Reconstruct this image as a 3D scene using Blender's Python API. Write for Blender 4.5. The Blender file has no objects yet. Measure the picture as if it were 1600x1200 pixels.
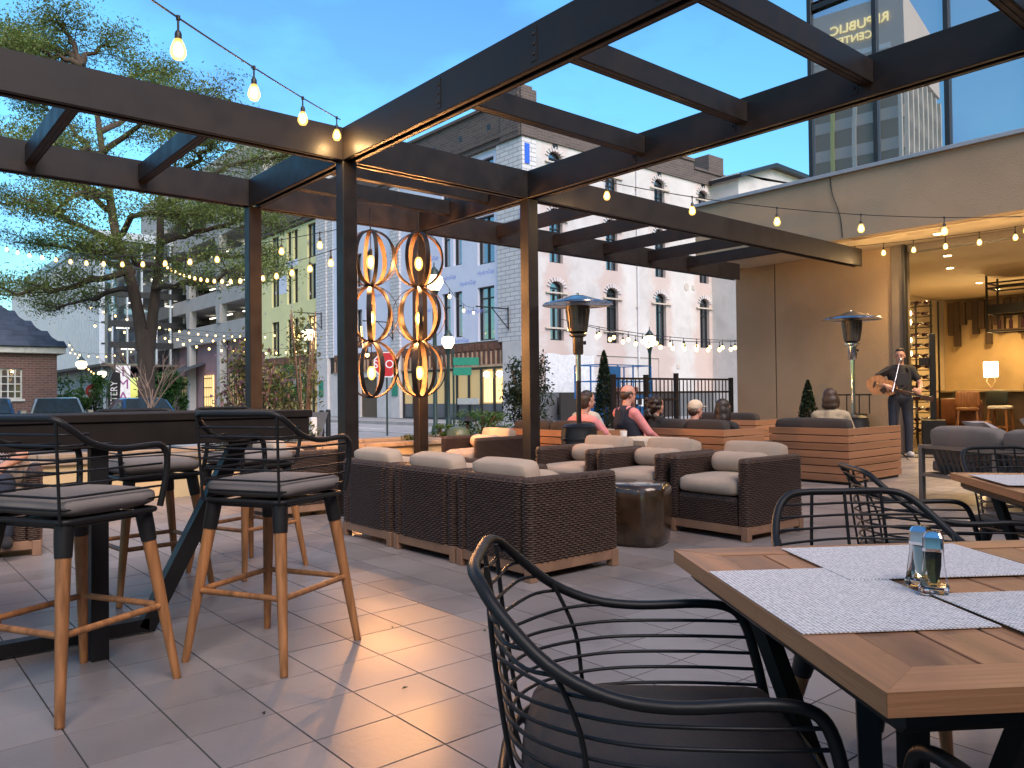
import bpy, bmesh, math, random
from math import radians as R, sin, cos, pi, sqrt
from mathutils import Vector, Matrix, Quaternion
random.seed(11)
scene = bpy.context.scene
COL = scene.collection

# ------------------------------------------------------------------ camera, sky, sun, exposure
cam_d = bpy.data.cameras.new('camera'); cam = bpy.data.objects.new('camera', cam_d); COL.objects.link(cam)
cam_d.sensor_width = 36.0; cam_d.lens = 27.79; cam_d.clip_start = 0.05; cam_d.clip_end = 2000
_f = Vector((0.64584, 0.76333, 0.0153)); _f.normalize()
_r0 = Vector((0.76341, -0.64590, 0)); _u0 = _r0.cross(_f)
_ro = -0.01077
_r = _r0*cos(_ro) + _u0*sin(_ro); _u = -_r0*sin(_ro) + _u0*cos(_ro)
cam.matrix_world = Matrix(((_r.x, _u.x, -_f.x, 0), (_r.y, _u.y, -_f.y, 0), (_r.z, _u.z, -_f.z, 1.125), (0, 0, 0, 1)))
scene.camera = cam

SUN_EL, SUN_AZ = 3.0, 195.0            # low in the west, behind the camera; azimuth clockwise from +Y
world = bpy.data.worlds.new('World'); scene.world = world; world.use_nodes = True
wn = world.node_tree.nodes; wl = world.node_tree.links
for n in list(wn): wn.remove(n)
w_out = wn.new('ShaderNodeOutputWorld'); w_bg = wn.new('ShaderNodeBackground')
sky = wn.new('ShaderNodeTexSky'); sky.sky_type = 'NISHITA'; sky.sun_disc = False
sky.sun_elevation = R(SUN_EL); sky.sun_rotation = R(SUN_AZ)
sky.altitude = 100; sky.air_density = 1.0; sky.dust_density = 0.35; sky.ozone_density = 2.2
w_geo = wn.new('ShaderNodeTexCoord'); w_map = wn.new('ShaderNodeMapping'); w_map.inputs['Scale'].default_value = (1.0, 1.0, 2.2)
w_noi = wn.new('ShaderNodeTexNoise'); w_noi.inputs['Scale'].default_value = 3.0; w_noi.inputs['Detail'].default_value = 7; w_noi.inputs['Roughness'].default_value = 0.52
w_ramp = wn.new('ShaderNodeValToRGB'); w_ramp.color_ramp.elements[0].position = 0.47; w_ramp.color_ramp.elements[1].position = 0.60
w_ramp.color_ramp.elements[0].color = (0, 0, 0, 1); w_ramp.color_ramp.elements[1].color = (0.75, 0.75, 0.75, 1)
w_tint = wn.new('ShaderNodeMix'); w_tint.data_type = 'RGBA'; w_tint.blend_type = 'MULTIPLY'; w_tint.inputs[0].default_value = 1.0
w_tint.inputs[7].default_value = (0.95, 1.60, 2.0, 1)
w_cld = wn.new('ShaderNodeMix'); w_cld.data_type = 'RGBA'; w_cld.blend_type = 'MULTIPLY'
w_cld.inputs[7].default_value = (0.78, 0.66, 0.84, 1)
wl.new(sky.outputs[0], w_tint.inputs[6]); wl.new(w_tint.outputs[2], w_cld.inputs[6])
wl.new(w_geo.outputs['Generated'], w_map.inputs[0]); wl.new(w_map.outputs[0], w_noi.inputs['Vector'])
wl.new(w_noi.outputs['Fac'], w_ramp.inputs[0]); wl.new(w_ramp.outputs[0], w_cld.inputs[0])
wl.new(w_cld.outputs[2], w_bg.inputs['Color']); w_bg.inputs['Strength'].default_value = 0.15
wl.new(w_bg.outputs[0], w_out.inputs['Surface'])

sun_d = bpy.data.lights.new('sun', 'SUN'); sun = bpy.data.objects.new('sun', sun_d); COL.objects.link(sun)
sun_d.energy = 1.9; sun_d.angle = R(45); sun_d.color = (1.0, 0.85, 0.78)
_sd = Vector((sin(R(SUN_AZ))*cos(R(SUN_EL+42)), cos(R(SUN_AZ))*cos(R(SUN_EL+42)), sin(R(SUN_EL+42))))
sun.rotation_euler = _sd.to_track_quat('Z', 'Y').to_euler()
sun.location = (-20, -20, 20)

vs = scene.view_settings; vs.view_transform = 'Standard'; vs.look = 'None'; vs.gamma = 1; vs.use_curve_mapping = False
vs.exposure = 1.45
scene.cycles.use_denoising = True
scene.cycles.max_bounces = 8; scene.cycles.diffuse_bounces = 3; scene.cycles.glossy_bounces = 4; scene.cycles.transmission_bounces = 6
scene.cycles.transparent_max_bounces = 16
scene.cycles.sample_clamp_indirect = 4.0
scene.cycles.caustics_reflective = False; scene.cycles.caustics_refractive = False

# ------------------------------------------------------------------ materials
M = {}
def mat(name, col, rough=0.6, metal=0.0, var=0.15, scale=8.0, bump=0.0, bscale=60.0, spec=0.5, stretch=None, obj_rand=0.0, island=0.0, detail=4, coat=0.0, world=False):
    m = bpy.data.materials.new(name); m.use_nodes = True
    nt = m.node_tree; b = nt.nodes['Principled BSDF']
    b.inputs['Roughness'].default_value = rough; b.inputs['Metallic'].default_value = metal
    b.inputs['Specular IOR Level'].default_value = spec
    if coat: b.inputs['Coat Weight'].default_value = coat; b.inputs['Coat Roughness'].default_value = 0.2
    tc = nt.nodes.new('ShaderNodeTexCoord'); mp = nt.nodes.new('ShaderNodeMapping')
    if stretch: mp.inputs['Scale'].default_value = stretch
    if world: nt.links.new(nt.nodes.new('ShaderNodeNewGeometry').outputs['Position'], mp.inputs[0])
    else: nt.links.new(tc.outputs['Object'], mp.inputs[0])
    no = nt.nodes.new('ShaderNodeTexNoise'); no.inputs['Scale'].default_value = scale; no.inputs['Detail'].default_value = detail
    nt.links.new(mp.outputs[0], no.inputs['Vector'])
    mr = nt.nodes.new('ShaderNodeMapRange'); mr.inputs[1].default_value = 0.25; mr.inputs[2].default_value = 0.75
    mr.inputs[3].default_value = 1 - var; mr.inputs[4].default_value = 1 + var
    nt.links.new(no.outputs['Fac'], mr.inputs[0])
    last = mr.outputs[0]
    def addrand(src, amt):
        nonlocal last
        r2 = nt.nodes.new('ShaderNodeMapRange'); r2.inputs[3].default_value = 1 - amt; r2.inputs[4].default_value = 1 + amt
        nt.links.new(src, r2.inputs[0])
        mu = nt.nodes.new('ShaderNodeMath'); mu.operation = 'MULTIPLY'
        nt.links.new(last, mu.inputs[0]); nt.links.new(r2.outputs[0], mu.inputs[1]); last = mu.outputs[0]
    if obj_rand:
        oi = nt.nodes.new('ShaderNodeObjectInfo'); addrand(oi.outputs['Random'], obj_rand)
    if island:
        ge = nt.nodes.new('ShaderNodeNewGeometry'); addrand(ge.outputs['Random Per Island'], island)
    mx = nt.nodes.new('ShaderNodeVectorMath'); mx.operation = 'SCALE'
    mx.inputs[0].default_value = col[:3]; nt.links.new(last, mx.inputs['Scale'])
    nt.links.new(mx.outputs[0], b.inputs['Base Color'])
    # gloss is never perfectly even
    rr = nt.nodes.new('ShaderNodeMapRange'); rr.inputs[1].default_value = 0.3; rr.inputs[2].default_value = 0.7
    rr.inputs[3].default_value = max(0.0, rough - 0.06*(var > 0)); rr.inputs[4].default_value = min(1.0, rough + 0.08*(var > 0))
    nt.links.new(no.outputs['Fac'], rr.inputs[0]); nt.links.new(rr.outputs[0], b.inputs['Roughness'])
    if bump:
        n2 = nt.nodes.new('ShaderNodeTexNoise'); n2.inputs['Scale'].default_value = bscale; n2.inputs['Detail'].default_value = 3
        nt.links.new(mp.outputs[0], n2.inputs['Vector'])
        bp = nt.nodes.new('ShaderNodeBump'); bp.inputs['Strength'].default_value = bump; bp.inputs['Distance'].default_value = 0.01
        nt.links.new(n2.outputs['Fac'], bp.inputs['Height']); nt.links.new(bp.outputs[0], b.inputs['Normal'])
    M[name] = m
    return m
def emat(name, col, strength, sampled=True):
    m = bpy.data.materials.new(name); m.use_nodes = True
    b = m.node_tree.nodes['Principled BSDF']; b.inputs['Base Color'].default_value = (*col, 1)
    b.inputs['Emission Color'].default_value = (*col, 1); b.inputs['Emission Strength'].default_value = strength
    if not sampled: m.cycles.emission_sampling = 'NONE'
    M[name] = m; return m
def gmat(name, col=(1, 1, 1), rough=0.02, ior=1.45):
    m = bpy.data.materials.new(name); m.use_nodes = True
    b = m.node_tree.nodes['Principled BSDF']; b.inputs['Base Color'].default_value = (*col, 1)
    b.inputs['Transmission Weight'].default_value = 1.0; b.inputs['Roughness'].default_value = rough; b.inputs['IOR'].default_value = ior
    M[name] = m; return m

mat('bronze', (0.0145, 0.0108, 0.0094), 0.48, 0.0, 0.3, 5, bump=0.05, bscale=150, spec=.3)
mat('black_metal', (0.011, 0.0108, 0.0115), 0.45, 0.0, 0.1, 12, bump=0.04, bscale=400, spec=.32)
mat('grout', (0.045, 0.042, 0.042), 0.9, var=0.2, scale=5)
for nm, kw in (('tile', dict(obj_rand=0.13)), ('tile_far', dict(island=0.13))):
    mat(nm, (0.225, 0.200, 0.196), 0.34, 0, 0.16, 1.7, bump=0.06, bscale=45, detail=10, world=True, **kw)
mat('teak', (0.31, 0.135, 0.050), 0.45, 0, 0.45, 40, bump=0.15, bscale=120, stretch=(1, 1, 0.05), obj_rand=0.14)
mat('plank', (0.35, 0.165, 0.078), 0.44, 0, 0.42, 16, bump=0.2, bscale=90, stretch=(0.05, 1, 1), obj_rand=0.2, spec=.4)
mat('plank_y', (0.35, 0.165, 0.078), 0.44, 0, 0.42, 16, bump=0.2, bscale=90, stretch=(1, 0.05, 1), obj_rand=0.2, spec=.4)
mat('bench_wood', (0.28, 0.135, 0.068), 0.55, 0, 0.30, 6, bump=0.12, bscale=40, stretch=(0.08, 0.08, 1), obj_rand=0.15)
mat('frame_wood', (0.25, 0.14, 0.085), 0.6, 0, 0.2, 9, bump=0.1, bscale=60, obj_rand=0.08)
mat('wicker', (0.060, 0.036, 0.027), 0.58, 0, 0.5, 60, spec=0.3)
mat('cream_fabric', (0.42, 0.325, 0.25), 0.9, 0, 0.07, 6, bump=0.25, bscale=350)
mat('grey_fabric', (0.20, 0.178, 0.168), 0.9, 0, 0.08, 7, bump=0.25, bscale=300)
mat('dark_fabric', (0.030, 0.024, 0.022), 0.85, 0, 0.2, 9, bump=0.2, bscale=250)
mat('charcoal_fabric', (0.024, 0.023, 0.024), 0.85, 0, 0.2, 9, bump=0.25, bscale=350)
mat('sofa_fabric', (0.17, 0.145, 0.13), 0.9, 0, 0.1, 9, bump=0.3, bscale=260)
mat('pillow_fabric', (0.33, 0.30, 0.30), 0.9, 0, 0.15, 60, bump=0.3, bscale=200)
mat('taupe_metal', (0.16, 0.135, 0.115), 0.5, 0, 0.1, 9)
mat('strap', (0.045, 0.042, 0.042), 0.8, 0, 0.2, 20)
mat('mat_weave', (0.52, 0.53, 0.58), 0.75, 0, 0.1, 90)
mat('drum_glaze', (0.060, 0.036, 0.020), 0.14, 0.25, 0.75, 6, bump=0.15, bscale=7, coat=0.7)
mat('stucco', (0.36, 0.262, 0.168), 0.92, 0, 0.13, 0.9, bump=0.8, bscale=48, detail=10)
mat('stucco_gap', (0.07, 0.055, 0.045), 0.9)
mat('coping', (0.36, 0.37, 0.40), 0.4, 0.4, 0.08, 2)
mat('soffit', (0.52, 0.43, 0.30), 0.8, 0, 0.05, 2)
mat('plaster', (0.58, 0.49, 0.35), 0.85, 0, 0.06, 2)
mat('white_wall', (0.60, 0.572, 0.555), 0.9, 0, 0.10, 0.8, bump=0.2, bscale=8, detail=8)
mat('white_brick', (0.62, 0.61, 0.62), 0.85, 0, 0.08, 2)
mat('dark_brick', (0.105, 0.078, 0.070), 0.9, 0, 0.25, 2)
mat('red_brick', (0.20, 0.10, 0.080), 0.9, 0, 0.25, 2)
mat('brick_patch', (0.48, 0.33, 0.29), 0.9, 0, 0.35, 1.6, detail=8)
mat('house_wrap', (0.68, 0.71, 0.84), 0.7, 0, 0.05, 1.5)
mat('wrap_blue', (0.22, 0.30, 0.75), 0.7)
mat('yellow_board', (0.74, 0.70, 0.36), 0.8, 0, 0.06, 1)
mat('window_frame', (0.020, 0.021, 0.024), 0.4)
mat('sill_board', (0.55, 0.48, 0.40), 0.8)
mat('joist_rust', (0.16, 0.075, 0.050), 0.85, 0, 0.4, 3)
mat('stud_tan', (0.40, 0.27, 0.18), 0.85, 0, 0.3, 3, obj_rand=0.2)
mat('concrete', (0.36, 0.35, 0.34), 0.9, 0, 0.12, 0.9, bump=0.1, bscale=10)
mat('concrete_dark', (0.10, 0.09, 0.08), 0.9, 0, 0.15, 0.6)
mat('asphalt', (0.055, 0.056, 0.060), 0.9, 0, 0.25, 1.2, bump=0.3, bscale=40)
mat('pavement', (0.30, 0.30, 0.31), 0.85, 0, 0.13, 0.7, bump=0.1, bscale=25)
mat('kerb', (0.34, 0.33, 0.32), 0.85, 0, 0.15, 2)
mat('road_paint', (0.7, 0.7, 0.66), 0.8, 0, 0.2, 5)
mat('planter_wall', (0.56, 0.42, 0.23), 0.9, 0, 0.1, 2.2, bump=0.3, bscale=40)
mat('cap_stone', (0.36, 0.27, 0.19), 0.85, 0, 0.25, 6, bump=0.3, bscale=25, obj_rand=0.12)
mat('soil', (0.030, 0.024, 0.020), 0.95, 0, 0.4, 20, bump=0.8, bscale=30)
mat('leaf', (0.17, 0.22, 0.055), 0.55, 0, 0.3, 1.2, island=0.4)
mat('leaf_dark', (0.022, 0.045, 0.020), 0.5, 0, 0.3, 2.0, island=0.4)
mat('leaf_yellow', (0.16, 0.18, 0.055), 0.5, 0, 0.3, 2.0, island=0.45)
mat('leaf_bright', (0.08, 0.17, 0.04), 0.5, 0, 0.3, 2.0, island=0.4)
mat('petal', (0.20, 0.12, 0.16), 0.6, 0, 0.3, 2.0, island=0.4)
mat('bark', (0.075, 0.052, 0.040), 0.95, 0, 0.4, 5, bump=0.9, bscale=14, stretch=(1, 1, 0.25))
mat('twig', (0.19, 0.13, 0.10), 0.9, 0, 0.2, 8)
mat('slate', (0.065, 0.080, 0.115), 0.7, 0, 0.25, 3, obj_rand=0.2)
mat('trim_white', (0.62, 0.60, 0.54), 0.6)
mat('fin_metal', (0.46, 0.52, 0.60), 0.4, 0.2, 0.06, 2)
mat('steel', (0.55, 0.55, 0.57), 0.20, 1.0, 0.12, 8)
mat('steel_dark', (0.10, 0.085, 0.07), 0.4, 0.8, 0.3, 10)
mat('chrome', (0.75, 0.76, 0.78), 0.06, 1.0, 0.02, 8)
mat('iron_band', (0.030, 0.020, 0.016), 0.55, 0.3, 0.4, 12, bump=0.2, bscale=40)
mat('copper_inside', (0.065, 0.033, 0.016), 0.6, 0.2, 0.4, 14, bump=0.2, bscale=40)
mat('socket', (0.02, 0.018, 0.016), 0.5)
mat('lamp_green', (0.020, 0.040, 0.035), 0.4)
mat('sign_red', (0.50, 0.02, 0.025), 0.4)
mat('sign_white', (0.75, 0.75, 0.75), 0.4)
mat('sign_back', (0.22, 0.22, 0.22), 0.5, 0.4)
mat('sign_green', (0.01, 0.22, 0.14), 0.4)
mat('grey_planter', (0.13, 0.135, 0.145), 0.7, 0, 0.1, 4)
mat('dome_green', (0.10, 0.13, 0.07), 0.35)
mat('lift_blue', (0.03, 0.17, 0.44), 0.45)
mat('skin', (0.48, 0.25, 0.18), 0.55, 0, 0.08, 9)
mat('skin_pink', (0.50, 0.26, 0.20), 0.55, 0, 0.08, 9)
mat('hair_dark', (0.018, 0.012, 0.010), 0.5, 0, 0.4, 40, bump=0.5, bscale=70, stretch=(1, 1, .3))
mat('hair_brown', (0.045, 0.024, 0.014), 0.5, 0, 0.4, 40, bump=0.5, bscale=70, stretch=(1, 1, .3))
mat('black_cloth', (0.014, 0.014, 0.016), 0.85, 0, 0.3, 15, bump=0.3, bscale=18)
mat('denim', (0.022, 0.028, 0.045), 0.85, 0, 0.35, 12, bump=0.4, bscale=22)
mat('pink_cloth', (0.62, 0.23, 0.24), 0.85, 0, 0.15, 15, bump=0.3, bscale=18)
mat('navy_cloth', (0.016, 0.019, 0.032), 0.85, 0, 0.2, 15, bump=0.3, bscale=18)
mat('grey_cloth', (0.42, 0.42, 0.38), 0.85, 0, 0.15, 15, bump=0.3, bscale=18)
mat('tan_cloth', (0.36, 0.29, 0.20), 0.85, 0, 0.15, 15, bump=0.3, bscale=18)
mat('khaki_cloth', (0.33, 0.26, 0.17), 0.85, 0, 0.15, 15)
mat('red_cloth', (0.42, 0.05, 0.05), 0.85, 0, 0.15, 15, bump=0.3, bscale=18)
mat('cap_cloth', (0.55, 0.45, 0.34), 0.85, 0, 0.1, 15)
mat('shoe_white', (0.60, 0.58, 0.56), 0.7)
mat('eye_dark', (0.02, 0.015, 0.012), 0.3)
mat('lips', (0.36, 0.13, 0.11), 0.5)
mat('guitar_top', (0.42, 0.19, 0.08), 0.25, 0, 0.25, 9, stretch=(1, 8, 1), coat=0.5)
mat('guitar_dark', (0.06, 0.025, 0.014), 0.3, 0, 0.2, 9, coat=0.4)
mat('stone_wall', (0.50, 0.37, 0.20), 0.8, 0, 0.28, 1.1, bump=0.3, bscale=9, detail=8)
mat('ceiling_in', (0.66, 0.56, 0.40), 0.8, 0, 0.03, 2)
mat('dark_plank', (0.075, 0.048, 0.032), 0.7, 0, 0.3, 5, obj_rand=0.3, stretch=(1, 1, 0.1))
mat('bar_top', (0.45, 0.34, 0.20), 0.35, 0, 0.2, 5)
mat('bar_front', (0.10, 0.065, 0.04), 0.6, 0, 0.2, 5)
mat('leather_green', (0.035, 0.045, 0.040), 0.45)
mat('leather_brown', (0.17, 0.065, 0.03), 0.4, 0, 0.25, 6)
mat('bottle_glass', (0.05, 0.02, 0.03), 0.1)
mat('stone_table', (0.55, 0.47, 0.37), 0.8, 0, 0.1, 4, bump=0.2, bscale=30)
mat('paper_white', (0.80, 0.78, 0.76), 0.7)
mat('brick_cap', (0.30, 0.13, 0.11), 0.85, 0, 0.2, 8)
mat('tower_stone', (0.52, 0.46, 0.41), 0.8, 0, 0.06, 0.2)
mat('tower_band', (0.15, 0.13, 0.06), 0.35)
mat('tower_fin', (0.62, 0.58, 0.50), 0.7)
mat('tower_lime', (0.5, 0.5, 0.10), 0.6)
mat('banner_purple', (0.25, 0.06, 0.22), 0.7)
mat('awning', (0.04, 0.05, 0.06), 0.8)
mat('dark_table', (0.016, 0.012, 0.0105), 0.62, 0, 0.25, 8, spec=.2)
mat('pink_wall', (0.26, 0.16, 0.17), 0.8, 0, 0.2, 0.7)
mat('pepper', (0.05, 0.04, 0.035), 0.9, 0, 0.6, 200)
mat('salt', (0.8, 0.8, 0.8), 0.8)
mat('tape_white', (0.7, 0.7, 0.72), 0.6)
mat('checker_cloth', (0.20, 0.12, 0.13), 0.85)
mat('blue_strip', (0.03, 0.12, 0.60), 0.5)
mat('teal_paint', (0.03, 0.30, 0.36), 0.5)
mat('rubber', (0.015, 0.015, 0.015), 0.8)
mat('car_blue', (0.020, 0.055, 0.14), 0.25, 0.3, 0.03, 3, coat=0.8)
mat('car_silver', (0.30, 0.30, 0.24), 0.3, 0.4, 0.03, 3, coat=0.8)
mat('car_dark', (0.02, 0.022, 0.026), 0.25, 0.2, 0.03, 3, coat=0.8)
mat('car_glass', (0.02, 0.03, 0.04), 0.05, 0.0, 0.0, 3, spec=1.0)
def thin_glass(name):
    m = bpy.data.materials.new(name); m.use_nodes = True; nt = m.node_tree
    t = nt.nodes.new('ShaderNodeBsdfTransparent'); t.inputs[0].default_value = (.97, .975, .98, 1); g = nt.nodes.new('ShaderNodeBsdfGlossy'); g.inputs['Roughness'].default_value = .03
    f = nt.nodes.new('ShaderNodeFresnel'); f.inputs[0].default_value = 1.42; x = nt.nodes.new('ShaderNodeMixShader')
    nt.links.new(f.outputs[0], x.inputs[0]); nt.links.new(t.outputs[0], x.inputs[1]); nt.links.new(g.outputs[0], x.inputs[2]); nt.links.new(x.outputs[0], nt.nodes['Material Output'].inputs['Surface']); M[name] = m
thin_glass('clear_glass')
gmat('solid_glass', (.98, .98, .98), .02, 1.5)

WARM = (1.0, 0.60, 0.22)
emat('bulb_near', (1.0, 0.76, 0.42), 7.0, False)
emat('bulb_pendant', (1.0, 0.70, 0.30), 8.0, False)
emat('bulb_far', (1.0, 0.62, 0.20), 2.6, False)
emat('lantern_glow', (1.0, 0.80, 0.52), 2.2)
emat('rack_bulb', (1.0, 0.70, 0.30), 9)
emat('lamp_shade_glow', (1.0, 0.78, 0.42), 7)
emat('downlight', (1.0, 0.72, 0.36), 30)
emat('lit_window', (1.0, 0.66, 0.26), 0.55, False)
emat('lit_window_dim', (0.60, 0.42, 0.19), 0.12, False)
emat('tube_light', (1.0, 0.93, 0.75), 1.1, False)
emat('sign_glow', (0.95, 0.80, 0.35), 0.35, False)
emat('red_led', (1.0, 0.1, 0.05), 4, False)

def halo_shell(name, col, strength, alpha=.55):
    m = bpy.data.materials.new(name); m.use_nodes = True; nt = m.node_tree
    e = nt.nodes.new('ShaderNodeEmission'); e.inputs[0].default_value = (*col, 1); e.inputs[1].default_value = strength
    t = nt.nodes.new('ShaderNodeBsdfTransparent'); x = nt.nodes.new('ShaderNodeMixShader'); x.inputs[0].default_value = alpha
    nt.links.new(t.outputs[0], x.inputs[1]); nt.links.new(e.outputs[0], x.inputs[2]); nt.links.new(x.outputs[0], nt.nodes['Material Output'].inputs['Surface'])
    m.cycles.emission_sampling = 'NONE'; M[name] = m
halo_shell('bulb_halo', (1.0, 0.55, 0.13), 1.1, .55)  # see-through emissive shell around bulb cores, imitates their warm halo
def glass_reflect(name, col, rough=0.03, refl=0.5, var=0.0):
    """dark coated pane: tinted body with a strong mirror coat"""
    m = bpy.data.materials.new(name); m.use_nodes = True
    nt = m.node_tree; b = nt.nodes['Principled BSDF']
    b.inputs['Base Color'].default_value = (*col, 1); b.inputs['Roughness'].default_value = 0.25
    g = nt.nodes.new('ShaderNodeBsdfGlossy'); g.inputs['Roughness'].default_value = rough; g.inputs['Color'].default_value = (0.9, 0.92, 0.95, 1)
    mx = nt.nodes.new('ShaderNodeMixShader'); mx.inputs[0].default_value = refl
    if var:
        no = nt.nodes.new('ShaderNodeTexNoise'); no.inputs['Scale'].default_value = 0.35; no.inputs['Detail'].default_value = 1
        bp = nt.nodes.new('ShaderNodeBump'); bp.inputs['Strength'].default_value = var; bp.inputs['Distance'].default_value = 0.2
        tc = nt.nodes.new('ShaderNodeTexCoord'); nt.links.new(tc.outputs['Object'], no.inputs['Vector'])
        nt.links.new(no.outputs['Fac'], bp.inputs['Height']); nt.links.new(bp.outputs[0], g.inputs['Normal'])
    nt.links.new(b.outputs[0], mx.inputs[1]); nt.links.new(g.outputs[0], mx.inputs[2])
    nt.links.new(mx.outputs[0], nt.nodes['Material Output'].inputs['Surface'])
    M[name] = m
glass_reflect('office_glass', (0.24, 0.225, 0.23), 0.01, 0.6, 0.02)
glass_reflect('pane', (0.015, 0.017, 0.02), 0.04, 0.35, 0.03)
glass_reflect('pane_blue', (0.03, 0.04, 0.05), 0.04, 0.32, 0.03)

def brick_tex(name, c1, c2, mortar, bw, bh, bumps=0.4, axis='xz'):
    m = bpy.data.materials.new(name); m.use_nodes = True
    nt = m.node_tree; b = nt.nodes['Principled BSDF']; b.inputs['Roughness'].default_value = 0.9
    tc = nt.nodes.new('ShaderNodeTexCoord'); sp = nt.nodes.new('ShaderNodeSeparateXYZ'); cb = nt.nodes.new('ShaderNodeCombineXYZ')
    ad = nt.nodes.new('ShaderNodeMath'); nt.links.new(tc.outputs['Object'], sp.inputs[0])
    nt.links.new(sp.outputs['X'], ad.inputs[0]); nt.links.new(sp.outputs['Y'], ad.inputs[1])
    nt.links.new(ad.outputs[0], cb.inputs['X']); nt.links.new(sp.outputs['Z'], cb.inputs['Y'])
    br = nt.nodes.new('ShaderNodeTexBrick'); nt.links.new(cb.outputs[0], br.inputs['Vector'])
    br.inputs['Color1'].default_value = (*c1, 1); br.inputs['Color2'].default_value = (*c2, 1); br.inputs['Mortar'].default_value = (*mortar, 1)
    br.inputs['Scale'].default_value = 1.0; br.inputs['Brick Width'].default_value = bw; br.inputs['Row Height'].default_value = bh; br.inputs['Mortar Size'].default_value = bh*0.1
    nt.links.new(br.outputs['Color'], b.inputs['Base Color'])
    bp = nt.nodes.new('ShaderNodeBump'); bp.inputs['Strength'].default_value = bumps; bp.inputs['Distance'].default_value = 0.02; bp.invert = True
    nt.links.new(br.outputs['Fac'], bp.inputs['Height']); nt.links.new(bp.outputs[0], b.inputs['Normal'])
    M[name] = m
brick_tex('brick_white', (0.66, 0.65, 0.66), (0.58, 0.57, 0.58), (0.34, 0.33, 0.33), 0.62, 0.20)
brick_tex('brick_dark', (0.12, 0.090, 0.080), (0.085, 0.065, 0.060), (0.15, 0.13, 0.12), 0.45, 0.13)
brick_tex('brick_house', (0.22, 0.105, 0.080), (0.15, 0.075, 0.060), (0.24, 0.20, 0.18), 0.24, 0.085)

def mat_placemat():
    m = M['mat_weave']; nt = m.node_tree; b = nt.nodes['Principled BSDF']
    tc = nt.nodes.new('ShaderNodeTexCoord')
    w1 = nt.nodes.new('ShaderNodeTexWave'); w1.bands_direction = 'X'; w1.inputs['Scale'].default_value = 42; w1.inputs['Distortion'].default_value = 1.2; w1.inputs['Detail'].default_value = 2; w1.inputs['Detail Scale'].default_value = 8
    w2 = nt.nodes.new('ShaderNodeTexWave'); w2.bands_direction = 'Y'; w2.inputs['Scale'].default_value = 42; w2.inputs['Distortion'].default_value = 1.2; w2.inputs['Detail'].default_value = 2; w2.inputs['Detail Scale'].default_value = 8
    mu = nt.nodes.new('ShaderNodeMath'); mu.operation = 'MULTIPLY'
    for w in (w1, w2): nt.links.new(tc.outputs['Object'], w.inputs['Vector'])
    nt.links.new(w1.outputs['Fac'], mu.inputs[0]); nt.links.new(w2.outputs['Fac'], mu.inputs[1])
    no = nt.nodes.new('ShaderNodeTexNoise'); no.inputs['Scale'].default_value = 160; nt.links.new(tc.outputs['Object'], no.inputs['Vector'])
    ad = nt.nodes.new('ShaderNodeMath'); ad.operation = 'ADD'; nt.links.new(mu.outputs[0], ad.inputs[0]); nt.links.new(no.outputs['Fac'], ad.inputs[1])
    rp = nt.nodes.new('ShaderNodeValToRGB'); nt.links.new(ad.outputs[0], rp.inputs[0])
    rp.color_ramp.elements[0].position = 0.40; rp.color_ramp.elements[0].color = (0.36, 0.34, 0.335, 1)
    rp.color_ramp.elements[1].position = 1.0; rp.color_ramp.elements[1].color = (0.93, 0.89, 0.87, 1)
    nt.links.new(rp.outputs[0], b.inputs['Base Color'])
    bp = nt.nodes.new('ShaderNodeBump'); bp.inputs['Strength'].default_value = 0.5; bp.inputs['Distance'].default_value = 0.002
    nt.links.new(ad.outputs[0], bp.inputs['Height']); nt.links.new(bp.outputs[0], b.inputs['Normal'])
mat_placemat()

def translucent(names, fac=.4):
    for nm in names:
        nt = M[nm].node_tree; b = nt.nodes['Principled BSDF']; out = nt.nodes['Material Output']
        src = b.inputs['Base Color'].links[0].from_socket; t = nt.nodes.new('ShaderNodeBsdfTranslucent'); nt.links.new(src, t.inputs[0])
        x = nt.nodes.new('ShaderNodeMixShader'); x.inputs[0].default_value = fac; nt.links.new(b.outputs[0], x.inputs[1]); nt.links.new(t.outputs[0], x.inputs[2]); nt.links.new(x.outputs[0], out.inputs['Surface'])
translucent(('leaf', 'leaf_dark', 'leaf_yellow', 'leaf_bright', 'petal'))
def stains(nm, scale=2.6, lo=.56, hi=.70, dark=.72):
    nt = M[nm].node_tree; b = nt.nodes['Principled BSDF']; src = b.inputs['Base Color'].links[0].from_socket
    g = nt.nodes.new('ShaderNodeNewGeometry'); n = nt.nodes.new('ShaderNodeTexNoise'); n.inputs['Scale'].default_value = scale; n.inputs['Detail'].default_value = 9; n.inputs['Roughness'].default_value = .7; n.inputs['Distortion'].default_value = .6
    nt.links.new(g.outputs['Position'], n.inputs['Vector']); r = nt.nodes.new('ShaderNodeMapRange'); r.inputs[1].default_value = lo; r.inputs[2].default_value = hi; r.inputs[3].default_value = 1; r.inputs[4].default_value = dark
    nt.links.new(n.outputs['Fac'], r.inputs[0]); v = nt.nodes.new('ShaderNodeVectorMath'); v.operation = 'SCALE'; nt.links.new(src, v.inputs[0]); nt.links.new(r.outputs[0], v.inputs['Scale']); nt.links.new(v.outputs[0], b.inputs['Base Color'])
stains('tile'); stains('tile_far'); stains('white_wall', .7, .48, .75, .80); stains('stucco', .9, .52, .75, .86); stains('plank', 14, .58, .7, .7); stains('plank_y', 14, .58, .7, .7); stains('pavement', .8, .5, .7, .75)
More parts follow.
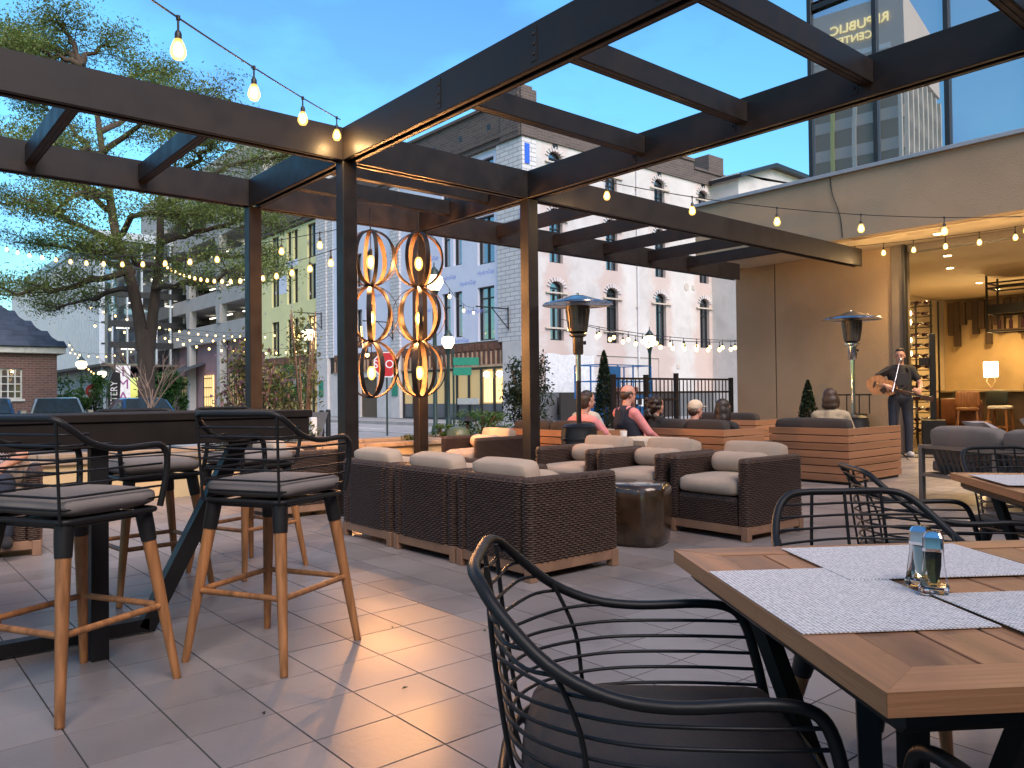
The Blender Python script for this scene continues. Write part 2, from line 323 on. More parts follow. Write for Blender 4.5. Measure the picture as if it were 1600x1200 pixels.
# ------------------------------------------------------------------ object helpers
def tag(o, label=None, cat=None, group=None, kind=None):
    if label: o['label'] = label
    if cat: o['category'] = cat
    if group: o['group'] = group
    if kind: o['kind'] = kind
    return o
def empty(name, loc=(0, 0, 0), rz=0.0, label=None, cat=None, group=None):
    o = bpy.data.objects.new(name, None); COL.objects.link(o); o.location = loc; o.rotation_euler = (0, 0, rz); o.empty_display_size = 0.1
    return tag(o, label, cat, group)
def mesh_obj(name, me, parent=None, loc=None, rot=None):
    o = bpy.data.objects.new(name, me); COL.objects.link(o)
    if parent is not None: o.parent = parent
    if loc is not None: o.location = loc
    if rot is not None: o.rotation_euler = rot
    return o
def copy_tree(o, parent=None):
    c = o.copy(); COL.objects.link(c); c.parent = parent
    for ch in list(KIDS.get(o.name, o.children)): copy_tree(ch, c)
    return c
KIDS = {}
def smooth(me, ang=None):
    for p in me.polygons: p.use_smooth = True
    if ang is not None: me.set_sharp_from_angle(angle=R(ang))

class MB:
    def __init__(s): s.v = []; s.f = []
    def add(s, vs, fs):
        n = len(s.v); s.v += [tuple(p) for p in vs]; s.f += [tuple(i + n for i in q) for q in fs]; return s
    def box(s, lo, hi, c=0.0, mtx=None):
        (x0, y0, z0), (x1, y1, z1) = lo, hi
        if x0 > x1: x0, x1 = x1, x0
        if y0 > y1: y0, y1 = y1, y0
        if z0 > z1: z0, z1 = z1, z0
        if c <= 0:
            vs = [(x0, y0, z0), (x1, y0, z0), (x1, y1, z0), (x0, y1, z0), (x0, y0, z1), (x1, y0, z1), (x1, y1, z1), (x0, y1, z1)]
            fs = [(0, 3, 2, 1), (4, 5, 6, 7), (0, 1, 5, 4), (1, 2, 6, 5), (2, 3, 7, 6), (3, 0, 4, 7)]
        else:
            c = min(c, (x1-x0)*.45, (y1-y0)*.45, (z1-z0)*.45)
            rings = []
            def ring(z, i):
                a, b, d, e = x0+i, x1-i, y0+i, y1-i
                k = c if i == 0 else 0.0
                return [(a+c, y0+i, z), (b-c, y0+i, z), (b, d+c, z), (b, e-c, z), (b-c, e, z), (a+c, e, z), (a, e-c, z), (a, d+c, z)] if i == 0 else \
                       [(x0+c, y0+c*.999, z), (x1-c, y0+c*.999, z), (x1-c*.999, y0+c, z), (x1-c*.999, y1-c, z), (x1-c, y1-c*.999, z), (x0+c, y1-c*.999, z), (x0+c*.999, y1-c, z), (x0+c*.999, y0+c, z)]
            rr = [ring(z0, c), ring(z0+c, 0), ring(z1-c, 0), ring(z1, c)]
            vs = [p for q in rr for p in q]; fs = []
            for k in range(3):
                for i in range(8):
                    j = (i+1) % 8; fs.append((k*8+i, k*8+j, (k+1)*8+j, (k+1)*8+i))
            fs.append(tuple(range(7, -1, -1))); fs.append(tuple(range(24, 32)))
        if mtx is not None: vs = [mtx @ Vector(p) for p in vs]
        return s.add(vs, fs)
    def bar(s, p0, p1, w, h, up=(0, 0, 1), c=0.0):
        """box with its length from p0 to p1"""
        p0, p1 = Vector(p0), Vector(p1); x = p1-p0; L = x.length; x.normalize(); up = Vector(up)
        if abs(x.dot(up)) > .98: up = Vector((1, 0, 0))
        y = up.cross(x).normalized(); z = x.cross(y)
        m = Matrix(((x.x, y.x, z.x, p0.x), (x.y, y.y, z.y, p0.y), (x.z, y.z, z.z, p0.z), (0, 0, 0, 1)))
        return s.box((0, -w/2, -h/2), (L, w/2, h/2), c, m)
    def tube(s, pts, r, n=8, close=False, caps=True):
        pts = [Vector(p) for p in pts]; N = len(pts)
        rs = r if isinstance(r, (list, tuple)) else [r]*N
        vs = []; fs = []
        t0 = (pts[1]-pts[0]).normalized()
        ref = Vector((0, 0, 1)) if abs(t0.z) < .9 else Vector((1, 0, 0))
        nrm = (ref - t0*ref.dot(t0)).normalized()
        prev = t0
        for i, p in enumerate(pts):
            if close: t = (pts[(i+1) % N]-pts[i-1]).normalized()
            elif i == 0: t = t0
            elif i == N-1: t = (pts[-1]-pts[-2]).normalized()
            else: t = ((pts[i+1]-p).normalized()+(p-pts[i-1]).normalized())
            if t.length < 1e-6: t = prev
            t = t.normalized()
            q = prev.rotation_difference(t); nrm = q @ nrm; nrm = (nrm - t*nrm.dot(t)).normalized(); prev = t
            b = t.cross(nrm)
            for k in range(n):
                a = 2*pi*k/n; vs.append(p + (nrm*cos(a)+b*sin(a))*rs[i])
        M_ = N if close else N-1
        for i in range(M_):
            j = (i+1) % N
            for k in range(n):
                l = (k+1) % n; fs.append((i*n+k, i*n+l, j*n+l, j*n+k))
        if caps and not close:
            fs.append(tuple(range(n-1, -1, -1))); fs.append(tuple((N-1)*n+k for k in range(n)))
        return s.add(vs, fs)
    def lathe(s, prof, n=24, c=(0, 0, 0), sx=1, sy=1):
        vs = []; fs = []
        for (r, z) in prof:
            for k in range(n):
                a = 2*pi*k/n; vs.append((c[0]+r*cos(a)*sx, c[1]+r*sin(a)*sy, c[2]+z))
        for i in range(len(prof)-1):
            for k in range(n):
                l = (k+1) % n; fs.append((i*n+k, i*n+l, (i+1)*n+l, (i+1)*n+k))
        if prof[0][0] > 1e-5: fs.append(tuple(range(n-1, -1, -1)))
        if prof[-1][0] > 1e-5: fs.append(tuple((len(prof)-1)*n+k for k in range(n)))
        return s.add(vs, fs)
    def ellip(s, c, r, n=14, m=9, rot=None):
        vs = []; fs = []
        for i in range(m+1):
            th = pi*i/m
            for k in range(n):
                a = 2*pi*k/n; p = Vector((r[0]*sin(th)*cos(a), r[1]*sin(th)*sin(a), -r[2]*cos(th)))
                if rot is not None: p = rot @ p
                vs.append(p+Vector(c))
        for i in range(m):
            for k in range(n):
                l = (k+1) % n; fs.append((i*n+k, i*n+l, (i+1)*n+l, (i+1)*n+k))
        return s.add(vs, fs)
    def prism(s, poly, z0, z1, axis='z', mtx=None):
        n = len(poly)
        def P(p, z):
            return (p[0], p[1], z) if axis == 'z' else ((z, p[0], p[1]) if axis == 'x' else (p[0], z, p[1]))
        vs = [P(p, z0) for p in poly]+[P(p, z1) for p in poly]
        if mtx is not None: vs = [mtx @ Vector(p) for p in vs]
        fs = [tuple(range(n-1, -1, -1)), tuple(range(n, 2*n))]
        for i in range(n): j = (i+1) % n; fs.append((i, j, n+j, n+i))
        return s.add(vs, fs)
    def mesh(s, name, material=None, sm=None):
        me = bpy.data.meshes.new(name); me.from_pydata(s.v, [], s.f)
        if material: me.materials.append(M[material])
        if sm is not None: smooth(me, sm)
        me.validate(); me.update()
        bm = bmesh.new(); bm.from_mesh(me); bmesh.ops.recalc_face_normals(bm, faces=bm.faces); bm.to_mesh(me); bm.free()
        return me
    def build(s, name, material, parent=None, sm=None, loc=None, rot=None):
        return mesh_obj(name, s.mesh(name, material, sm), parent, loc, rot)

def catmull(pts, sub=6, close=False):
    P = [Vector(p) for p in pts]; out = []; N = len(P)
    rng = range(N) if close else range(N-1)
    for i in rng:
        p0 = P[i-1] if (close or i > 0) else P[0]; p1 = P[i]; p2 = P[(i+1) % N]; p3 = P[(i+2) % N] if (close or i+2 < N) else P[-1]
        for k in range(sub):
            t = k/sub
            out.append(0.5*((2*p1)+(p2-p0)*t+(2*p0-5*p1+4*p2-p3)*t*t+(3*p1-p0-3*p2+p3)*t**3))
    if not close: out.append(P[-1])
    return out
def round_poly(pts, r, seg=4):
    """polyline with its inner corners rounded by radius r"""
    P = [Vector(p) for p in pts]; out = [P[0]]
    for i in range(1, len(P)-1):
        a, b, c = P[i-1], P[i], P[i+1]
        d1 = (a-b); d2 = (c-b); k = min(r, d1.length*.45, d2.length*.45)
        s_, e_ = b+d1.normalized()*k, b+d2.normalized()*k
        for j in range(seg+1):
            t = j/seg; out.append(s_*(1-t)**2+b*2*t*(1-t)+e_*t*t)
    out.append(P[-1]); return out
def text(name, body, size, material, parent, loc, rot, extrude=0.004, align='CENTER'):
    cu = bpy.data.curves.new(name, 'FONT'); cu.body = body; cu.size = size; cu.extrude = extrude; cu.align_x = align; cu.align_y = 'CENTER'
    t = bpy.data.objects.new('tmp_text', cu); COL.objects.link(t)
    me = bpy.data.meshes.new_from_object(t.evaluated_get(bpy.context.evaluated_depsgraph_get())); bpy.data.objects.remove(t)
    me.materials.clear(); me.materials.append(M[material])
    return mesh_obj(name, me, parent, loc, rot)
def cushion(lo, hi, r=0.04, puff=0.012, nx=8, ny=8, nz=4):
    """soft box: subdivided, rounded, slightly swollen"""
    mb = MB(); lo, hi = Vector(lo), Vector(hi); c = (lo+hi)/2; h = (hi-lo)/2
    def pt(u, v, w):
        p = Vector((u*h.x, v*h.y, w*h.z)); q = Vector((max(-h.x+r, min(h.x-r, p.x)), max(-h.y+r, min(h.y-r, p.y)), max(-h.z+r, min(h.z-r, p.z))))
        d = p-q
        if d.length > 1e-9: p = q+d.normalized()*r
        f = (1-u*u)*(1-v*v) if abs(w) > .99 else ((1-u*u)*(1-w*w) if abs(v) > .99 else (1-v*v)*(1-w*w))
        nd = Vector((u if abs(u) > .99 else 0, v if abs(v) > .99 else 0, w if abs(w) > .99 else 0))
        return c+p+nd*puff*f
    def lin(n):
        return [-cos(pi*i/n)*0.5*(1)+(-1+2*i/n)*0.5 for i in range(n+1)]
    X, Y, Z = lin(nx), lin(ny), lin(nz)
    def face(A, B, fn):
        vs = [fn(a, b) for a in A for b in B]; n = len(B); fs = []
        for i in range(len(A)-1):
            for j in range(len(B)-1): fs.append((i*n+j, i*n+j+1, (i+1)*n+j+1, (i+1)*n+j))
        mb.add(vs, fs)
    for w in (-1, 1):
        face(X, Y, lambda a, b: pt(a, b, w)); face(X, Z, lambda a, b: pt(a, w, b)); face(Y, Z, lambda a, b: pt(w, a, b))
    me = mb.mesh('cushion'); bm = bmesh.new(); bm.from_mesh(me); bmesh.ops.remove_doubles(bm, verts=bm.verts, dist=0.0005)
    bmesh.ops.recalc_face_normals(bm, faces=bm.faces); bm.to_mesh(me); bm.free(); smooth(me); return me
def cush_obj(name, lo, hi, material, parent, r=0.04, puff=0.012, rot=None, loc=None, **kw):
    me = cushion(lo, hi, r, puff, **kw); me.materials.append(M[material]); return mesh_obj(name, me, parent, loc, rot)
# ================================================================== setting: ground, terrace, roads
TS, TX0, TY0 = 0.3051, 1.1855, 3.0315
g = MB().box((-400, -400, -0.9), (400, 500, -0.20)).build('ground', 'asphalt'); tag(g, 'dark asphalt ground of the street beyond the terrace', 'ground', kind='structure')
t = MB().box((-14, -14, -0.6), (26.0, 10.9, -0.0032)).build('terrace_floor', 'grout'); tag(t, 'tiled terrace floor', 'floor', kind='structure')
# terrace tiles: nearest 300 in view singly, the rest as one mass
_tm = MB(); h = (TS-0.0062)/2
_tm.box((-h, -h, -0.012), (h, h, 0.0), 0.0005); tile_me = _tm.mesh('tile', 'tile')
camp = Vector((0, 0, 1.125))
def in_view(p, mx=0.66, my=0.5):
    q = p-camp; d = q.dot(_f)
    if d < 0.5: return None
    x, y = q.dot(_r)/d, q.dot(_u)/d
    return d if abs(x) < mx+0.05 and abs(y) < my else None
near, far = [], []
for i in range(-30, 52):
    for j in range(-30, 26):
        x = TX0+(i+.5)*TS; y = TY0+(j+.5)*TS
        if x > 24.8 or y > 10.7: continue
        d = in_view(Vector((x, y, 0)))
        (near if d else far).append((d or sqrt(x*x+y*y), x, y))
near.sort(); far += near[300:]; near = near[:300]
for d, x, y in near:
    o = mesh_obj('tile', tile_me, t, (x, y, random.uniform(-.0006, .0006)))
fb = MB()
for d, x, y in far: fb.box((x-h, y-h, -0.010), (x+h, y+h, 0.0))
o = fb.build('tiles', 'tile_far', t); tag(o, kind='stuff')

def slab(name, x0, x1, y0, y1, z0, z1, m, label):
    o = MB().box((x0, y0, z0), (x1, y1, z1)).build(name, m); return tag(o, label, name.split('_')[-1], kind='structure')
slab('sidewalk', 20.0, 60.0, 11.2, 120.0, -0.3, -0.02, 'pavement', 'pale concrete sidewalk along the white building')
slab('plaza_pavement', 6.4, 13.6, 13.2, 24.0, -0.3, -0.03, 'pavement', 'concrete pavement with bollards beyond the planter')
slab('road', 13.9, 19.7, 11.2, 140.0, -0.3, -0.16, 'pavement', 'grey street running past the white building')
kb = slab('kerb', 19.7, 20.0, 11.2, 120.0, -0.3, -0.012, 'kerb', 'concrete kerb at the street edge')
slab('kerb_strip', 13.6, 13.9, 11.2, 24.3, -0.3, -0.012, 'kerb', 'concrete kerb beside the bollards')
for k in range(7):
    o = slab('road_marking', 16.7, 16.85, 20+k*8, 24+k*8, -0.16, -0.152, 'road_paint', 'pale dashed line painted on the street')
    o['label'] = 'pale lane dash on the street, number %s from the terrace' % ('one two three four five six seven'.split()[k])
# joints of the far sidewalk
jb = MB()
for k in range(40): jb.box((20.05, 12+k*1.5, -0.02), (23.0, 12.02+k*1.5, -0.016))
jb.build('joint', 'grout', bpy.data.objects['sidewalk'])

# ================================================================== pergola
pg = empty('pergola', (3.72, 6.85, 0), 0, 'dark bronze steel pergola of square columns, beams and rafters over the terrace', 'pergola')
def pl(p): return (p[0]-3.72, p[1]-6.85, p[2])
BW, BZ0, BZ1 = 0.15, 3.40, 3.715
def beam(name, p0, p1, w=BW, z0=BZ0, z1=BZ1):
    """steel channel pair: web plates with a slot along the underside"""
    mb = MB(); a, b = Vector(p0), Vector(p1); x = (b-a).normalized(); y = Vector((-x.y, x.x, 0))
    L = (b-a).length
    def bx(l0, l1, y0, y1, z0_, z1_):
        m = Matrix(((x.x, y.x, 0, a.x-3.72), (x.y, y.y, 0, a.y-6.85), (0, 0, 1, 0), (0, 0, 0, 1)))
        mb.box((l0, y0, z0_), (l1, y1, z1_), 0.004, m)
    bx(0, L, -w/2, -w/2+.012, z0, z1); bx(0, L, w/2-.012, w/2, z0, z1); bx(0, L, -w/2+.012, w/2-.012, z1-.012, z1-.001)
    bx(0, L, -w/2+.012, -w/2+.05, z0+.001, z0+.012); bx(0, L, w/2-.05, w/2-.012, z0+.001, z0+.012)
    bx(0, L, -w/2+.012, w/2-.012, z0+.05, z0+.062)
    return mb.build(name, 'bronze', pg)
def column(x, y):
    mb = MB().box((x-.075-3.72, y-.075-6.85, 0), (x+.075-3.72, y+.075-6.85, BZ0-.002), 0.006)
    c = mb.build('column', 'bronze', pg)
    MB().box((x-.10-3.72, y-.10-6.85, 0.0005), (x+.10-3.72, y+.10-6.85, 0.012), 0.002).build('base_plate', 'bronze', c)
GX, GY = (3.72, 6.08), (6.85, 9.14)
for x in GX:
    for y in GY: column(x, y)
column(-1.0, 6.85); column(-1.0, 9.14); column(11.2, 9.14-0.0) if False else None
beam('beam', (-3.5, 6.85, 0), (3.645, 6.85, 0)); beam('beam', (3.795, 6.85, 0), (6.005, 6.85, 0)); beam('beam', (6.155, 6.85, 0), (14.05, 6.85, 0))
beam('beam', (-3.5, 9.14, 0), (3.645, 9.14, 0)); beam('beam', (3.795, 9.14, 0), (6.005, 9.14, 0)); beam('beam', (6.155, 9.14, 0), (13.66, 9.14, 0))
for x in GX: beam('beam', (x, -3.5, 0), (x, 9.22, 0))
def rafter(p0, p1): beam('rafter', p0, p1, 0.10, BZ0+.085, BZ1-.05)
for y in (5.08, 3.93, 2.83, 1.7, .6): rafter((3.80, y, 0), (6.0, y, 0))
for y in (7.55, 8.35): rafter((3.80, y, 0), (6.0, y, 0))
for x in (2.47, 1.42, .2, -2.2): rafter((x, 6.93, 0), (x, 9.06, 0))
for x in (7.45, 8.6, 9.75, 10.9, 12.0): rafter((x, 6.93, 0), (x, 9.06, 0))
for x in (3.72, 6.08):       # splice plates with bolts on the beam sides
    for y in (5.08, 3.93, 2.83):
        sp = MB().box((x-3.72+(.0755 if x > 5 else -.0755-.004)-(.155 if x > 5 else 0), y-6.85+.075, 3.44), (x-3.72+(.0755+.004 if x > 5 else -.0755)-(.155 if x > 5 else 0), y-6.85+.135, 3.68), .001).build('splice_plate', 'bronze', pg)
        for z_ in (3.49, 3.56, 3.63): MB().ellip((x-3.72+(-.082 if x < 5 else -.082), y-6.85+.105, z_), (.008, .012, .012), 8, 5).build('bolt', 'bronze', sp)

# ================================================================== restaurant building on the right
rb = empty('restaurant_building', (15.1, 6.6, 0), 0, 'tan stucco restaurant wing with deep overhanging fascia and open front at the right', 'building')
def rl(x, y, z): return (x-15.1, y-6.6, z)
YN = -9.0
def rbox(name, lo, hi, m, parent=rb, c=0.0): return MB().box(rl(*lo), rl(*hi), c).build(name, m, parent)
w = rbox('wall', (15.10, 6.72, 0), (15.40, 9.16, 3.862), 'stucco'); rbox('wall', (15.10, 9.185, 0), (15.40, 10.13, 3.862), 'stucco')
rbox('wall_joint', (15.112, 9.16, 0), (15.38, 9.185, 3.86), 'stucco_gap')
rbox('end_wall', (15.40, 9.93, 0), (26, 10.13, 3.862), 'stucco')
rbox('fascia', (13.66, YN, 3.872), (13.90, 10.13, 5.03), 'stucco')
rbox('fascia_return', (13.90, 9.9, 3.872), (26, 10.127, 5.03), 'stucco')
rbox('soffit', (13.9, YN, 3.864), (15.6, 9.9, 3.93), 'soffit')
rbox('coping', (13.60, YN, 5.031), (13.95, 10.19, 5.10), 'coping', c=.006)
rbox('roof', (13.95, YN, 4.9), (26, 9.9, 4.99), 'concrete_dark')
rbox('base_trim', (15.07, 6.72, 0.001), (15.098, 10.13, 0.14), 'stucco_gap')
rbox('corner_post', (15.05, 6.50, 0), (15.36, 6.715, 3.86), 'taupe_metal', c=.008)
rbox('corner_post', (15.0, 6.44, 0), (15.12, 6.495, 3.86), 'window_frame', c=.006)
rbox('door_track', (15.10, YN, 3.72), (15.30, 6.43, 3.858), 'taupe_metal', c=.006)
cb = MB().tube(catmull([rl(13.652, 7.15, 5.04), rl(13.64, 7.1, 4.7), rl(13.645, 6.97, 4.3), rl(13.65, 6.93, 3.9)], 6), .007, 6).build('cable', 'black_metal', rb)
# glazed upper storey set back on the roof
gx = 14.6
ys = [8.0, 6.72, 5.48, 4.2, 2.95, 1.7, .4, -0.9, -2.2, -3.5]
for k in range(len(ys)-1):
    for z0, z1 in ((4.99, 8.62), (8.80, 12.4)):
        p = rbox('pane', (gx, ys[k+1]+.045, z0+.03), (gx+.02, ys[k]-.045, z1-.03), 'office_glass')
for k, y in enumerate(ys):
    rbox('mullion', (gx-.06, y-.045, 4.98), (gx+.10, y+.045, 12.5), 'window_frame', c=.004)
for z in (4.99, 8.71, 12.45): rbox('transom', (gx-.035, -3.5, z-.055), (gx+.06, 7.95, z+.055), 'window_frame', c=.004)
rbox('upper_end_wall', (gx+.11, 7.90, 4.99), (26, 8.0, 12.5), 'office_glass')
rbox('upper_roof', (gx-.1, -3.6, 12.51), (26, 8.1, 12.7), 'window_frame')
rbox('upper_back', (16.5, -3.4, 5.0), (16.6, 7.85, 12.4), 'soffit')
rbox('upper_slab', (gx+.12, -3.4, 8.5), (16.4, 7.85, 8.62), 'ceiling_in')
# unseen wing, added behind the camera to shade the foreground
rbox('added_shade_wing', (-12, -9.0, 0), (13.55, -5.4, 7.4), 'stucco'); rbox('added_wing_coping', (-12.1, -5.46, 7.401), (13.6, -5.2, 7.5), 'coping', c=.006)
for k in range(6):
    x0_ = -10.5+k*4.0; f_ = rbox('added_wing_door_frame', (x0_, -5.4, 0), (x0_+2.4, -5.32, 2.9), 'window_frame'); MB().box(rl(x0_+.08, -5.319, .05), rl(x0_+2.32, -5.31, 2.8)).build('pane', 'pane', f_)
    f_ = rbox('added_wing_window_frame', (x0_, -5.4, 4.2), (x0_+2.4, -5.32, 6.6), 'window_frame'); MB().box(rl(x0_+.08, -5.319, 4.28), rl(x0_+2.32, -5.31, 6.52)).build('pane', 'pane', f_)
# interior shell
rbox('interior_floor', (15.4, YN, -.05), (25.0, 9.9, .004), 'bar_front')
rbox('interior_ceiling', (15.62, YN, 3.80), (25.0, 9.9, 3.86), 'ceiling_in')
rbox('back_wall', (24.81, YN, 0), (25.0, 9.55, 3.79), 'stone_wall')
rbox('side_wall', (18.9, 9.55, 0), (24.80, 9.7, 3.79), 'plaster')
rbox('side_wall', (15.42, 8.55, 0), (18.9, 8.75, 3.79), 'plaster'); rbox('side_wall', (18.7, 8.751, 0), (18.899, 9.69, 3.79), 'plaster')
rbox('near_wall', (15.4, YN, 0), (25, YN+.2, 3.79), 'plaster')
# hanging wood planks across the top of the back wall
pk = empty('plank_feature', (24.7, 9.3, 3.7), 0, 'dark wood planks of uneven lengths hanging across the stone wall', 'wall decoration')
yy = 9.38; k = 0
PLN = [.95, 1.28, .66, .52, .95, .8, 1.25, .72, .9, .55, .48, 1.0, 1.25, .85, 1.05, .9, .6, .7, 1.0, .8, 1.0, .7, .9, 1.1, .8, .7, .9, 1.0, .8, .9]
while yy > 4.3:
    L = PLN[k % len(PLN)]
    MB().box((-.05-.02*(k % 3), yy-9.3-.15, -L), (.08, yy-9.3, .02*(k % 2)), .006).build('plank', 'dark_plank', pk); yy -= .165; k += 1
# recessed ceiling lights
def downlight(x, y, z, lab, power=28, r=.09):
    o = empty('recessed_light', (x, y, z), 0, lab, 'ceiling light', 'recessed lights in the restaurant ceiling')
    MB().lathe([(r*.72, -.004), (r, -.012), (r*1.12, -.004), (r*1.12, 0)], 20).build('trim_ring', 'trim_white', o, 40)
    MB().lathe([(0.0001, -.006), (r*.72, -.005)], 20).build('lens', 'downlight', o)
    ld = bpy.data.lights.new('recessed_light_lamp', 'SPOT'); ld.energy = power; ld.color = (1, .62, .24); ld.spot_size = R(140); ld.spot_blend = .6; ld.shadow_soft_size = .08
    lo = bpy.data.objects.new('lamp', ld); COL.objects.link(lo); lo.parent = o; lo.location = (0, 0, -.03)
DL = [(14.5, 5.65, 3.862, 'bright round light in the overhang soffit, above the open front', 170), (16.6, 6.3, 3.798, 'recessed light in the ceiling just inside the opening by the wine rack', 60),
      (18.3, 6.9, 3.798, 'recessed light in the ceiling between wine rack and bar', 80), (21.4, 7.4, 3.798, 'recessed light in the ceiling far left near the side wall', 90),
      (19.4, 5.6, 3.798, 'recessed light in the ceiling before the hanging bottle shelf', 80), (23.2, 7.6, 3.798, 'recessed light washing the stone wall above the table lamp', 150), (23.2, 5.9, 3.798, 'recessed light washing the stone wall behind the bottle shelf', 150),
      (14.5, 2.6, 3.862, 'round light in the overhang soffit near the right edge', 220)]
for a in DL: downlight(*a[:4], power=a[4])
# wine rack with bulbs
wr = empty('wine_rack', (17.2, 7.1, 0), 0, 'tall black steel wine rack with glowing bulbs behind the musician', 'wine rack')
for (x, y) in ((-.18, .3), (-.18, -.3), (.18, .3), (.18, -.3), (-.18, 0)): MB().box((x-.015, y-.015, 0), (x+.015, y+.015, 3.0)).build('post', 'black_metal', wr)
for k in range(13):
    z = .25+k*.22
    MB().bar((-.17, -.29, z), (-.17, .29, z+(.10 if k % 2 else -.10)*0), .02, .02).build('rail', 'black_metal', wr)
    for s in (-1, 1):
        MB().bar((-.10, s*.27, z+.02), (-.10, s*.03, z+.11*(1 if k % 2 else 1)), .22, .012).build('shelf', 'black_metal', wr)
    for q in range(3):
        b = MB().lathe([(.0, 0), (.037, .003), (.037, .17), (.014, .22), (.014, .28), (0, .281)], 10)
        bo = b.build('bottle', 'bottle_glass', wr, 40, (-.2, -.2+.17*q+(.05 if k % 2 else 0), z+.07), (0, R(80), R(0)))
for k, z in enumerate((2.76, 2.58, 2.2, 1.92, .74)):
    bo = MB().ellip((0, 0, 0), (.06, .06, .075), 10, 6).build('bulb', 'rack_bulb', wr, 80, (-.24, .12, z))
# hanging bottle shelf over the bar
hs = empty('hanging_shelf', (20.6, 5.0, 2.5), 0, 'black steel bottle shelf hanging from the ceiling over the bar', 'hanging shelf')
for y in (-2.2, -1.0, 0.5, 1.85):
    for x in (-.35, .35): MB().box((x-.02, y-.02, 0), (x+.02, y+.02, 1.29)).build('hanger', 'black_metal', hs)
for z in (.0, .42, 1.0, 1.12):
    for x in (-.35, .35): MB().bar((x, -2.2, z), (x, 1.85, z), .035, .035).build('rail', 'black_metal', hs)
    for y in (-2.2, 1.85): MB().bar((-.35, y, z), (.35, y, z), .035, .035).build('rail', 'black_metal', hs)
MB().box((-.34, -2.18, .02), (.34, 1.83, .045)).build('shelf', 'bar_front', hs); MB().box((-.34, -2.18, .44), (.34, 1.83, .62)).build('shelf_box', 'black_metal', hs)
for k in range(16):
    bb = MB().lathe([(0, 0), (.04, .003), (.04, .18), (.015, .24), (.015, .30), (0, .301)], 10).build('bottle', 'bottle_glass', hs, 40, (-.2, 1.65-k*.24, .046))
# bar counter, lamp and stools
bc = empty('bar_counter', (21.2, 4.0, 0), 0, 'long bar counter with pale top in front of the stone wall', 'bar counter')
MB().box((-.25, -5, .02), (.35, 4.2, 1.10), .01).build('front', 'bar_front', bc); MB().box((-.42, -5.05, 1.102), (.5, 4.25, 1.16), .008).build('top', 'bar_top', bc)
lp = empty('table_lamp', (20.95, 7.03, 1.162), 0, 'lit table lamp with white drum shade on the bar', 'lamp')
MB().lathe([(.0, 0), (.09, .002), (.09, .02), (.0, .025)], 16).build('base', 'brick_cap', lp, 40)
for s in (-1, 1): MB().tube([(0, 0, .03), (0, s*.10, .2), (0, s*.06, .33)], .012, 6).build('arm', 'bar_top', lp, 60)
MB().lathe([(.15, .30), (.15, .66)], 24).build('shade', 'lamp_shade_glow', lp, 60)
ld = bpy.data.lights.new('table_lamp_bulb', 'POINT'); ld.energy = 30; ld.color = (1, .66, .3); ld.shadow_soft_size = .1
lo = bpy.data.objects.new('bulb_light', ld); COL.objects.link(lo); lo.parent = lp; lo.location = (0, 0, .75)
dd = empty('napkin_holder', (20.95, 6.1, 1.162), 0, 'black and white napkin holder on the bar by the lamp', 'napkin holder')
MB().box((-.1, -.22, 0), (.1, .22, .14), .01).build('box', 'black_metal', dd)
for k in range(3): MB().box((-.105, -.18+k*.13, .02), (-.1005, -.10+k*.13, .11)).build('napkin', 'paper_white', dd)
MB().box((-.06, -.1, .141), (.06, .1, .2), .01).build('lid', 'black_metal', dd)
def bar_stool_in(x, y, rz, lab, mt='leather_green'):
    o = empty('counter_stool', (x, y, 0), rz, lab, 'stool', 'stools inside the restaurant')
    for sx in (-1, 1):
        for sy in (-1, 1): MB().bar((sx*.22, sy*.22, 0), (sx*.17, sy*.17, .70), .04, .04).build('leg', 'teak', o)
    for sy in (-1, 1): MB().bar((-.21, sy*.205, .25), (.21, sy*.205, .25), .025, .03).build('stretcher', 'teak', o)
    for sx in (-1, 1): MB().bar((sx*.205, -.2, .3), (sx*.205, .2, .3), .025, .03).build('stretcher', 'teak', o)
    cush_obj('seat', (-.21, -.21, .70), (.21, .21, .78), 'paper_white' if mt == 'leather_green' else mt, o, .03)
    b = cush_obj('backrest', (-.24, -.22, .80), (-.18, .22, 1.12), mt, o, .025)
for k, (x, y, lab, mt) in enumerate([(20.35, 7.35, 'green backed counter stool at the far end of the bar', 'leather_green'), (20.35, 6.65, 'green backed counter stool below the lit table lamp', 'leather_green'), (20.3, 5.6, 'green backed counter stool at the bar below the napkin holder', 'leather_green'), (20.3, 4.8, 'green backed counter stool at the bar nearest the right edge', 'leather_green'),
                                 (18.6, 6.72, 'low wooden stool standing beside the black speaker column', 'teak')]): bar_stool_in(x, y, 0 if k < 4 else .4, lab, mt)
bt = empty('banquette_table', (19.3, 7.75, 0), 0, 'dark wood table beyond the wine rack inside the restaurant', 'table')
MB().box((-.5, -.55, .92), (.5, .55, .97), .008).build('top', 'bar_front', bt)
for sx in (-1, 1):
    for sy in (-1, 1): MB().box((sx*.45-.025, sy*.5-.025, 0), (sx*.45+.025, sy*.5+.025, .918)).build('leg', 'bar_front', bt)
bq = empty('leather_booth', (19.1, 6.95, 0), 0, 'brown leather booth seat with curved back inside the restaurant', 'booth')
cush_obj('seat', (-.35, -.45, .25), (.35, .45, .46), 'leather_brown', bq, .05); cush_obj('backrest', (-.42, -.48, .4), (-.28, .48, .95), 'leather_brown', bq, .06)
MB().box((-.38, -.44, 0.005), (.34, .44, .249), .01).build('plinth', 'bar_front', bq)
gb = empty('glass_vase', (19.3, 4.95, .78), 0, 'faceted clear glass vase on a dark table inside the restaurant', 'vase')
MB().lathe([(.0, 0), (.1, .005), (.16, .14), (.15, .25), (.08, .33)], 10).build('body', 'clear_glass', gb)
dt = empty('dining_table_indoors', (19.3, 4.9, 0), 0, 'dark dining table carrying a glass vase inside the restaurant', 'table')
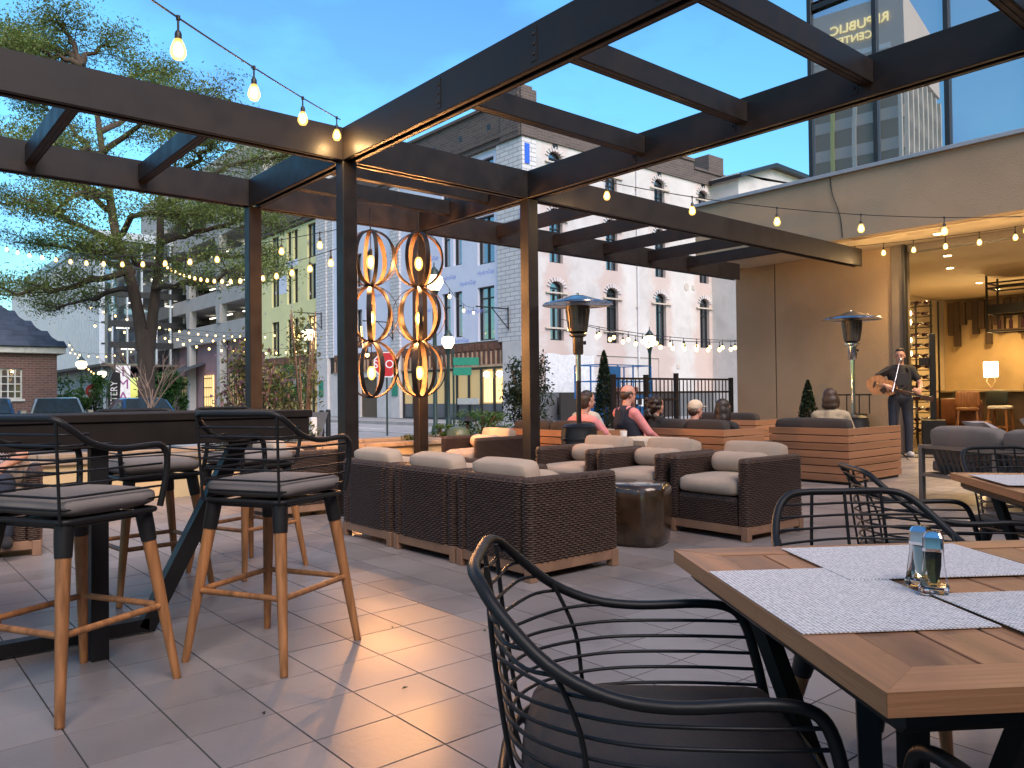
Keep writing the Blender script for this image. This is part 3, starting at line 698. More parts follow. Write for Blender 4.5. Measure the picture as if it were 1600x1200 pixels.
MB().box((-.45, -.6, .72), (.45, .6, .775), .01).build('top', 'leather_green', dt); MB().box((-.06, -.06, 0.005), (.06, .06, .719)).build('leg', 'black_metal', dt); MB().box((-.3, -.3, .004), (.3, .3, .02)).build('foot', 'black_metal', dt)
# ================================================================== far buildings
def fac(name, x, y, z, face, label, cat='building'):
    """face 'x': front towards -x, local +X runs towards -y; face 'y': front towards -y"""
    return empty(name, (x, y, z), 0 if face == 'y' else R(-90), label, cat)
def wall_open(mb, u0, u1, z0, z1, ops, depth=.22, n0=0.0):
    us = sorted(set([u0, u1]+[o[0] for o in ops]+[o[1] for o in ops])); zs = sorted(set([z0, z1]+[o[2] for o in ops]+[o[3] for o in ops]))
    us = [u for u in us if u0 <= u <= u1]; zs = [z for z in zs if z0 <= z <= z1]
    for i in range(len(us)-1):
        for j in range(len(zs)-1):
            cu, cz = (us[i]+us[i+1])/2, (zs[j]+zs[j+1])/2
            if any(o[0] < cu < o[1] and o[2] < cz < o[3] for o in ops): continue
            mb.add([(us[i], n0, zs[j]), (us[i+1], n0, zs[j]), (us[i+1], n0, zs[j+1]), (us[i], n0, zs[j+1])], [(0, 1, 2, 3)])
    for o in ops:
        a, b, c, d = o[:4]
        mb.add([(a, n0, c), (a, n0+depth, c), (a, n0+depth, d), (a, n0, d)], [(0, 1, 2, 3)]); mb.add([(b, n0, c), (b, n0+depth, c), (b, n0+depth, d), (b, n0, d)], [(3, 2, 1, 0)])
        mb.add([(a, n0, c), (b, n0, c), (b, n0+depth, c), (a, n0+depth, c)], [(0, 1, 2, 3)]); mb.add([(a, n0, d), (b, n0, d), (b, n0+depth, d), (a, n0+depth, d)], [(3, 2, 1, 0)])
        if len(o) > 4 and o[4]:     # segmental arch: fill the corners
            r = o[4]; n = 8; mid = (a+b)/2; hw = (b-a)/2
            arc = [(mid-hw*cos(pi*k/n), d-r+r*sin(pi*k/n)) for k in range(n+1)]
            for k in range(n):
                (x0_, y0_), (x1_, y1_) = arc[k], arc[k+1]
                mb.add([(x0_, n0, y0_), (x1_, n0, y1_), (x1_, n0, d), (x0_, n0, d)], [(0, 1, 2, 3)])
                mb.add([(x0_, n0, y0_), (x1_, n0, y1_), (x1_, n0+depth, y1_), (x0_, n0+depth, y0_)], [(0, 1, 2, 3)])
    return mb
def window(parent, a, b, c, d, n=.14, arch=0, vbars=1, hbars=(), pane='pane', fw=.06):
    mb = MB(); zt = d-arch
    for (p0, p1) in (((a, c), (b, c+fw)), ((a, c+fw), (a+fw, zt)), ((b-fw, c+fw), (b, zt))): mb.box((p0[0], n, p0[1]), (p1[0], n+.06, p1[1]))
    if arch:
        mid, hw = (a+b)/2, (b-a)/2
        for k in range(8):
            p = (mid-hw*.95*cos(pi*k/8), n+.03, zt+arch*.93*sin(pi*k/8)); q = (mid-hw*.95*cos(pi*(k+1)/8), n+.03, zt+arch*.93*sin(pi*(k+1)/8)); mb.bar(p, q, .06, fw, up=(0, 1, 0))
        mb.box((a+fw, n, zt-fw/2), (b-fw, n+.06, zt+fw/2))
    else: mb.box((a, n, d-fw), (b, n+.06, d))
    for k in range(vbars):
        u = a+(b-a)*(k+1)/(vbars+1); mb.box((u-fw*.45, n-.005, c+fw), (u+fw*.45, n+.055, (zt if arch else d)-fw))
    for hz in hbars: mb.box((a+fw, n-.003, hz-fw*.4), (b-fw, n+.057, hz+fw*.4))
    w = mb.build('window', 'window_frame', parent)
    MB().box((a+.01, n+.062, c+.01), (b-.01, n+.075, d-.005)).build('pane', pane, w)
    return w

# ---- white corner building, street face (towards -x). local u = 26.3 - y
wb = fac('corner_building', 23.0, 26.3, 0, 'x', 'white four storey corner building under renovation, with wrap, yellow board and dark brick parapet')
U = lambda y: 26.3-y
def yw(y0, y1): return (min(U(y0), U(y1)), max(U(y0), U(y1)))
ops = []; wins = []
for (y0, y1, c, d, vb, hb) in [(32.55, 31.85, 4.03, 6.28, 0, (5.6,)), (31.57, 30.88, 4.03, 6.28, 0, (5.6,)), (29.64, 28.38, 3.75, 6.28, 1, (5.75,)), (32.5, 31.83, 7.6, 9.55, 0, (9.0,)), (31.55, 30.87, 7.57, 9.55, 0, (9.0,)), (29.62, 28.34, 7.35, 9.6, 1, ()),
                               (32.5, 31.83, 10.6, 12.3, 0, ()), (31.55, 30.87, 10.6, 12.3, 0, ()), (29.62, 28.34, 10.6, 12.3, 1, ()), (40.2, 39.5, 4.03, 6.28, 0, ()), (41.3, 40.6, 4.03, 6.28, 0, ()), (40.2, 39.5, 7.6, 9.55, 0, ()), (41.3, 40.6, 7.6, 9.55, 0, ())]:
    a, b = yw(y0, y1); ops.append((a, b, c, d)); wins.append((a, b, c, d, vb, hb, 'pane_blue'))
mb = wall_open(MB(), U(44.1), U(28.0), 3.72, 12.64, ops, .2); mb.build('wrap_wall', 'house_wrap', wb)
yops = []
for (y0, y1) in ((53.25, 52.03), (50.72, 50.04), (49.74, 49.02), (47.65, 46.43)):
    for (c, d) in ((10.2, 12.4), (7.5, 9.76), (4.1, 6.46)):
        a, b = yw(y0, y1); yops.append((a, b, c, d)); wins.append((a, b, c, d, 1 if abs(y0-y1) > 1 else 0, (d-.5,) if d < 7 else (), 'lit_window' if (y0 > 47 and y0 < 48 and d < 7) else 'pane'))
mb = wall_open(MB(), U(55.3), U(46.2), 3.95, 12.55, yops, .2); mb.build('yellow_wall', 'yellow_board', wb)
for _k, wv in enumerate(wins):
    _w = window(wb, *wv[:4], vbars=wv[4], hbars=wv[5], pane=wv[6], fw=.07)
for (a_, b_, c_, d_) in ((U(52.0), U(50.75), 8.3, 9.5), (U(50.7), U(49.0), 10.0, 10.4)): MB().box((a_, -.006, c_), (b_, -.003, d_)).build('wrap_patch', 'house_wrap', wb)
# print of the wrap and board: small marks in rows
for k, (y, z) in enumerate([(32.0, 7.05), (30.4, 6.6), (29.0, 6.95), (30.2, 9.2), (29.9, 5.2), (33.5, 8.2), (34.2, 5.6), (31.0, 3.85), (33.0, 9.7), (29.3, 9.9), (38.5, 6.9)]):
    text('lettering', 'HydroGap', .30, 'wrap_blue', wb, (U(y), -.004, z), (R(90), 0, 0), .001)
for k in range(14):
    y = 54.5-(k*1.37) % 8; z = 7.1+(k*2.9) % 5.2
    MB().prism([(0, 0), (.3, 0), (.15, .26)], 0, -.002, 'y').build('printed_mark', 'tower_stone', wb, None, (U(y), -.002, z))
# brick piers and white columns
def pier(y0, y1, z0, z1, m, proud=.12, name='brick_pier'):
    a, b = yw(y0, y1); return MB().box((a, -proud, z0), (b, .1, z1), .01).build(name, m, wb)
pier(28.0, 26.3, 3.6, 12.64, 'brick_white'); pier(27.65, 26.3, 0, 3.59, 'white_wall', .16, 'column_base')
pier(37.3, 36.4, 3.4, 12.64, 'brick_white'); pier(37.3, 36.4, 0, 3.39, 'white_wall', .14, 'column_base')
pier(46.2, 44.85, 3.6, 13.2, 'brick_white'); pier(44.85, 44.1, 3.6, 13.0, 'brick_white', .04); pier(46.1, 44.7, 0, 3.59, 'white_wall', .14, 'column_base')
pier(56.0, 55.3, 0, 13, 'brick_white')
MB().box((U(26.3)-.0, -.12, 3.6), (U(26.3)+.75*0+.001, 0, 3.7)).build('band', 'white_wall', wb)
# parapet of dark brick with corner block
MB().box((U(55.9), -.16, 12.645), (U(26.3)+.0, .3, 14.45), 0).build('parapet', 'brick_dark', wb)
MB().box((U(55.9), -.26, 14.451), (U(26.3), .34, 14.62), .02).build('parapet_cap', 'brick_dark', wb)
MB().box((U(55.9), -.24, 12.9), (U(26.3), -.161, 13.1)).build('cornice', 'brick_dark', wb)
MB().box((U(27.6), -.22, 12.64), (U(26.3)+.05, .6, 15.0), .02).build('corner_block', 'brick_dark', wb)
for k in range(8): MB().box((U(28.6+k*2.2), -.168, 13.5), (U(28.35+k*2.2), -.161, 13.75)).build('vent', 'window_frame', wb)
# rusty joist band with studs
for (ya, yb, z0, z1) in ((36.4, 27.65, 2.62, 3.72), (44.1, 37.3, 2.7, 4.45), (55.3, 46.1, 2.75, 3.94)):
    a, b = yw(ya, yb); MB().box((a, .02, z0), (b, .3, z1)).build('joist_band', 'joist_rust', wb)
    MB().box((a, -.06, z0-.1), (b, .02, z0)).build('steel_angle', 'stud_tan', wb)
    n = int((b-a)/.36)
    for k in range(n): MB().box((a+.15+k*.36, -.05, z0+.01), (a+.22+k*.36, .019, z0+.62)).build('stud', 'stud_tan', wb)
    for k in range(int((b-a)/.5)): MB().box((a+.1+k*.5+random.uniform(-.05, .05), -.03, z0+.68), (a+.42+k*.5, .019, min(z1-.03, z0+.68+random.uniform(.22, .36))), .02).build('block', 'joist_rust', wb)
# storefront
a, b = yw(36.4, 27.65)
for k in range(9):
    u0, u1 = a+k*(b-a)/9, a+(k+1)*(b-a)/9
    fr = MB().box((u0, .05, 0), (u0+.11, .2, 2.52)).box((u0+.11, .05, 2.40), (u1, .2, 2.52)).box((u0+.11, .05, 0), (u1, .2, .08)).build('storefront_frame', 'window_frame', wb)
    MB().box((u0+.11, .13, .78), (u1, .15, 2.40)).build('pane', 'lit_window_dim' if k not in (6, 7) else 'lit_window_dim', fr)
    MB().box((u0+.11, .13, .08), (u1, .15, .779)).build('kick_panel', 'grey_planter', fr)
for k, y in enumerate((29.35, 28.45)):
    MB().box((U(y), .10, .85), (U(y)+.62-.2*k, .128, 2.0)).build('lit_doorway', 'lit_window', wb)
for y in (28.9, 27.95): MB().ellip((U(y), -.1, 2.15), (.16, .16, .16), 10, 7).build('globe_light', 'lantern_glow', wb, 80)
MB().box((U(31.3), -.03, .75), (U(29.6), -.005, 1.05)).build('notice_board', 'trim_white', wb)
# white ground floor wall with dark door, framed notices
a, b = yw(44.7, 37.3); mbx = wall_open(MB(), a, b, 0, 2.6, [(U(40.9), U(39.0), 0, 2.3)], .2); mbx.build('shop_wall', 'white_wall', wb)
MB().box((U(40.9), .12, 0), (U(39.0), .18, 2.3)).build('door', 'bar_front', wb)
MB().box((U(45.8), -.18, 1.2), (U(45.2), -.162, 2.2)).build('notice', 'sign_green', wb); MB().box((U(43.6), -.03, 1.25), (U(42.75), -.01, 2.05)).build('notice', 'joist_rust', wb)
MB().box((U(37.15), -.18, 1.2), (U(36.55), -.162, 2.2)).build('notice', 'sign_green', wb)
a, b = yw(55.3, 46.1); MB().box((a, .25, 0), (b, .3, 2.7)).build('shop_back', 'lit_window_dim', wb)
for k in range(8): MB().box((a+k*1.15, .1, 0), (a+k*1.15+.10, .22, 2.7)).build('shop_post', 'window_frame', wb)
for z in (.1, .75, 1.5, 2.2): MB().box((a, .12, z), (b, .2, z+.07)).build('shop_rail', 'window_frame', wb)
# brackets that carry string lights
for y, z in ((27.2, 5.05), (37.0, 5.2), (45.4, 6.4)):
    mb = MB().tube([(U(y), -.16, z), (U(y)-.0, -2.0, z)], .03, 6).tube([(U(y), -.16, z-.9), (U(y), -1.1, z-.02)], .025, 6); mb.tube([(U(y), -.17, z-.95), (U(y), -.17, z+.1)], .03, 6); mb.build('bracket', 'black_metal', wb)
# ---- the side face (towards -y)
def worn_wall():
    m = M['white_wall'].copy(); m.name = 'worn_paint'; nt = m.node_tree; b = nt.nodes['Principled BSDF']
    src = b.inputs['Base Color'].links[0].from_socket
    tc = nt.nodes.new('ShaderNodeTexCoord'); sp = nt.nodes.new('ShaderNodeSeparateXYZ'); nt.links.new(tc.outputs['Object'], sp.inputs[0])
    def mth(op, a, b_=None, c_=None):
        n = nt.nodes.new('ShaderNodeMath'); n.operation = op
        for i, v in enumerate((a, b_, c_)):
            if v is None: continue
            if isinstance(v, (int, float)): n.inputs[i].default_value = v
            else: nt.links.new(v, n.inputs[i])
        return n.outputs[0]
    fr = mth('FRACT', mth('DIVIDE', mth('SUBTRACT', sp.outputs['X'], 0.135), 3.73))
    dist = mth('MULTIPLY', mth('ABSOLUTE', mth('SUBTRACT', fr, 0.5)), 3.73)
    no = nt.nodes.new('ShaderNodeTexNoise'); no.inputs['Scale'].default_value = 1.3; no.inputs['Detail'].default_value = 8; no.inputs['Roughness'].default_value = .65
    nt.links.new(tc.outputs['Object'], no.inputs['Vector'])
    e = mth('SUBTRACT', mth('MULTIPLY', no.outputs['Fac'], 2.4), mth('ADD', dist, 0.12))
    zz = mth('MULTIPLY', mth('SUBTRACT', sp.outputs['Z'], 8.0), -0.05)
    mk = nt.nodes.new('ShaderNodeMapRange'); mk.inputs[1].default_value = 0.05; mk.inputs[2].default_value = 0.65; mk.inputs[4].default_value = .62
    nt.links.new(mth('ADD', e, zz), mk.inputs[0])
    mx = nt.nodes.new('ShaderNodeMix'); mx.data_type = 'RGBA'; nt.links.new(mk.outputs[0], mx.inputs[0]); nt.links.new(src, mx.inputs[6]); mx.inputs[7].default_value = (.52, .37, .32, 1)
    nt.links.new(mx.outputs[2], b.inputs['Base Color']); M['worn_paint'] = m
worn_wall()
def blind(w, a, b, c, d, n):
    k = random.uniform(.25, .6); mb = MB(); z = d-.08
    while z > d-(d-c)*k: mb.box((a+.07, n, z-.045), (b-.07, n+.004, z)); z -= .055
    mb.build('blind', 'trim_white', w)
sf = empty('arched_window_building', (23.0, 26.3, 0), 0, 'pale painted brick block with arched windows facing the terrace, behind the fence', 'building')
sops = []; sw = []
for x in (25.0, 28.75, 32.45, 36.2, 39.9):
    for (c, d, ar) in ((3.66, 6.38, .3), (7.22, 9.75, .3), (10.35, 12.36, .3)):
        sops.append((x-.42-23, x+.42-23, c, d, ar)); sw.append((x-.42-23, x+.42-23, c, d, ar, x))
mb = wall_open(MB(), .7, 19.0, 0, 12.70, sops, .3); mb.build('wall', 'worn_paint', sf)
for (a, b, c, d, ar, x) in sw:
    dark = abs(x-28.75) < .1 and d < 9
    w = window(sf, a, b, c, d, .16, ar, 1, (d-.95,), 'window_frame' if dark else 'pane_blue', .06)
    for zb in ((d-.55, c+.55) if d < 7 and x < 30 else (d-.55,)):
        MB().box((a-.30+random.uniform(-.08, .08), -.10, zb-.035), (b+.30+random.uniform(-.08, .08), -.02, zb+.035)).build('prop_board', 'sill_board', sf)
    # brick arch over each head: single voussoirs
    mid, hw = (a+b)/2, (b-a)/2
    for k in range(9):
        t0 = pi*(k+.5)/9; p = Vector((mid-(hw+.12)*cos(t0), -.01, d-ar+(ar+.10)*sin(t0)))
        q = Vector((-cos(t0)*hw, 0, sin(t0)*(ar+.1))).normalized()
        MB().bar(p-q*.10, p+q*.10, .05, .10, up=(0, 1, 0)).build('voussoir', 'white_brick', sf)
for x in (30.6, 34.3, 38.1): MB().box((x-23-.18, -.012, 12.75-.55), (x-23+.18, -.002, 12.2+.3)).build('vent', 'window_frame', sf) if False else None
for x in (25.0, 28.75, 32.45, 36.2): MB().box((x-23-.16, -.012, 12.5), (x-23+.16, -.003, 12.72)).build('vent', 'window_frame', sf)
for x_ in (7.6, 15.2):
    MB().tube([(x_, -.06, .1), (x_, -.06, 12.6)], .05, 8).build('downpipe', 'white_brick', sf, 60)
    for z_ in (2.5, 5.5, 8.5, 11.5): MB().box((x_-.09, -.1, z_), (x_+.09, -.003, z_+.06)).build('pipe_clip', 'tower_stone', sf)
for (x_, z_) in ((3.9, 2.2), (10.8, 2.6), (12.2, 6.9), (5.6, 9.9)): MB().box((x_-.12, -.03, z_-.12), (x_+.12, -.003, z_+.12), .004).build('wall_vent', 'tower_stone', sf)
MB().tube([(4.6, -.03, 3.05), (9.2, -.03, 3.0), (9.2, -.03, 1.4)], .02, 6).build('conduit', 'tower_stone', sf)
MB().lathe([(.0, 0), (.2, 0), (.2, .03), (0, .03)], 16).build('round_vent', 'tower_stone', sf, 40, (34.6-23, -.0, 6.9), (R(90), 0, 0))
MB().box((-.1, -.13, 0), (.69, .2, 3.59), .01).build('column_base', 'white_wall', sf); MB().box((-.12+.005, -.12, 3.6), (.72, .2, 12.64), .01).build('brick_pier', 'brick_white', sf)
MB().box((.72, -.08, 12.701), (12.3, .4, 13.75)).build('parapet', 'brick_dark', sf); MB().box((12.3, -.08, 12.701), (19, .4, 13.36)).build('parapet', 'brick_dark', sf)
MB().box((.7, -.16, 13.751), (12.32, .45, 13.93), .02).build('parapet_cap', 'brick_dark', sf); MB().box((12.32, -.16, 13.361), (19, .45, 13.5), .02).build('parapet_cap', 'brick_dark', sf)
MB().box((-.2, -.2, 12.645), (.72, .6, 14.8), .02).build('corner_block', 'brick_dark', sf)
MB().box((14.5, .5, 12.7), (15.9, 1.6, 14.75), .02).build('chimney', 'brick_dark', sf)
MB().box((.72, -.04, 0), (19, -.003, 1.28)).build('plinth', 'grey_planter', sf)
for k in range(4): MB().box((1.9+k*.9, -.05, .25), (2.72+k*.9, -.042, 1.05)).build('plinth_panel', 'dark_fabric', sf)
bn = MB()
n = 14
for i in range(n+1):
    for j in range(8):
        bn.v.append((1.17+3.2*i/n, -.07-.03*sin(i*1.9+j*.7)*(1 if 0 < j < 7 else .3), 1.27+1.75*j/7+.04*sin(i*.9)*(j == 7)))
for i in range(n):
    for j in range(7): bn.f.append((i*8+j, (i+1)*8+j, (i+1)*8+j+1, i*8+j+1))
bno = bn.build('hanging_sheet', 'tape_white', sf, 60)
MB().box((-.3, -.16, 8.7), (-.02, -.125, 9.4)).build('blue_strip', 'blue_strip', sf)
for z in (11.9, 9.2): MB().box((.02, -.15, z-.45), (.30, -.122, z+.45)).build('blue_strip', 'blue_strip', sf)
# shed roofed house behind the stucco wing
gh = empty('gabled_annex', (37.9, 24.5, 2.75), 0, 'pale gabled roof annex peeking above the stucco wing', 'building')
MB().box((-1.0, 0, -2.75), (9, 8, 10.3)).build('wall', 'white_wall', gh)
MB().prism([(-1.3, 10.15), (2.2, 11.35), (9.3, 11.15), (9.3, 10.95), (2.2, 11.12), (-1.3, 9.95)], -.4, 8, 'y').build('roof', 'window_frame', gh)
MB().prism([(-.98, 10.301), (9, 10.301), (9, 10.96), (2.2, 11.12), (-.98, 10.1)], .01, 8, 'y').build('gable', 'white_wall', gh)

# ---- parking garage beyond the yellow front (towards -x)
pgx = fac('parking_garage', 23.6, 56.0, 0, 'x', 'concrete parking garage with stacked open decks behind the tree')
V = lambda y: 56.0-y
L0, L1 = V(82), V(56.1)
for z0, z1 in ((5.9, 7.4), (8.9, 10.1), (11.6, 13.0), (14.6, 16.0), (17.4, 18.8)):
    MB().box((L0, 0, z0), (L1, .3, z1), .02).build('spandrel', 'concrete', pgx); MB().box((L0, .3, z0), (L1, 14, z0+.3)).build('deck', 'concrete', pgx)
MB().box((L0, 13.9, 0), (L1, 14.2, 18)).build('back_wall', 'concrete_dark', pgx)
for y in (58, 65.1, 72.5, 79.5):
    for z0, z1 in ((7.4, 8.9), (10.1, 11.6), (13.0, 14.6), (16, 17.4)):
        u = V(y); MB().prism([(u-.55, z1), (u-.3, z0), (u+.3, z0), (u+.55, z1)], -.12, .5, 'y').build('column', 'concrete', pgx)
    MB().box((V(y)-.3, -.1, 0), (V(y)+.3, .5, 5.9)).build('column', 'concrete', pgx)
for z in (8.6, 11.3, 14.3, 17.1):
    for k in range(6): MB().box((V(58.5+k*4), 2.5, z), (V(58.5+k*4)+1.3, 2.7, z+.08)).build('tube_light', 'tube_light', pgx); MB().box((V(60.5+k*4), 6.5, z), (V(60.5+k*4)+1.3, 6.7, z+.08)).build('tube_light', 'tube_light', pgx)
MB().box((L0, .6, 0), (L1, .9, 5.9)).build('ground_wall', 'pink_wall', pgx)
for k, y in enumerate((58.5, 62, 68, 74)):
    wv = MB().box((V(y)-2.0, .45, .3), (V(y), .59, 3.2)).build('shop_window', 'lit_window' if k in (0, 2) else 'lit_window_dim', pgx)
    for q in range(5): MB().box((V(y)-2.0+q*.48, .40, .3), (V(y)-1.93+q*.48, .449, 3.2)).build('glazing_bar', 'window_frame', wv)
    for q in range(4): MB().box((V(y)-2.0, .36, .5+q*.8), (V(y), .398, .57+q*.8)).build('glazing_bar', 'window_frame', wv)
MB().prism([(-1.6, 3.5), (.55, 4.3), (.55, 4.2), (-1.6, 3.4)], V(75), V(70), 'x').build('awning', 'awning', pgx)
# ---- office block with vertical fins
ob = fac('office_block', 17.4, 76.9, 0, 'x', 'glass office block with rows of pale vertical fins at far left')
W_ = lambda y: 76.9-y
MB().box((W_(125), .35, 4.4), (-.01, .6, 15.5)).build('glass_wall', 'pane_blue', ob)
for k in range(74): MB().box((W_(77.05+k*.65)-.09, -.12, 4.4), (W_(77.05+k*.65)+.09, .34, 15.5)).build('fin', 'fin_metal', ob)
for z in (4.4, 6.2, 8.1, 10.8, 13.4, 15.4): MB().box((W_(125), .05, z-.06), (-.0, .33, z+.06)).build('floor_band', 'window_frame', ob)
MB().box((W_(125), -.2, 15.5), (.1, 14, 16.3), .02).build('roof', 'fin_metal', ob)
MB().box((W_(125), 1.6, -.1), (-.8, 1.9, 4.4)).build('ground_floor', 'pane', ob)
for k in range(50): MB().box((W_(78.4+k*.9)-.06, 1.4, -.1), (W_(78.4+k*.9)+.06, 1.59, 4.4)).build('ground_mullion', 'fin_metal', ob)
MB().box((W_(125), -.05, 4.2), (-.02, 13, 4.39)).build('soffit', 'concrete_dark', ob)
for k in range(9):
    o_ = MB().box((-.25, .9+k*1.25, 4.41), (.0, 1.02+k*1.25, 15.5)).build('mullion', 'fin_metal', ob)
for z in (6.2, 8.1, 10.8, 13.4): MB().box((-.16, .6, z-.35), (.012, 12, z+.2)).build('spandrel', 'window_frame', ob)
MB().box((-.3, .6, 4.41), (-.17, 12, 15.5)).build('end_glass', 'pane', ob)
for k, (y, z) in enumerate(((1.3, 7.6), (3.5, 7.7), (5.5, 9.8), (2.2, 9.9), (4.2, 12.2), (1.7, 5.7))): MB().box((-.155, y, z), (-.14, y+1.1, z+.1)).build('tube_light', 'tube_light', ob)
for k in range(3): MB().box((W_(84+k*7), .33, 8.4), (W_(82.9+k*7), .345, 9.6)).build('lit_pane', 'lit_window_dim', ob)
# concrete tower rising behind the tree
ct = fac('concrete_block', 27.0, 84.0, 0, 'x', 'tall pale concrete block rising behind the garage and tree')
MB().box((-16, 0, 0), (20, 20, 24), .05).build('wall', 'concrete', ct)
for z in (20, 23): MB().box((-16.01, -.05, z), (20, -.001, z+.3)).build('band', 'tower_stone', ct)
MB().box((2, -.06, 21.0), (5, -.01, 22.4)).build('notice', 'house_wrap', ct)
# ---- small brick house with slate roof at the left edge
hb = empty('brick_house', (6.0, 33.0, -.2), 0, 'low brick house with blue slate hip roof at the left edge', 'house')
mb = wall_open(MB(), -12, 0, 0, 3.05, [(-1.95, -1.1, 1.42, 2.5), (-4.6, -3.7, 1.42, 2.5)], .15); mb.build('wall', 'brick_house', hb)
MB().box((-.25, 0.012, 0), (-.001, 9, 3.05)).build('side_wall', 'brick_house', hb)
MB().box((-12.2, -.22, 3.05), (.25, .0, 3.28), .02).build('cornice', 'trim_white', hb); MB().box((-.0, 0.001, 3.05), (.25, 9.2, 3.28), .02).build('cornice', 'trim_white', hb)
for (a, b) in ((-1.95, -1.1), (-4.6, -3.7)):
    w = window(hb, a, b, 1.42, 2.5, .05, 0, 3, (1.68, 1.95, 2.22), 'pane_blue', .045); w.data.materials[0] = M['trim_white']
    MB().box((a-.08, -.06, 1.33), (b+.08, .04, 1.415)).build('sill', 'trim_white', w)
# hip roof of slate courses, each course a row of slates
def slope_pt(t): return (-1.55*t, 1.6*t, 3.29+1.55*t)
rf = MB().add([(-12.3, -.3, 3.29), (.32, -.3, 3.29), (-1.5, 1.6, 4.86), (-12.3, 1.6, 4.86), (.32, 9.3, 3.29), (-1.5, 7.4, 4.86), (-12.3, 7.4, 4.86), (-12.3, 9.3, 3.29)], [(0, 1, 2, 3), (1, 4, 5, 2), (3, 2, 5, 6), (4, 7, 6, 5)]).build('roof', 'slate', hb)
for r in range(8):
    t0, t1 = r/8, (r+1.15)/8
    y0, y1 = -.32+1.92*t0, -.32+1.92*t1; z0, z1 = 3.30+1.57*t0, 3.30+1.57*t1; xe = .3-1.8*t0
    k = 0; x = xe-.02-(.15 if r % 2 else 0)
    while x > -4.2:
        s_ = MB().add([(x-.29, y0, z0+.03), (x, y0, z0+.03), (x-.06*(k == 0), y1, z1+.008), (x-.29, y1, z1+.008), (x-.29, y0, z0), (x, y0, z0)], [(0, 1, 2, 3), (4, 5, 1, 0)])
        s_.build('slate', 'slate', rf); x -= .30; k += 1
MB().box((-12, 1.7, 3.3), (-1.9, 7.2, 3.4)).build('attic_floor', 'soil', hb)
# ---- office tower across the square: outside the frame, seen mirrored in the upper glazing
tw = empty('sign_tower', (-52.5, 35.0, 0), math.atan2(.50, 1.0), 'stone office tower with roof lettering, mirrored in the upper glazing', 'building')
tw.rotation_euler[2] = 0
e1 = Vector((.763*.77+(-.646)*.64*1, 0, 0))
# virtual (mirrored) directions -> real ones: mirror x
rv, fv = Vector((.763, -.646)), Vector((.646, .763))
v1 = -rv*.77+fv*.64; v2 = rv*.64+fv*.77
r1 = Vector((-v1.x, v1.y)); r2 = Vector((-v2.x, v2.y))
def TP(a, b, z): return (r1.x*a+r2.x*b, r1.y*a+r2.y*b, z)
def tbox(name, a0, a1, b0, b1, z0, z1, m):
    vs = [TP(a, b, z) for z in (z0, z1) for (a, b) in ((a0, b0), (a1, b0), (a1, b1), (a0, b1))]
    return MB().add(vs, [(0, 3, 2, 1), (4, 5, 6, 7), (0, 1, 5, 4), (1, 2, 6, 5), (2, 3, 7, 6), (3, 0, 4, 7)]).build(name, m, tw)
TH = 41.5
tbox('body', 0, 16, 0, 16, 0, TH-7, 'tower_band'); tbox('crown', -.3, 16.3, -.3, 16.3, TH-6.2, TH, 'tower_stone'); tbox('crown_slot', .2, 15.8, .2, 15.8, TH-7, TH-6.2, 'trim_white')
for k in range(10): tbox('floor_band', -.12, 16.1, -.12, 16.1, TH-9.5-k*3.1, TH-8.3-k*3.1, 'tower_stone')
for k in range(8):
    tbox('fin', k*2.2+.0, k*2.2+.35, -.5, -.13, 0, TH-7, 'tower_lime' if k % 2 else 'tower_fin'); tbox('fin', -.5, -.13, k*2.2, k*2.2+.35, 0, TH-7, 'tower_fin')
tbox('light_strip', 1.0, 5.6, -.36, -.31, TH-5.2, TH-4.7, 'sign_white'); tbox('light_strip', 7.0, 13, -.36, -.31, TH-5.2, TH-4.7, 'sign_white')
tbox('logo', 8.6, 10.3, -.38, -.31, TH-3.6, TH-1.9, 'blue_strip'); tbox('logo_mark', 8.6, 9.4, -.42, -.385, TH-3.3, TH-2.4, 'sign_red')
_rz = math.atan2(r1.y, r1.x)
for s_, zz, sz, a_ in (('REPUBLIC', TH-2.2, 1.35, 3.9), ('CENTER', TH-3.5, 1.05, 4.6)):
    text('lettering', s_, sz, 'sign_glow', tw, TP(a_, -.45, zz), (R(90), 0, _rz), .08)
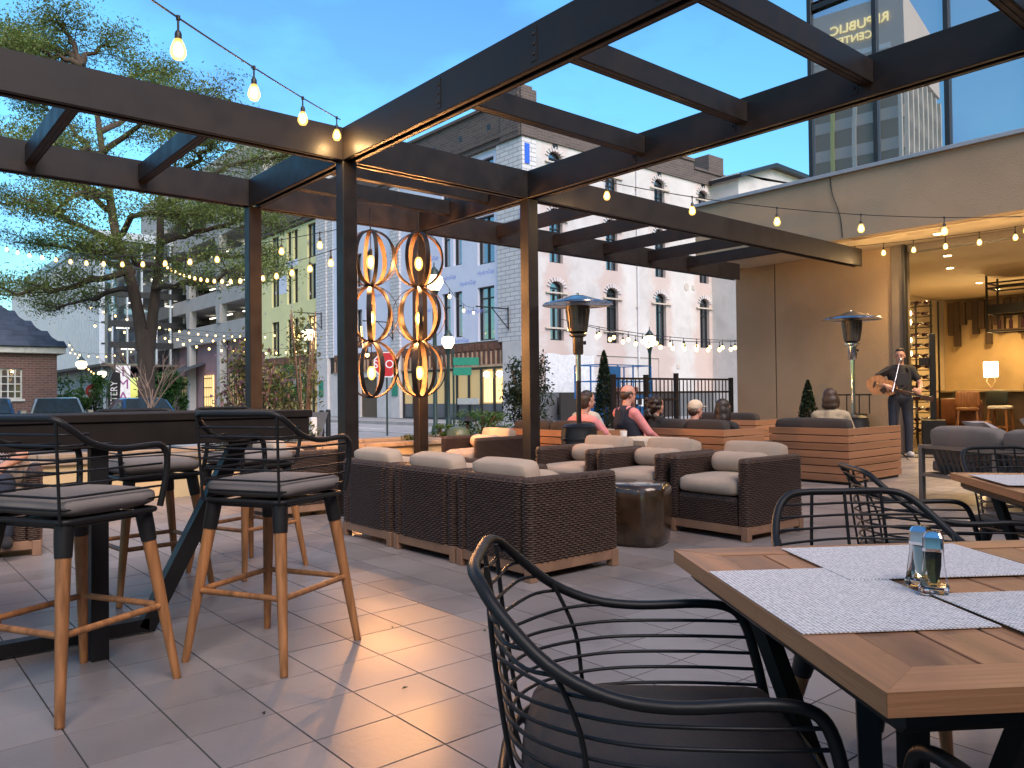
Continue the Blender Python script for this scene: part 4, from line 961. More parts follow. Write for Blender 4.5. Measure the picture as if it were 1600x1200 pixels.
# ================================================================== wicker armchairs
def weave_panel(lx, ly, z0, z1, r=.035, stake=.026, row=.0135, amp=.0062):
    """woven slab standing on z0: strands pass over and under upright stakes; rounded top edge"""
    per = []
    def arc(cx, cy, a0, n=3):
        for k in range(n): a = a0+(pi/2)*(k+.5)/n; per.append((cx+r*cos(a), cy+r*sin(a), cos(a), sin(a)))
    hx, hy = lx/2-r, ly/2-r
    def line(p, q, nx, ny):
        L = sqrt((q[0]-p[0])**2+(q[1]-p[1])**2); n = max(2, 2*int(round(L/stake)))
        for k in range(n): t = (k+.5)/n; per.append((p[0]+(q[0]-p[0])*t, p[1]+(q[1]-p[1])*t, nx, ny))
    line((-hx, -ly/2), (hx, -ly/2), 0, -1); arc(hx, -hy, -pi/2); line((lx/2, -hy), (lx/2, hy), 1, 0); arc(hx, hy, 0)
    line((hx, ly/2), (-hx, ly/2), 0, 1); arc(-hx, hy, pi/2); line((-lx/2, hy), (-lx/2, -hy), -1, 0); arc(-hx, -hy, pi)
    n = len(per); rows = int((z1-z0-.03)/row)*2
    mb = MB(); lev = []
    for i in range(rows+1):
        z = z0+(z1-z0-.03)*i/rows; rowi = i//2; groove = (i % 2 == 0)
        for k, (x, y, nx, ny) in enumerate(per):
            over = ((k//2)+rowi) % 2 == 0; mid = (k % 2 == 0)
            d = random.gauss(0, .0006)-amp*.9 if groove else random.gauss(0, .0009)+ (amp*(1.0 if mid else .45) if over else amp*(-.55 if mid else .1))
            mb.v.append((x+nx*d, y+ny*d, z))
    for t, (ins, up) in enumerate(((.006, .012), (.016, .024), (.035, .03))):   # rolled rim
        for k, (x, y, nx, ny) in enumerate(per):
            b = .003*(1 if (k//2) % 2 else -1) if t < 2 else 0
            ii = min(ins, ly/2-.001, lx/2-.001); mb.v.append((x-nx*(ii-b), y-ny*(ii-b), z1-.03+up))
    R_ = rows+4
    for i in range(R_-1):
        for k in range(n): l = (k+1) % n; mb.f.append((i*n+k, i*n+l, (i+1)*n+l, (i+1)*n+k))
    mb.f.append(tuple((R_-1)*n+k for k in range(n))); mb.f.append(tuple(range(n-1, -1, -1)))
    return mb
CW, CD, CT = 0.755, 0.78, 0.095      # chair width (y), depth (x), panel thickness; the chair faces +x, origin at the middle of its footprint
me_arm = weave_panel(CD, CT, .115, .63).mesh('arm', 'wicker', 40); me_back = weave_panel(CT, CW-2*CT-.004, .115, .63).mesh('back_panel', 'wicker', 40)
me_front = weave_panel(.03, CW-2*CT-.004, .115, .33, r=.012).mesh('front_panel', 'wicker', 40)
me_seat = cushion((-CD/2+CT, -CW/2+CT+.005, .335), (CD/2+.01, CW/2-CT-.005, .465), .045, .02); me_seat.materials.append(M['cream_fabric'])
me_bc = cushion((-.075, -CW/2+CT+.012, 0), (.075, CW/2-CT-.012, .262), .035, .012); me_bc.materials.append(M['cream_fabric'])
bl = MB(); prof = [(.0, -.245), (.05, -.243), (.082, -.225), (.094, -.19)]+[(.094+.003*sin(k*2.1), -.19+.38*k/8) for k in range(9)]+[(.082, .225), (.05, .243), (.0, .245)]
bl.lathe(prof, 20); me_bol = bl.mesh('bolster', 'cream_fabric', 80)
fb = MB()
for s in (-1, 1): fb.box((-CD/2+.045, s*(CW/2-.03)-.022, .045), (CD/2-.045, s*(CW/2-.03)+.022, .113), .004)
for s in (-1, 1): fb.box((s*(CD/2-.03)-.022, -CW/2+.054, .046), (s*(CD/2-.03)+.022, CW/2-.054, .112), .004)
fb.box((-CD/2+.05, -CW/2+.05, .10), (CD/2-.05, CW/2-.05, .113))
me_fr = fb.mesh('base_frame', 'frame_wood'); me_leg = MB().box((-.03, -.03, 0), (.03, .03, .112), .004).mesh('leg', 'frame_wood')
def armchair(x, y, rz, label, group='wicker armchairs of the lounge'):
    o = empty('wicker_armchair', (x+random.uniform(-.008, .008), y, 0), rz+R(random.uniform(-1.3, 1.3)), label, 'armchair', group)
    for s in (-1, 1): mesh_obj('arm', me_arm, o, (0, s*(CW/2-CT/2), 0))
    mesh_obj('back_panel', me_back, o, (-CD/2+CT/2, 0, 0)); mesh_obj('front_panel', me_front, o, (CD/2-.022, 0, 0)); mesh_obj('base_frame', me_fr, o)
    for sx in (-1, 1):
        for sy in (-1, 1): mesh_obj('leg', me_leg, o, (sx*(CD/2-.03), sy*(CW/2-.03), 0))
    j = random.uniform(-.02, .02)
    mesh_obj('seat_cushion', me_seat, o, (0, 0, 0), (0, 0, j*.3)); mesh_obj('back_cushion', me_bc, o, (-CD/2+CT+.075, j, .455), (0, R(-13), j)); bo_ = mesh_obj('bolster', me_bol, o, (-CD/2+CT+.245, j, .557), (R(90), 0, j*4)); bo_.scale = (1, .93+j, 1)
    return o
armchair(3.53, 3.935, 0, 'wicker armchair seen from behind, nearest of the three back to back with the camera')
armchair(3.53, 4.725, 0, 'wicker armchair seen from behind, middle of the row of three')
armchair(3.53, 5.52, 0, 'wicker armchair seen from behind, far one of the row of three beside the bar stool')
armchair(5.60, 3.79, pi, 'wicker armchair facing left with whole cream seat in view, nearest the slatted box sofas')
armchair(5.57, 4.60, pi, 'wicker armchair facing left, second of the facing row, behind the dark drum table')
armchair(5.57, 5.42, pi, 'wicker armchair facing left, third of the facing row, below the patio heater')
armchair(6.14, 7.83, pi, 'wicker armchair with cream cushions standing by the planter between two pergola columns')
armchair(3.42, 7.38, 0, 'wicker armchair behind the bar stool with wooden legs, in front of the planter wall')
armchair(0.80, 7.10, R(-100), 'wicker armchair behind the bar stools at left, holding the person in checks')
# glazed drum tables
def drum(x, y, lab, r=.235, hgt=.46, m='drum_glaze'):
    o = empty('drum_table', (x, y, 0), .4, lab, 'side table')
    n = 28; mb = MB(); pr = [(.0, .0), (.80, .0), (.90, .03), (.95, .10), (1.0, .25), (1.0, .36), (.97, .42), (.91, .452), (.80, .46), (.0, .46)]
    def sq(a, e=3.2): return 1/(abs(cos(a))**e+abs(sin(a))**e)**(1/e)
    vs = []
    for (q, z) in pr:
        for k in range(n): a = 2*pi*k/n; s = sq(a); vs.append((r*q*s*cos(a), r*q*s*sin(a), z*hgt/.46))
    fs = []
    for i in range(len(pr)-1):
        for k in range(n): l = (k+1) % n; fs.append((i*n+k, i*n+l, (i+1)*n+l, (i+1)*n+k))
    mb.add(vs, fs); mb.build('body', m, o, 80)
drum(4.62, 3.98, 'dark glazed ceramic drum table between the wicker armchairs')
drum(4.55, 4.9, 'dark glazed drum table behind the nearest armchair row, only its top showing')
# ================================================================== wire tub chairs and bar stools
LEGW = {}
def leg(parent, p_top, p_bot, zsplit, r0=.021, r1=.013):
    a, b = Vector(p_top), Vector(p_bot); t = (a.z-zsplit)/(a.z-b.z); m = a.lerp(b, t)
    lg = MB().tube([a.lerp(b, t-.01), b], [r0-(r0-r1)*t*.9, r1], 12).build('leg', 'teak', parent, 50)
    MB().tube([a, a.lerp(b, t*.6), m], [r0+.004, r0+.003, r0-(r0-r1)*t*.9+.0025], 12).build('sleeve', 'black_metal', lg, 50)
    MB().lathe([(0, 0), (r1*.9, 0), (r1, .006), (0, .0065)], 10).build('foot_pad', 'rubber', lg, None, (b.x, b.y, b.z+.0005))
    return lg
def dining_chair(x, y, rz, label, arm=.66, legs=True):
    """faces +x; thick rail runs front leg - arm - back top - arm - front leg, thin wires follow it below"""
    o = empty('wire_chair', (x, y, 0), rz, label, 'chair', 'wire tub chairs of the dining tables'); o.scale = (1.07, 1.12, .955)
    half = [(-.30, 0.0, .850), (-.297, .12, .850), (-.28, .175, .836), (-.243, .215, .79), (-.168, .25, .716), (-.08, .268, .672), (.02, .275, .658), (.15, .272, .664), (.215, .27, .655), (.247, .266, .62), (.268, .26, .54), (.285, .25, .44)]
    pts = [(p[0], -p[1], p[2]) for p in half[::-1]]+half[1:]
    MB().tube(catmull(pts, 4), .0112, 10).build('top_rail', 'black_metal', o, 80)
    MB().tube(catmull([(-.2, -.2, .435), (.1, -.235, .44), (.285, -.25, .44), (.30, -.1, .44), (.30, .1, .44), (.285, .25, .44), (.1, .235, .44), (-.2, .2, .435), (-.255, 0, .43)], 5, True), .011, 8, True).build('seat_frame', 'black_metal', o, 80)
    # horizontal wires: lower ones run to the front uprights, upper ones end on the sloping rail
    def outline(z):
        t = (z-.43)/(.85-.43); back = -.235-.062*t
        return back
    def rail_at_z(z):           # where the rail (back half) crosses height z
        for a, b in zip(half[:-5], half[1:-4]):
            if (a[2]-z)*(b[2]-z) <= 0 and a[2] != b[2]:
                k = (a[2]-z)/(a[2]-b[2]); return (a[0]+(b[0]-a[0])*k, a[1]+(b[1]-a[1])*k)
        return None
    for z in (.475, .512, .549, .586, .623):
        t = (z-.44)/(.66-.44); f = .285-.033*t-.01; bk = outline(z)
        hp = [(bk, 0, z), (bk+.012, .09, z), (bk+.055, .165, z), (bk+.13, .222, z), (bk+.23, .252+.012*t, z), (.13, .260+.012*t, z), (f, .250+.016*t, z)]
        pts = [(p[0], -p[1], p[2]) for p in hp[::-1]]+hp[1:]
        MB().tube(catmull(pts, 4), .0042, 6).build('wire', 'black_metal', o, 80)
    for z in (.662, .70, .738, .776, .814):
        e = rail_at_z(z); bk = outline(z)
        if not e: continue
        hp = [(bk, 0, z), (bk+.012, min(.08, e[1]*.5), z), ((bk+e[0])/2+.0, (e[1]+.03)*.78, z), (e[0], e[1], z)]
        pts = [(p[0], -p[1], p[2]) for p in hp[::-1]]+hp[1:]
        MB().tube(catmull(pts, 4), .0042, 6).build('wire', 'black_metal', o, 80)
    for yk in (-.10, 0.0, .10):
        MB().tube(catmull([(-.29+abs(yk)*.12, yk, .846), (-.262, yk*1.1, .66), (-.228, yk*1.15, .45), (-.18, yk*1.15, .432)], 5), .0046, 6).build('upright_wire', 'black_metal', o, 80)
    for s in (-1, 1): MB().tube(catmull([(-.17, s*.24, .725), (-.12, s*.245, .6), (-.1, s*.235, .45), (-.06, s*.2, .432)], 5), .0046, 6).build('upright_wire', 'black_metal', o, 80)
    cush_obj('seat_cushion', (-.21, -.225, .445), (.275, .225, .492), 'charcoal_fabric', o, .022, .012)
    MB().box((-.15, -.15, .40), (.2, .15, .428), .006).build('under_plate', 'black_metal', o)
    for sx, sy in ((1, 1), (1, -1), (-1, 1), (-1, -1)): leg(o, (sx*.16+.02, sy*.17, .43), (sx*.235+.02, sy*.245, 0), .31, .026, .015)
    return o
HT = R(-35.5)
dining_chair(1.205, 1.035, R(-44), 'black wire tub chair with dark cushion in the foreground, drawn up to the plank table')
dining_chair(2.23, 0.98, R(-125.5), 'black wire tub chair behind the shakers table, its back towards the wicker lounge')
dining_chair(3.43, 1.38, R(-48), 'black wire tub chair pulled up to the farther plank table, beyond the shakers')
dining_chair(4.7, 1.35, R(-120), 'black wire tub chair on the far side of the farther plank table')
dining_chair(1.28, 0.12, R(58), 'black wire tub chair under the near side of the plank table, bottom right')
def bar_stool(x, y, rz, label):
    o = empty('bar_stool', (x, y, 0), rz, label, 'bar stool', 'bar stools around the high table')
    zs, zt, za = .69, 1.062, .945
    half = [(-.245, 0, zt), (-.243, .15, zt), (-.235, .205, zt-.004), (-.205, .232, zt-.03), (-.13, .245, zt-.085), (-.06, .25, za+.008), (.02, .252, za-.002), (.16, .252, za+.004), (.205, .25, za-.008), (.228, .248, za-.045), (.228, .242, .82), (.21, .228, zs+.01)]
    pts = [(p[0], -p[1], p[2]) for p in half[::-1]]+half[1:]
    MB().tube(catmull(pts, 4), .0125, 10).build('top_rail', 'black_metal', o, 80)
    fr = round_poly([(-.05, -.215, zs), (.205, -.225, zs), (.215, .225, zs), (-.205, .205, zs), (-.205, -.205, zs), (-.05, -.215, zs)], .04)[:-1]
    MB().tube(fr, .011, 8, True).build('seat_frame', 'black_metal', o, 80)
    for k, z in enumerate((.735, .78, .825, .87, .915)):
        t = (z-zs)/(zt-zs); b = -.205-.038*t; w = .205+.03*t
        hp = round_poly([(.222, -w-.008, z-.012*0), (b+.0, -w, z), (b, w, z), (.222, w+.008, z)], .05, 4)
        MB().tube(hp, .0045, 6).build('wire', 'black_metal', o, 80)
    for z, xe in ((.965, -.03), (1.005, -.13)):
        t = (z-zs)/(zt-zs); b = -.205-.038*t; w = .205+.03*t
        MB().tube(round_poly([(xe+.0, -.247, z), (b, -w, z), (b, w, z), (xe, .247, z)], .05, 4), .0045, 6).build('wire', 'black_metal', o, 80)
    for s in (-1, 1):
        MB().tube([(-.238, s*.215, zt-.012), (-.215, s*.205, zs)], .006, 6).build('upright_wire', 'black_metal', o, 80)
    cush_obj('seat_cushion', (-.195, -.215, zs+.018), (.215, .215, zs+.085), 'grey_fabric', o, .03, .014)
    MB().box((-.17, -.17, zs-.03), (.18, .17, zs-.008), .006).build('under_plate', 'black_metal', o)
    tops = {}
    for sx, sy in ((1, 1), (1, -1), (-1, 1), (-1, -1)):
        leg(o, (sx*.175, sy*.175, zs-.005), (sx*.262, sy*.262, 0), .565, .029, .0165)
    zr = .30; q = .175+(.262-.175)*(1-zr/.685)
    for (a, b) in (((q, q), (q, -q)), ((-q, q), (-q, -q)), ((q, q), (-q, q)), ((q, -q), (-q, -q))):
        MB().tube([(a[0], a[1], zr), (b[0], b[1], zr)], .013, 10).build('stretcher', 'teak', o, 60)
    MB().box((.0, -.2155-.004, zs+.05), (.012, -.2155+.003, zs+.06)).build('care_tag', 'paper_white', o)
    return o
bar_stool(0.68, 3.45, R(27.5), 'bar stool with grey cushion nearest the left edge, in front of the high table')
bar_stool(1.475, 3.405, R(27), 'bar stool with grey cushion standing nearest the wicker armchairs, in front of the high table')
bar_stool(0.35, 4.95, R(-95), 'bar stool on the far side of the high table at the left edge')
bar_stool(1.38, 4.95, R(-85), 'bar stool on the far side of the high table, seen between the two front stools')
bar_stool(2.05, 5.15, R(-70), 'bar stool behind the right end of the high table')
ht = empty('high_table', (0.6, 4.1, 0), 0, 'long black high table with slanted metal legs behind the bar stools', 'high table')
MB().box((-2.6, -.38, 1.03), (1.22, .38, 1.066), .004).build('table_top', 'dark_table', ht); MB().box((-2.58, -.372, .92), (1.205, .372, 1.0295), .004).build('apron', 'dark_table', ht)
MB().bar((-2.2, .0, .04), (.53, 0, .04), .07, .06).build('foot_rail', 'black_metal', ht)
MB().bar((.52, 0, .02), (1.0, 0, .925), .07, .075).build('leg', 'black_metal', ht); MB().bar((-2.2, 0, .02), (-2.5, 0, .925), .07, .075).build('leg', 'black_metal', ht)
MB().box((.215, -.325, 0), (.285, -.255, .919), .003).build('leg', 'black_metal', ht); MB().box((-1.9, -.325, 0), (-1.83, -.255, .919), .003).build('leg', 'black_metal', ht)
MB().bar((.25, -.255, .04), (.25, -.036, .04), .06, .055).build('foot_rail', 'black_metal', ht)
for (x_, y_, lab) in ((.42, 4.25, 'white paper menu card standing on the low wall behind the stools'), (2.95, 6.3, 'white post standing beside the grey planter behind the high table')):
    pass
# ================================================================== plank dining tables with settings
def dining_table(cx, cy, rz, L, W, label, mats):
    o = empty('plank_table', (cx, cy, 0), rz, label, 'dining table', 'plank topped dining tables')
    b = .085; z0, z1 = .718, .75
    # mitred border boards then planks across
    for s in (-1, 1):
        MB().prism([(-L/2, s*W/2), (L/2, s*W/2), (L/2-b, s*(W/2-b)), (-L/2+b, s*(W/2-b))], z0, z1).build('border_board', 'plank', o)
        MB().prism([(s*L/2, -W/2+.001), (s*L/2, W/2-.001), (s*(L/2-b), W/2-b-.001), (s*(L/2-b), -W/2+b+.001)], z0, z1-.0005).build('border_board', 'plank_y', o)
    n = int((L-2*b)/.099); pw = (L-2*b)/n
    for k in range(n):
        x0 = -L/2+b+k*pw
        MB().box((x0+.003, -W/2+b+.003, z0+.004), (x0+pw-.003, W/2-b-.003, z1-.001-random.uniform(0, .0008)), .0015).build('plank', 'plank_y', o)
    MB().box((-L/2+.03, -W/2+.03, .680), (L/2-.03, W/2-.03, .7175), .012).build('under_frame', 'black_metal', o)
    # splayed steel legs: paired struts at each end meeting a floor bar
    for s in (-1, 1):
        x = s*(L/2-.13)
        for q in (-1, 1):
            MB().bar((x, q*(W/2-.16), .68), (x*.72, q*.06, .06), .045, .03).build('leg_strut', 'black_metal', o)
            MB().bar((x*.55, q*(W/2-.2), .68), (x*.72, q*.06, .06), .045, .03).build('leg_strut', 'black_metal', o)
        MB().bar((x*.72, -.36, .03), (x*.72, .36, .03), .06, .05).build('foot_bar', 'black_metal', o)
    return o
# table heading: long side along HT
ca, sa = cos(HT), sin(HT)
T1C = (1.55+.0, .735)
def from_corner(px_, py_, L, W):   # left corner (far left) known: local (-L/2, W/2)
    return (px_+ca*L/2+sa*W/2, py_+sa*L/2-ca*W/2)
T1 = from_corner(1.535, 1.215, 1.30, .93); T2 = (0, 0)
dining_table(T1[0], T1[1], HT, 1.30, .93, 'plank topped dining table with woven mats and glass shakers in the foreground', None)
HT2 = R(-52)
T2 = (3.91+cos(HT2)*.65+sin(HT2)*.39, 1.49+sin(HT2)*.65-cos(HT2)*.39)
dining_table(T2[0], T2[1], HT2, 1.30, .78, 'plank topped dining table with one mat at the right edge, farther from the camera', None)
PMS = []
def placemat(x, y, rz, lab, w=.43, d=.33):
    o = MB().box((-w/2, -d/2, 0), (w/2, d/2, .0018)).build('placemat', 'mat_weave'); o.location = (x, y, .7508+.0022*len(PMS)); PMS.append(o); o.rotation_euler = (0, 0, rz)
    tag(o, lab, 'placemat', 'woven grey placemats'); return o
def on_t1(u, v, T=T1): return (T[0]+ca*u-sa*v, T[1]+sa*u+ca*v)
def mat_t1(x0, x1, y0, y1, lab):
    p = on_t1((x0+x1)/2, (y0+y1)/2); return placemat(p[0], p[1], HT, lab, x1-x0, y1-y0)
mat_t1(-.648, -.322, -.226, .212, 'woven grey placemat at the left end of the plank table, before the black chair')
mat_t1(-.40, .03, .095, .42, 'woven grey placemat on the far side of the plank table, behind the shakers')
mat_t1(-.318, .11, -.362, -.038, 'woven grey placemat on the near side of the plank table at the right edge')
placemat(T2[0]+cos(HT2)*-.48-sin(HT2)*.0, T2[1]+sin(HT2)*-.48, HT2, 'woven grey placemat on the farther plank table', .30, .42)
def shaker(u, v, lab, fill):
    p = on_t1(u, v); o = empty('shaker', (p[0], p[1], .7545), random.uniform(0, .5), lab, 'shaker', 'glass shakers on the plank table')
    def sq(q, z, r=.3):     # rounded square ring
        c = q*r; out = []
        for k in range(4):
            for t in (.0, .5, 1.0):
                a_ = pi/2*k+pi/2*t; out.append(((q-c)*(1 if k in (0, 3) else -1)+c*cos(a_), (q-c)*(1 if k in (0, 1) else -1)+c*sin(a_), z))
        return out
    def loft(rings, name, m, par=o, sm=None):
        mb = MB(); n = 12
        for r_ in rings: mb.v += r_
        for i in range(len(rings)-1):
            for k in range(n): l = (k+1) % n; mb.f.append((i*n+k, i*n+l, (i+1)*n+l, (i+1)*n+k))
        mb.f.append(tuple(range(n-1, -1, -1))); mb.f.append(tuple((len(rings)-1)*n+k for k in range(n)))
        return mb.build(name, m, par, sm)
    loft([sq(.0215, 0), sq(.0245, .004), sq(.0250, .012), sq(.0225, .0165)], 'base_facets', 'solid_glass')
    loft([sq(.0224, .0168), sq(.0215, .025), sq(.0175, .062), sq(.0165, .078)], 'glass_body', 'clear_glass', sm=40)
    loft([sq(.004, .019, .6), sq(.0095, .030, .6), sq(.0125, .05, .6), sq(.0135, .076, .6)], 'contents', fill, sm=50)
    cp = loft([sq(.0172, .0785), sq(.0176, .084), sq(.0168, .104), sq(.0125, .1125), sq(.006, .114)], 'cap', 'chrome')
    for k in range(5): MB().lathe([(.0, 0), (.0012, 0), (.0012, .0006), (0, .0006)], 6).build('hole', 'eye_dark', cp, None, (.004*cos(k*1.256), .004*sin(k*1.256), .114))
shaker(-.290, .036, 'glass salt shaker with chrome top, the rear one of the pair', 'salt')
shaker(-.305, -.026, 'glass pepper shaker with chrome top and dark contents, the front one of the pair', 'pepper')
# ================================================================== slatted box sofas with dark cushions
def box_sofa(x0, x1, y0, y1, label, back='x0', top=.69):
    cx, cy = (x0+x1)/2, (y0+y1)/2; hx, hy = (x1-x0)/2, (y1-y0)/2
    o = empty('box_sofa', (cx, cy, 0), 0, label, 'sofa', 'slatted wooden box sofas')
    n = 7; ph = (top-.03)/n
    def side(p, q, nrm):
        for k in range(n):
            z0 = .03+k*ph; mb = MB(); a, b = Vector(p), Vector(q); nn = Vector(nrm)*random.uniform(-.002, .002)
            mb.bar((a.x+nn.x, a.y+nn.y, z0+ph/2), (b.x+nn.x, b.y+nn.y, z0+ph/2), .028, ph-.011, c=.003).build('plank', 'bench_wood', o)
    side((-hx, -hy, 0), (-hx, hy, 0), (1, 0, 0)); side((-hx+.0145, -hy+.014, 0), (hx, -hy+.014, 0), (0, 1, 0)); side((-hx+.0145, hy-.014, 0), (hx, hy-.014, 0), (0, 1, 0))
    MB().box((-hx+.02, -hy+.03, .004), (hx-.02, hy-.03, .10), .004).build('plinth', 'black_metal', o)
    MB().box((-hx+.016, -hy+.03, .1005), (hx-.012, hy-.03, .24), .004).build('seat_base', 'bench_wood', o)
    MB().box((-hx+.015, -hy+.029, .101), (-hx+.04, hy-.029, top-.01)).build('inner_lining', 'dark_fabric', o)
    L = 2*hy-.08; nseat = 2 if L > 1.1 else 1
    for k in range(nseat):
        a, b = -hy+.04+L*k/nseat, -hy+.04+L*(k+1)/nseat-.006
        cush_obj('seat_cushion', (-hx+.05, a, .245), (hx-.02, b, .40), 'dark_fabric', o, .04, .012)
        cush_obj('back_cushion', (-.085, -(b-a)/2, 0), (.085, (b-a)/2, .40), 'dark_fabric', o, .05, .015, loc=(-hx+.155, (a+b)/2, .395), rot=(0, R(-6), 0))
    return o
box_sofa(8.18, 9.06, 5.68, 6.97, 'slatted wooden box sofa with long black back cushion, seating three seen from behind')
box_sofa(9.3, 10.7, 4.68, 5.76, 'slatted wooden box sofa nearest the musician, corner towards the camera, one woman on it')
box_sofa(6.95, 7.98, 6.78, 8.3, 'slatted wooden box sofa beside the patio heater, seating the man in the navy vest')
box_sofa(11.4, 12.35, 7.3, 8.7, 'slatted wooden box sofa with empty dark cushions beyond the seated group, near the stucco wall')
st = empty('stone_table', (7.06, 6.02, 0), 0, 'cream stone coffee table with tapered top beside the patio heater', 'coffee table')
MB().prism([(-.28, .36), (.28, .36), (.40, .62), (-.40, .62)], -.36, .36, 'y').build('top', 'stone_table', st); MB().box((-.24, -.24, .0), (.24, .24, .359), .02).build('base', 'stone_table', st)
cp = empty('white_cup', (6.85, 6.12, .622), 0, 'small white paper cup on the cream stone table', 'cup')
MB().lathe([(0, 0), (.032, .001), (.042, .09), (.039, .09), (.030, .006), (0, .006)], 16).build('cup_body', 'paper_white', cp, 60)
rt = empty('round_side_table', (9.95, 6.3, 0), 0, 'round woven side table between two slatted sofas', 'side table')
MB().lathe([(0, 0), (.30, 0), (.34, .05), (.34, .36), (.30, .42), (0, .42)], 24).build('body', 'wicker', rt, 60); MB().lathe([(0, .4205), (.33, .4205), (.34, .44), (0, .445)], 24).build('top', 'charcoal_fabric', rt, 60)
hbg = empty('handbag', (9.62, 5.55, .405), .5, 'grey handbag leaning on the slatted sofa beside the woman in tan', 'handbag')
MB().prism([(-.17, 0), (.17, 0), (.12, .24), (-.10, .28)], -.05, .05, 'y').build('body', 'charcoal_fabric', hbg); MB().tube(catmull([(-.08, 0, .26), (-.05, 0, .38), (.05, 0, .38), (.08, 0, .24)], 5), .008, 6).build('strap', 'black_metal', hbg)
# ---- grey strap sofa with pillows at the right edge
ss = empty('strap_sofa', (8.36, 3.13, 0), R(-26), 'taupe framed lounge sofa with woven strap back and loose pillows at the right edge', 'sofa')
for (x, y) in ((0, .45), (0, -.47), (0, -1.6), (.85, .45), (.85, -1.6)): MB().box((x-.024, y-.024, 0), (x+.024, y+.024, .575), .003).build('leg', 'taupe_metal', ss)
for x in (0, .85):
    for z in (.558, .27):
        if x > 0 and z > .5: continue
        MB().bar((x, -1.575, z), (x, .425, z), .045, .034).build('rail', 'taupe_metal', ss)
for y in (.45, -1.6):
    for z in (.558, .27): MB().bar((.025, y, z), (.825, y, z), .045, .034).build('rail', 'taupe_metal', ss)
for k in range(11):
    y = .30-k*.072; MB().bar((-.005, y, .545), (.05, y-.10 if False else y*.86-.02, .285), .034, .006, up=(1, 0, 0)).build('strap', 'strap', ss)
for k in range(15):
    y = -.55-k*.072; MB().bar((-.005, y, .545), (.05, y, .285), .034, .006, up=(1, 0, 0)).build('strap', 'strap', ss)
cush_obj('seat_cushion', (.06, -1.55, .29), (.86, .40, .43), 'sofa_fabric', ss, .05, .015)
cush_obj('back_cushion', (-.09, -.42, 0), (.09, .42, .36), 'sofa_fabric', ss, .06, .02, loc=(.16, -.03, .405), rot=(0, R(-10), 0))
cush_obj('back_cushion', (-.09, -.5, 0), (.09, .5, .36), 'sofa_fabric', ss, .06, .02, loc=(.16, -1.0, .405), rot=(0, R(-10), 0))
def pillow(x, y, z, rx, ry, rz, lab, s=.23):
    mb = MB(); n = 10
    for sd in (1, -1):
        vs = []
        for i in range(n+1):
            for j in range(n+1):
                u, v = -1+2*i/n, -1+2*j/n; th = (1-u*u)**.55*(1-v*v)**.55*.075
                pin = 1-.08*(1-abs(u))*abs(v)-.08*(1-abs(v))*abs(u)
                vs.append((u*s*pin, v*s*pin, sd*th))
        mb.add(vs, [(i*(n+1)+j, (i+1)*(n+1)+j, (i+1)*(n+1)+j+1, i*(n+1)+j+1) for i in range(n) for j in range(n)])
    o = mb.build('throw_pillow', 'pillow_fabric', None, 80, (x, y, z), (rx, ry, rz)); return tag(o, lab, 'pillow', 'throw pillows on the strap sofa')
pillow(8.72, 2.42, .72, R(70), R(20), R(60), 'grey throw pillow propped upright on the strap sofa at the right edge')
pillow(8.85, 3.0, .70, R(35), 0, R(50), 'grey throw pillow lying against the back cushion of the strap sofa', .2)

# ================================================================== patio heaters
def heater(x, y, lab, pole):
    o = empty('patio_heater', (x, y, 0), 0, lab, 'patio heater', 'patio heaters')
    MB().lathe([(.0, 0), (.235, 0), (.24, .02), (.225, .06), (.21, .10), (.21, .70), (.195, .74), (.20, .76), (.16, .79), (.05, .80), (0, .80)], 28).build('tank_housing', 'black_metal', o, 35)
    MB().lathe([(.212, .60), (.216, .605), (.216, .625), (.212, .63)], 28).build('housing_band', 'black_metal', o, 35)
    MB().tube([(0, 0, .79), (0, 0, 1.62)], .03, 14).build('pole', pole, o, 60)
    MB().tube([(0, 0, 1.30), (0, 0, 1.62)], .031, 14).build('pole_sleeve', 'steel' if pole == 'black_metal' else 'chrome', o, 60)
    MB().lathe([(.05, 1.60), (.062, 1.62), (.062, 1.80), (.10, 1.82), (.10, 1.84), (.04, 1.85)], 18).build('valve_box', 'steel_dark' if pole == 'black_metal' else 'steel', o, 35)
    MB().lathe([(0, 0), (.022, 0), (.022, .03), (0, .032)], 10).build('control_knob', 'black_metal', o, 40, (.06, -.03, 1.74), (0, R(90), R(-40)))
    b = MB().lathe([(.08, 1.85), (.112, 1.87), (.112, 1.90), (.142, 2.13), (.142, 2.17), (.09, 2.18)], 24).build('burner_screen', 'steel_dark', o, 35)
    for k in range(16):
        a = 2*pi*k/16; MB().tube([(.114*cos(a), .114*sin(a), 1.90), (.144*cos(a), .144*sin(a), 2.13)], .003, 4).build('screen_bar', 'steel', b)
    MB().lathe([(.41, 2.185), (.415, 2.18), (.40, 2.20), (.30, 2.225), (.18, 2.26), (.09, 2.29), (.03, 2.30), (0, 2.302)], 32).build('reflector', 'steel', o, 60)
    MB().lathe([(0, 2.298), (.02, 2.30), (.02, 2.32), (0, 2.325)], 12).build('cap_nut', 'steel', o, 40)
heater(6.56, 6.55, 'patio heater with black pole beside the pergola column', 'black_metal')
heater(11.2, 5.57, 'patio heater with silver pole rising behind the slatted sofa near the musician', 'steel')

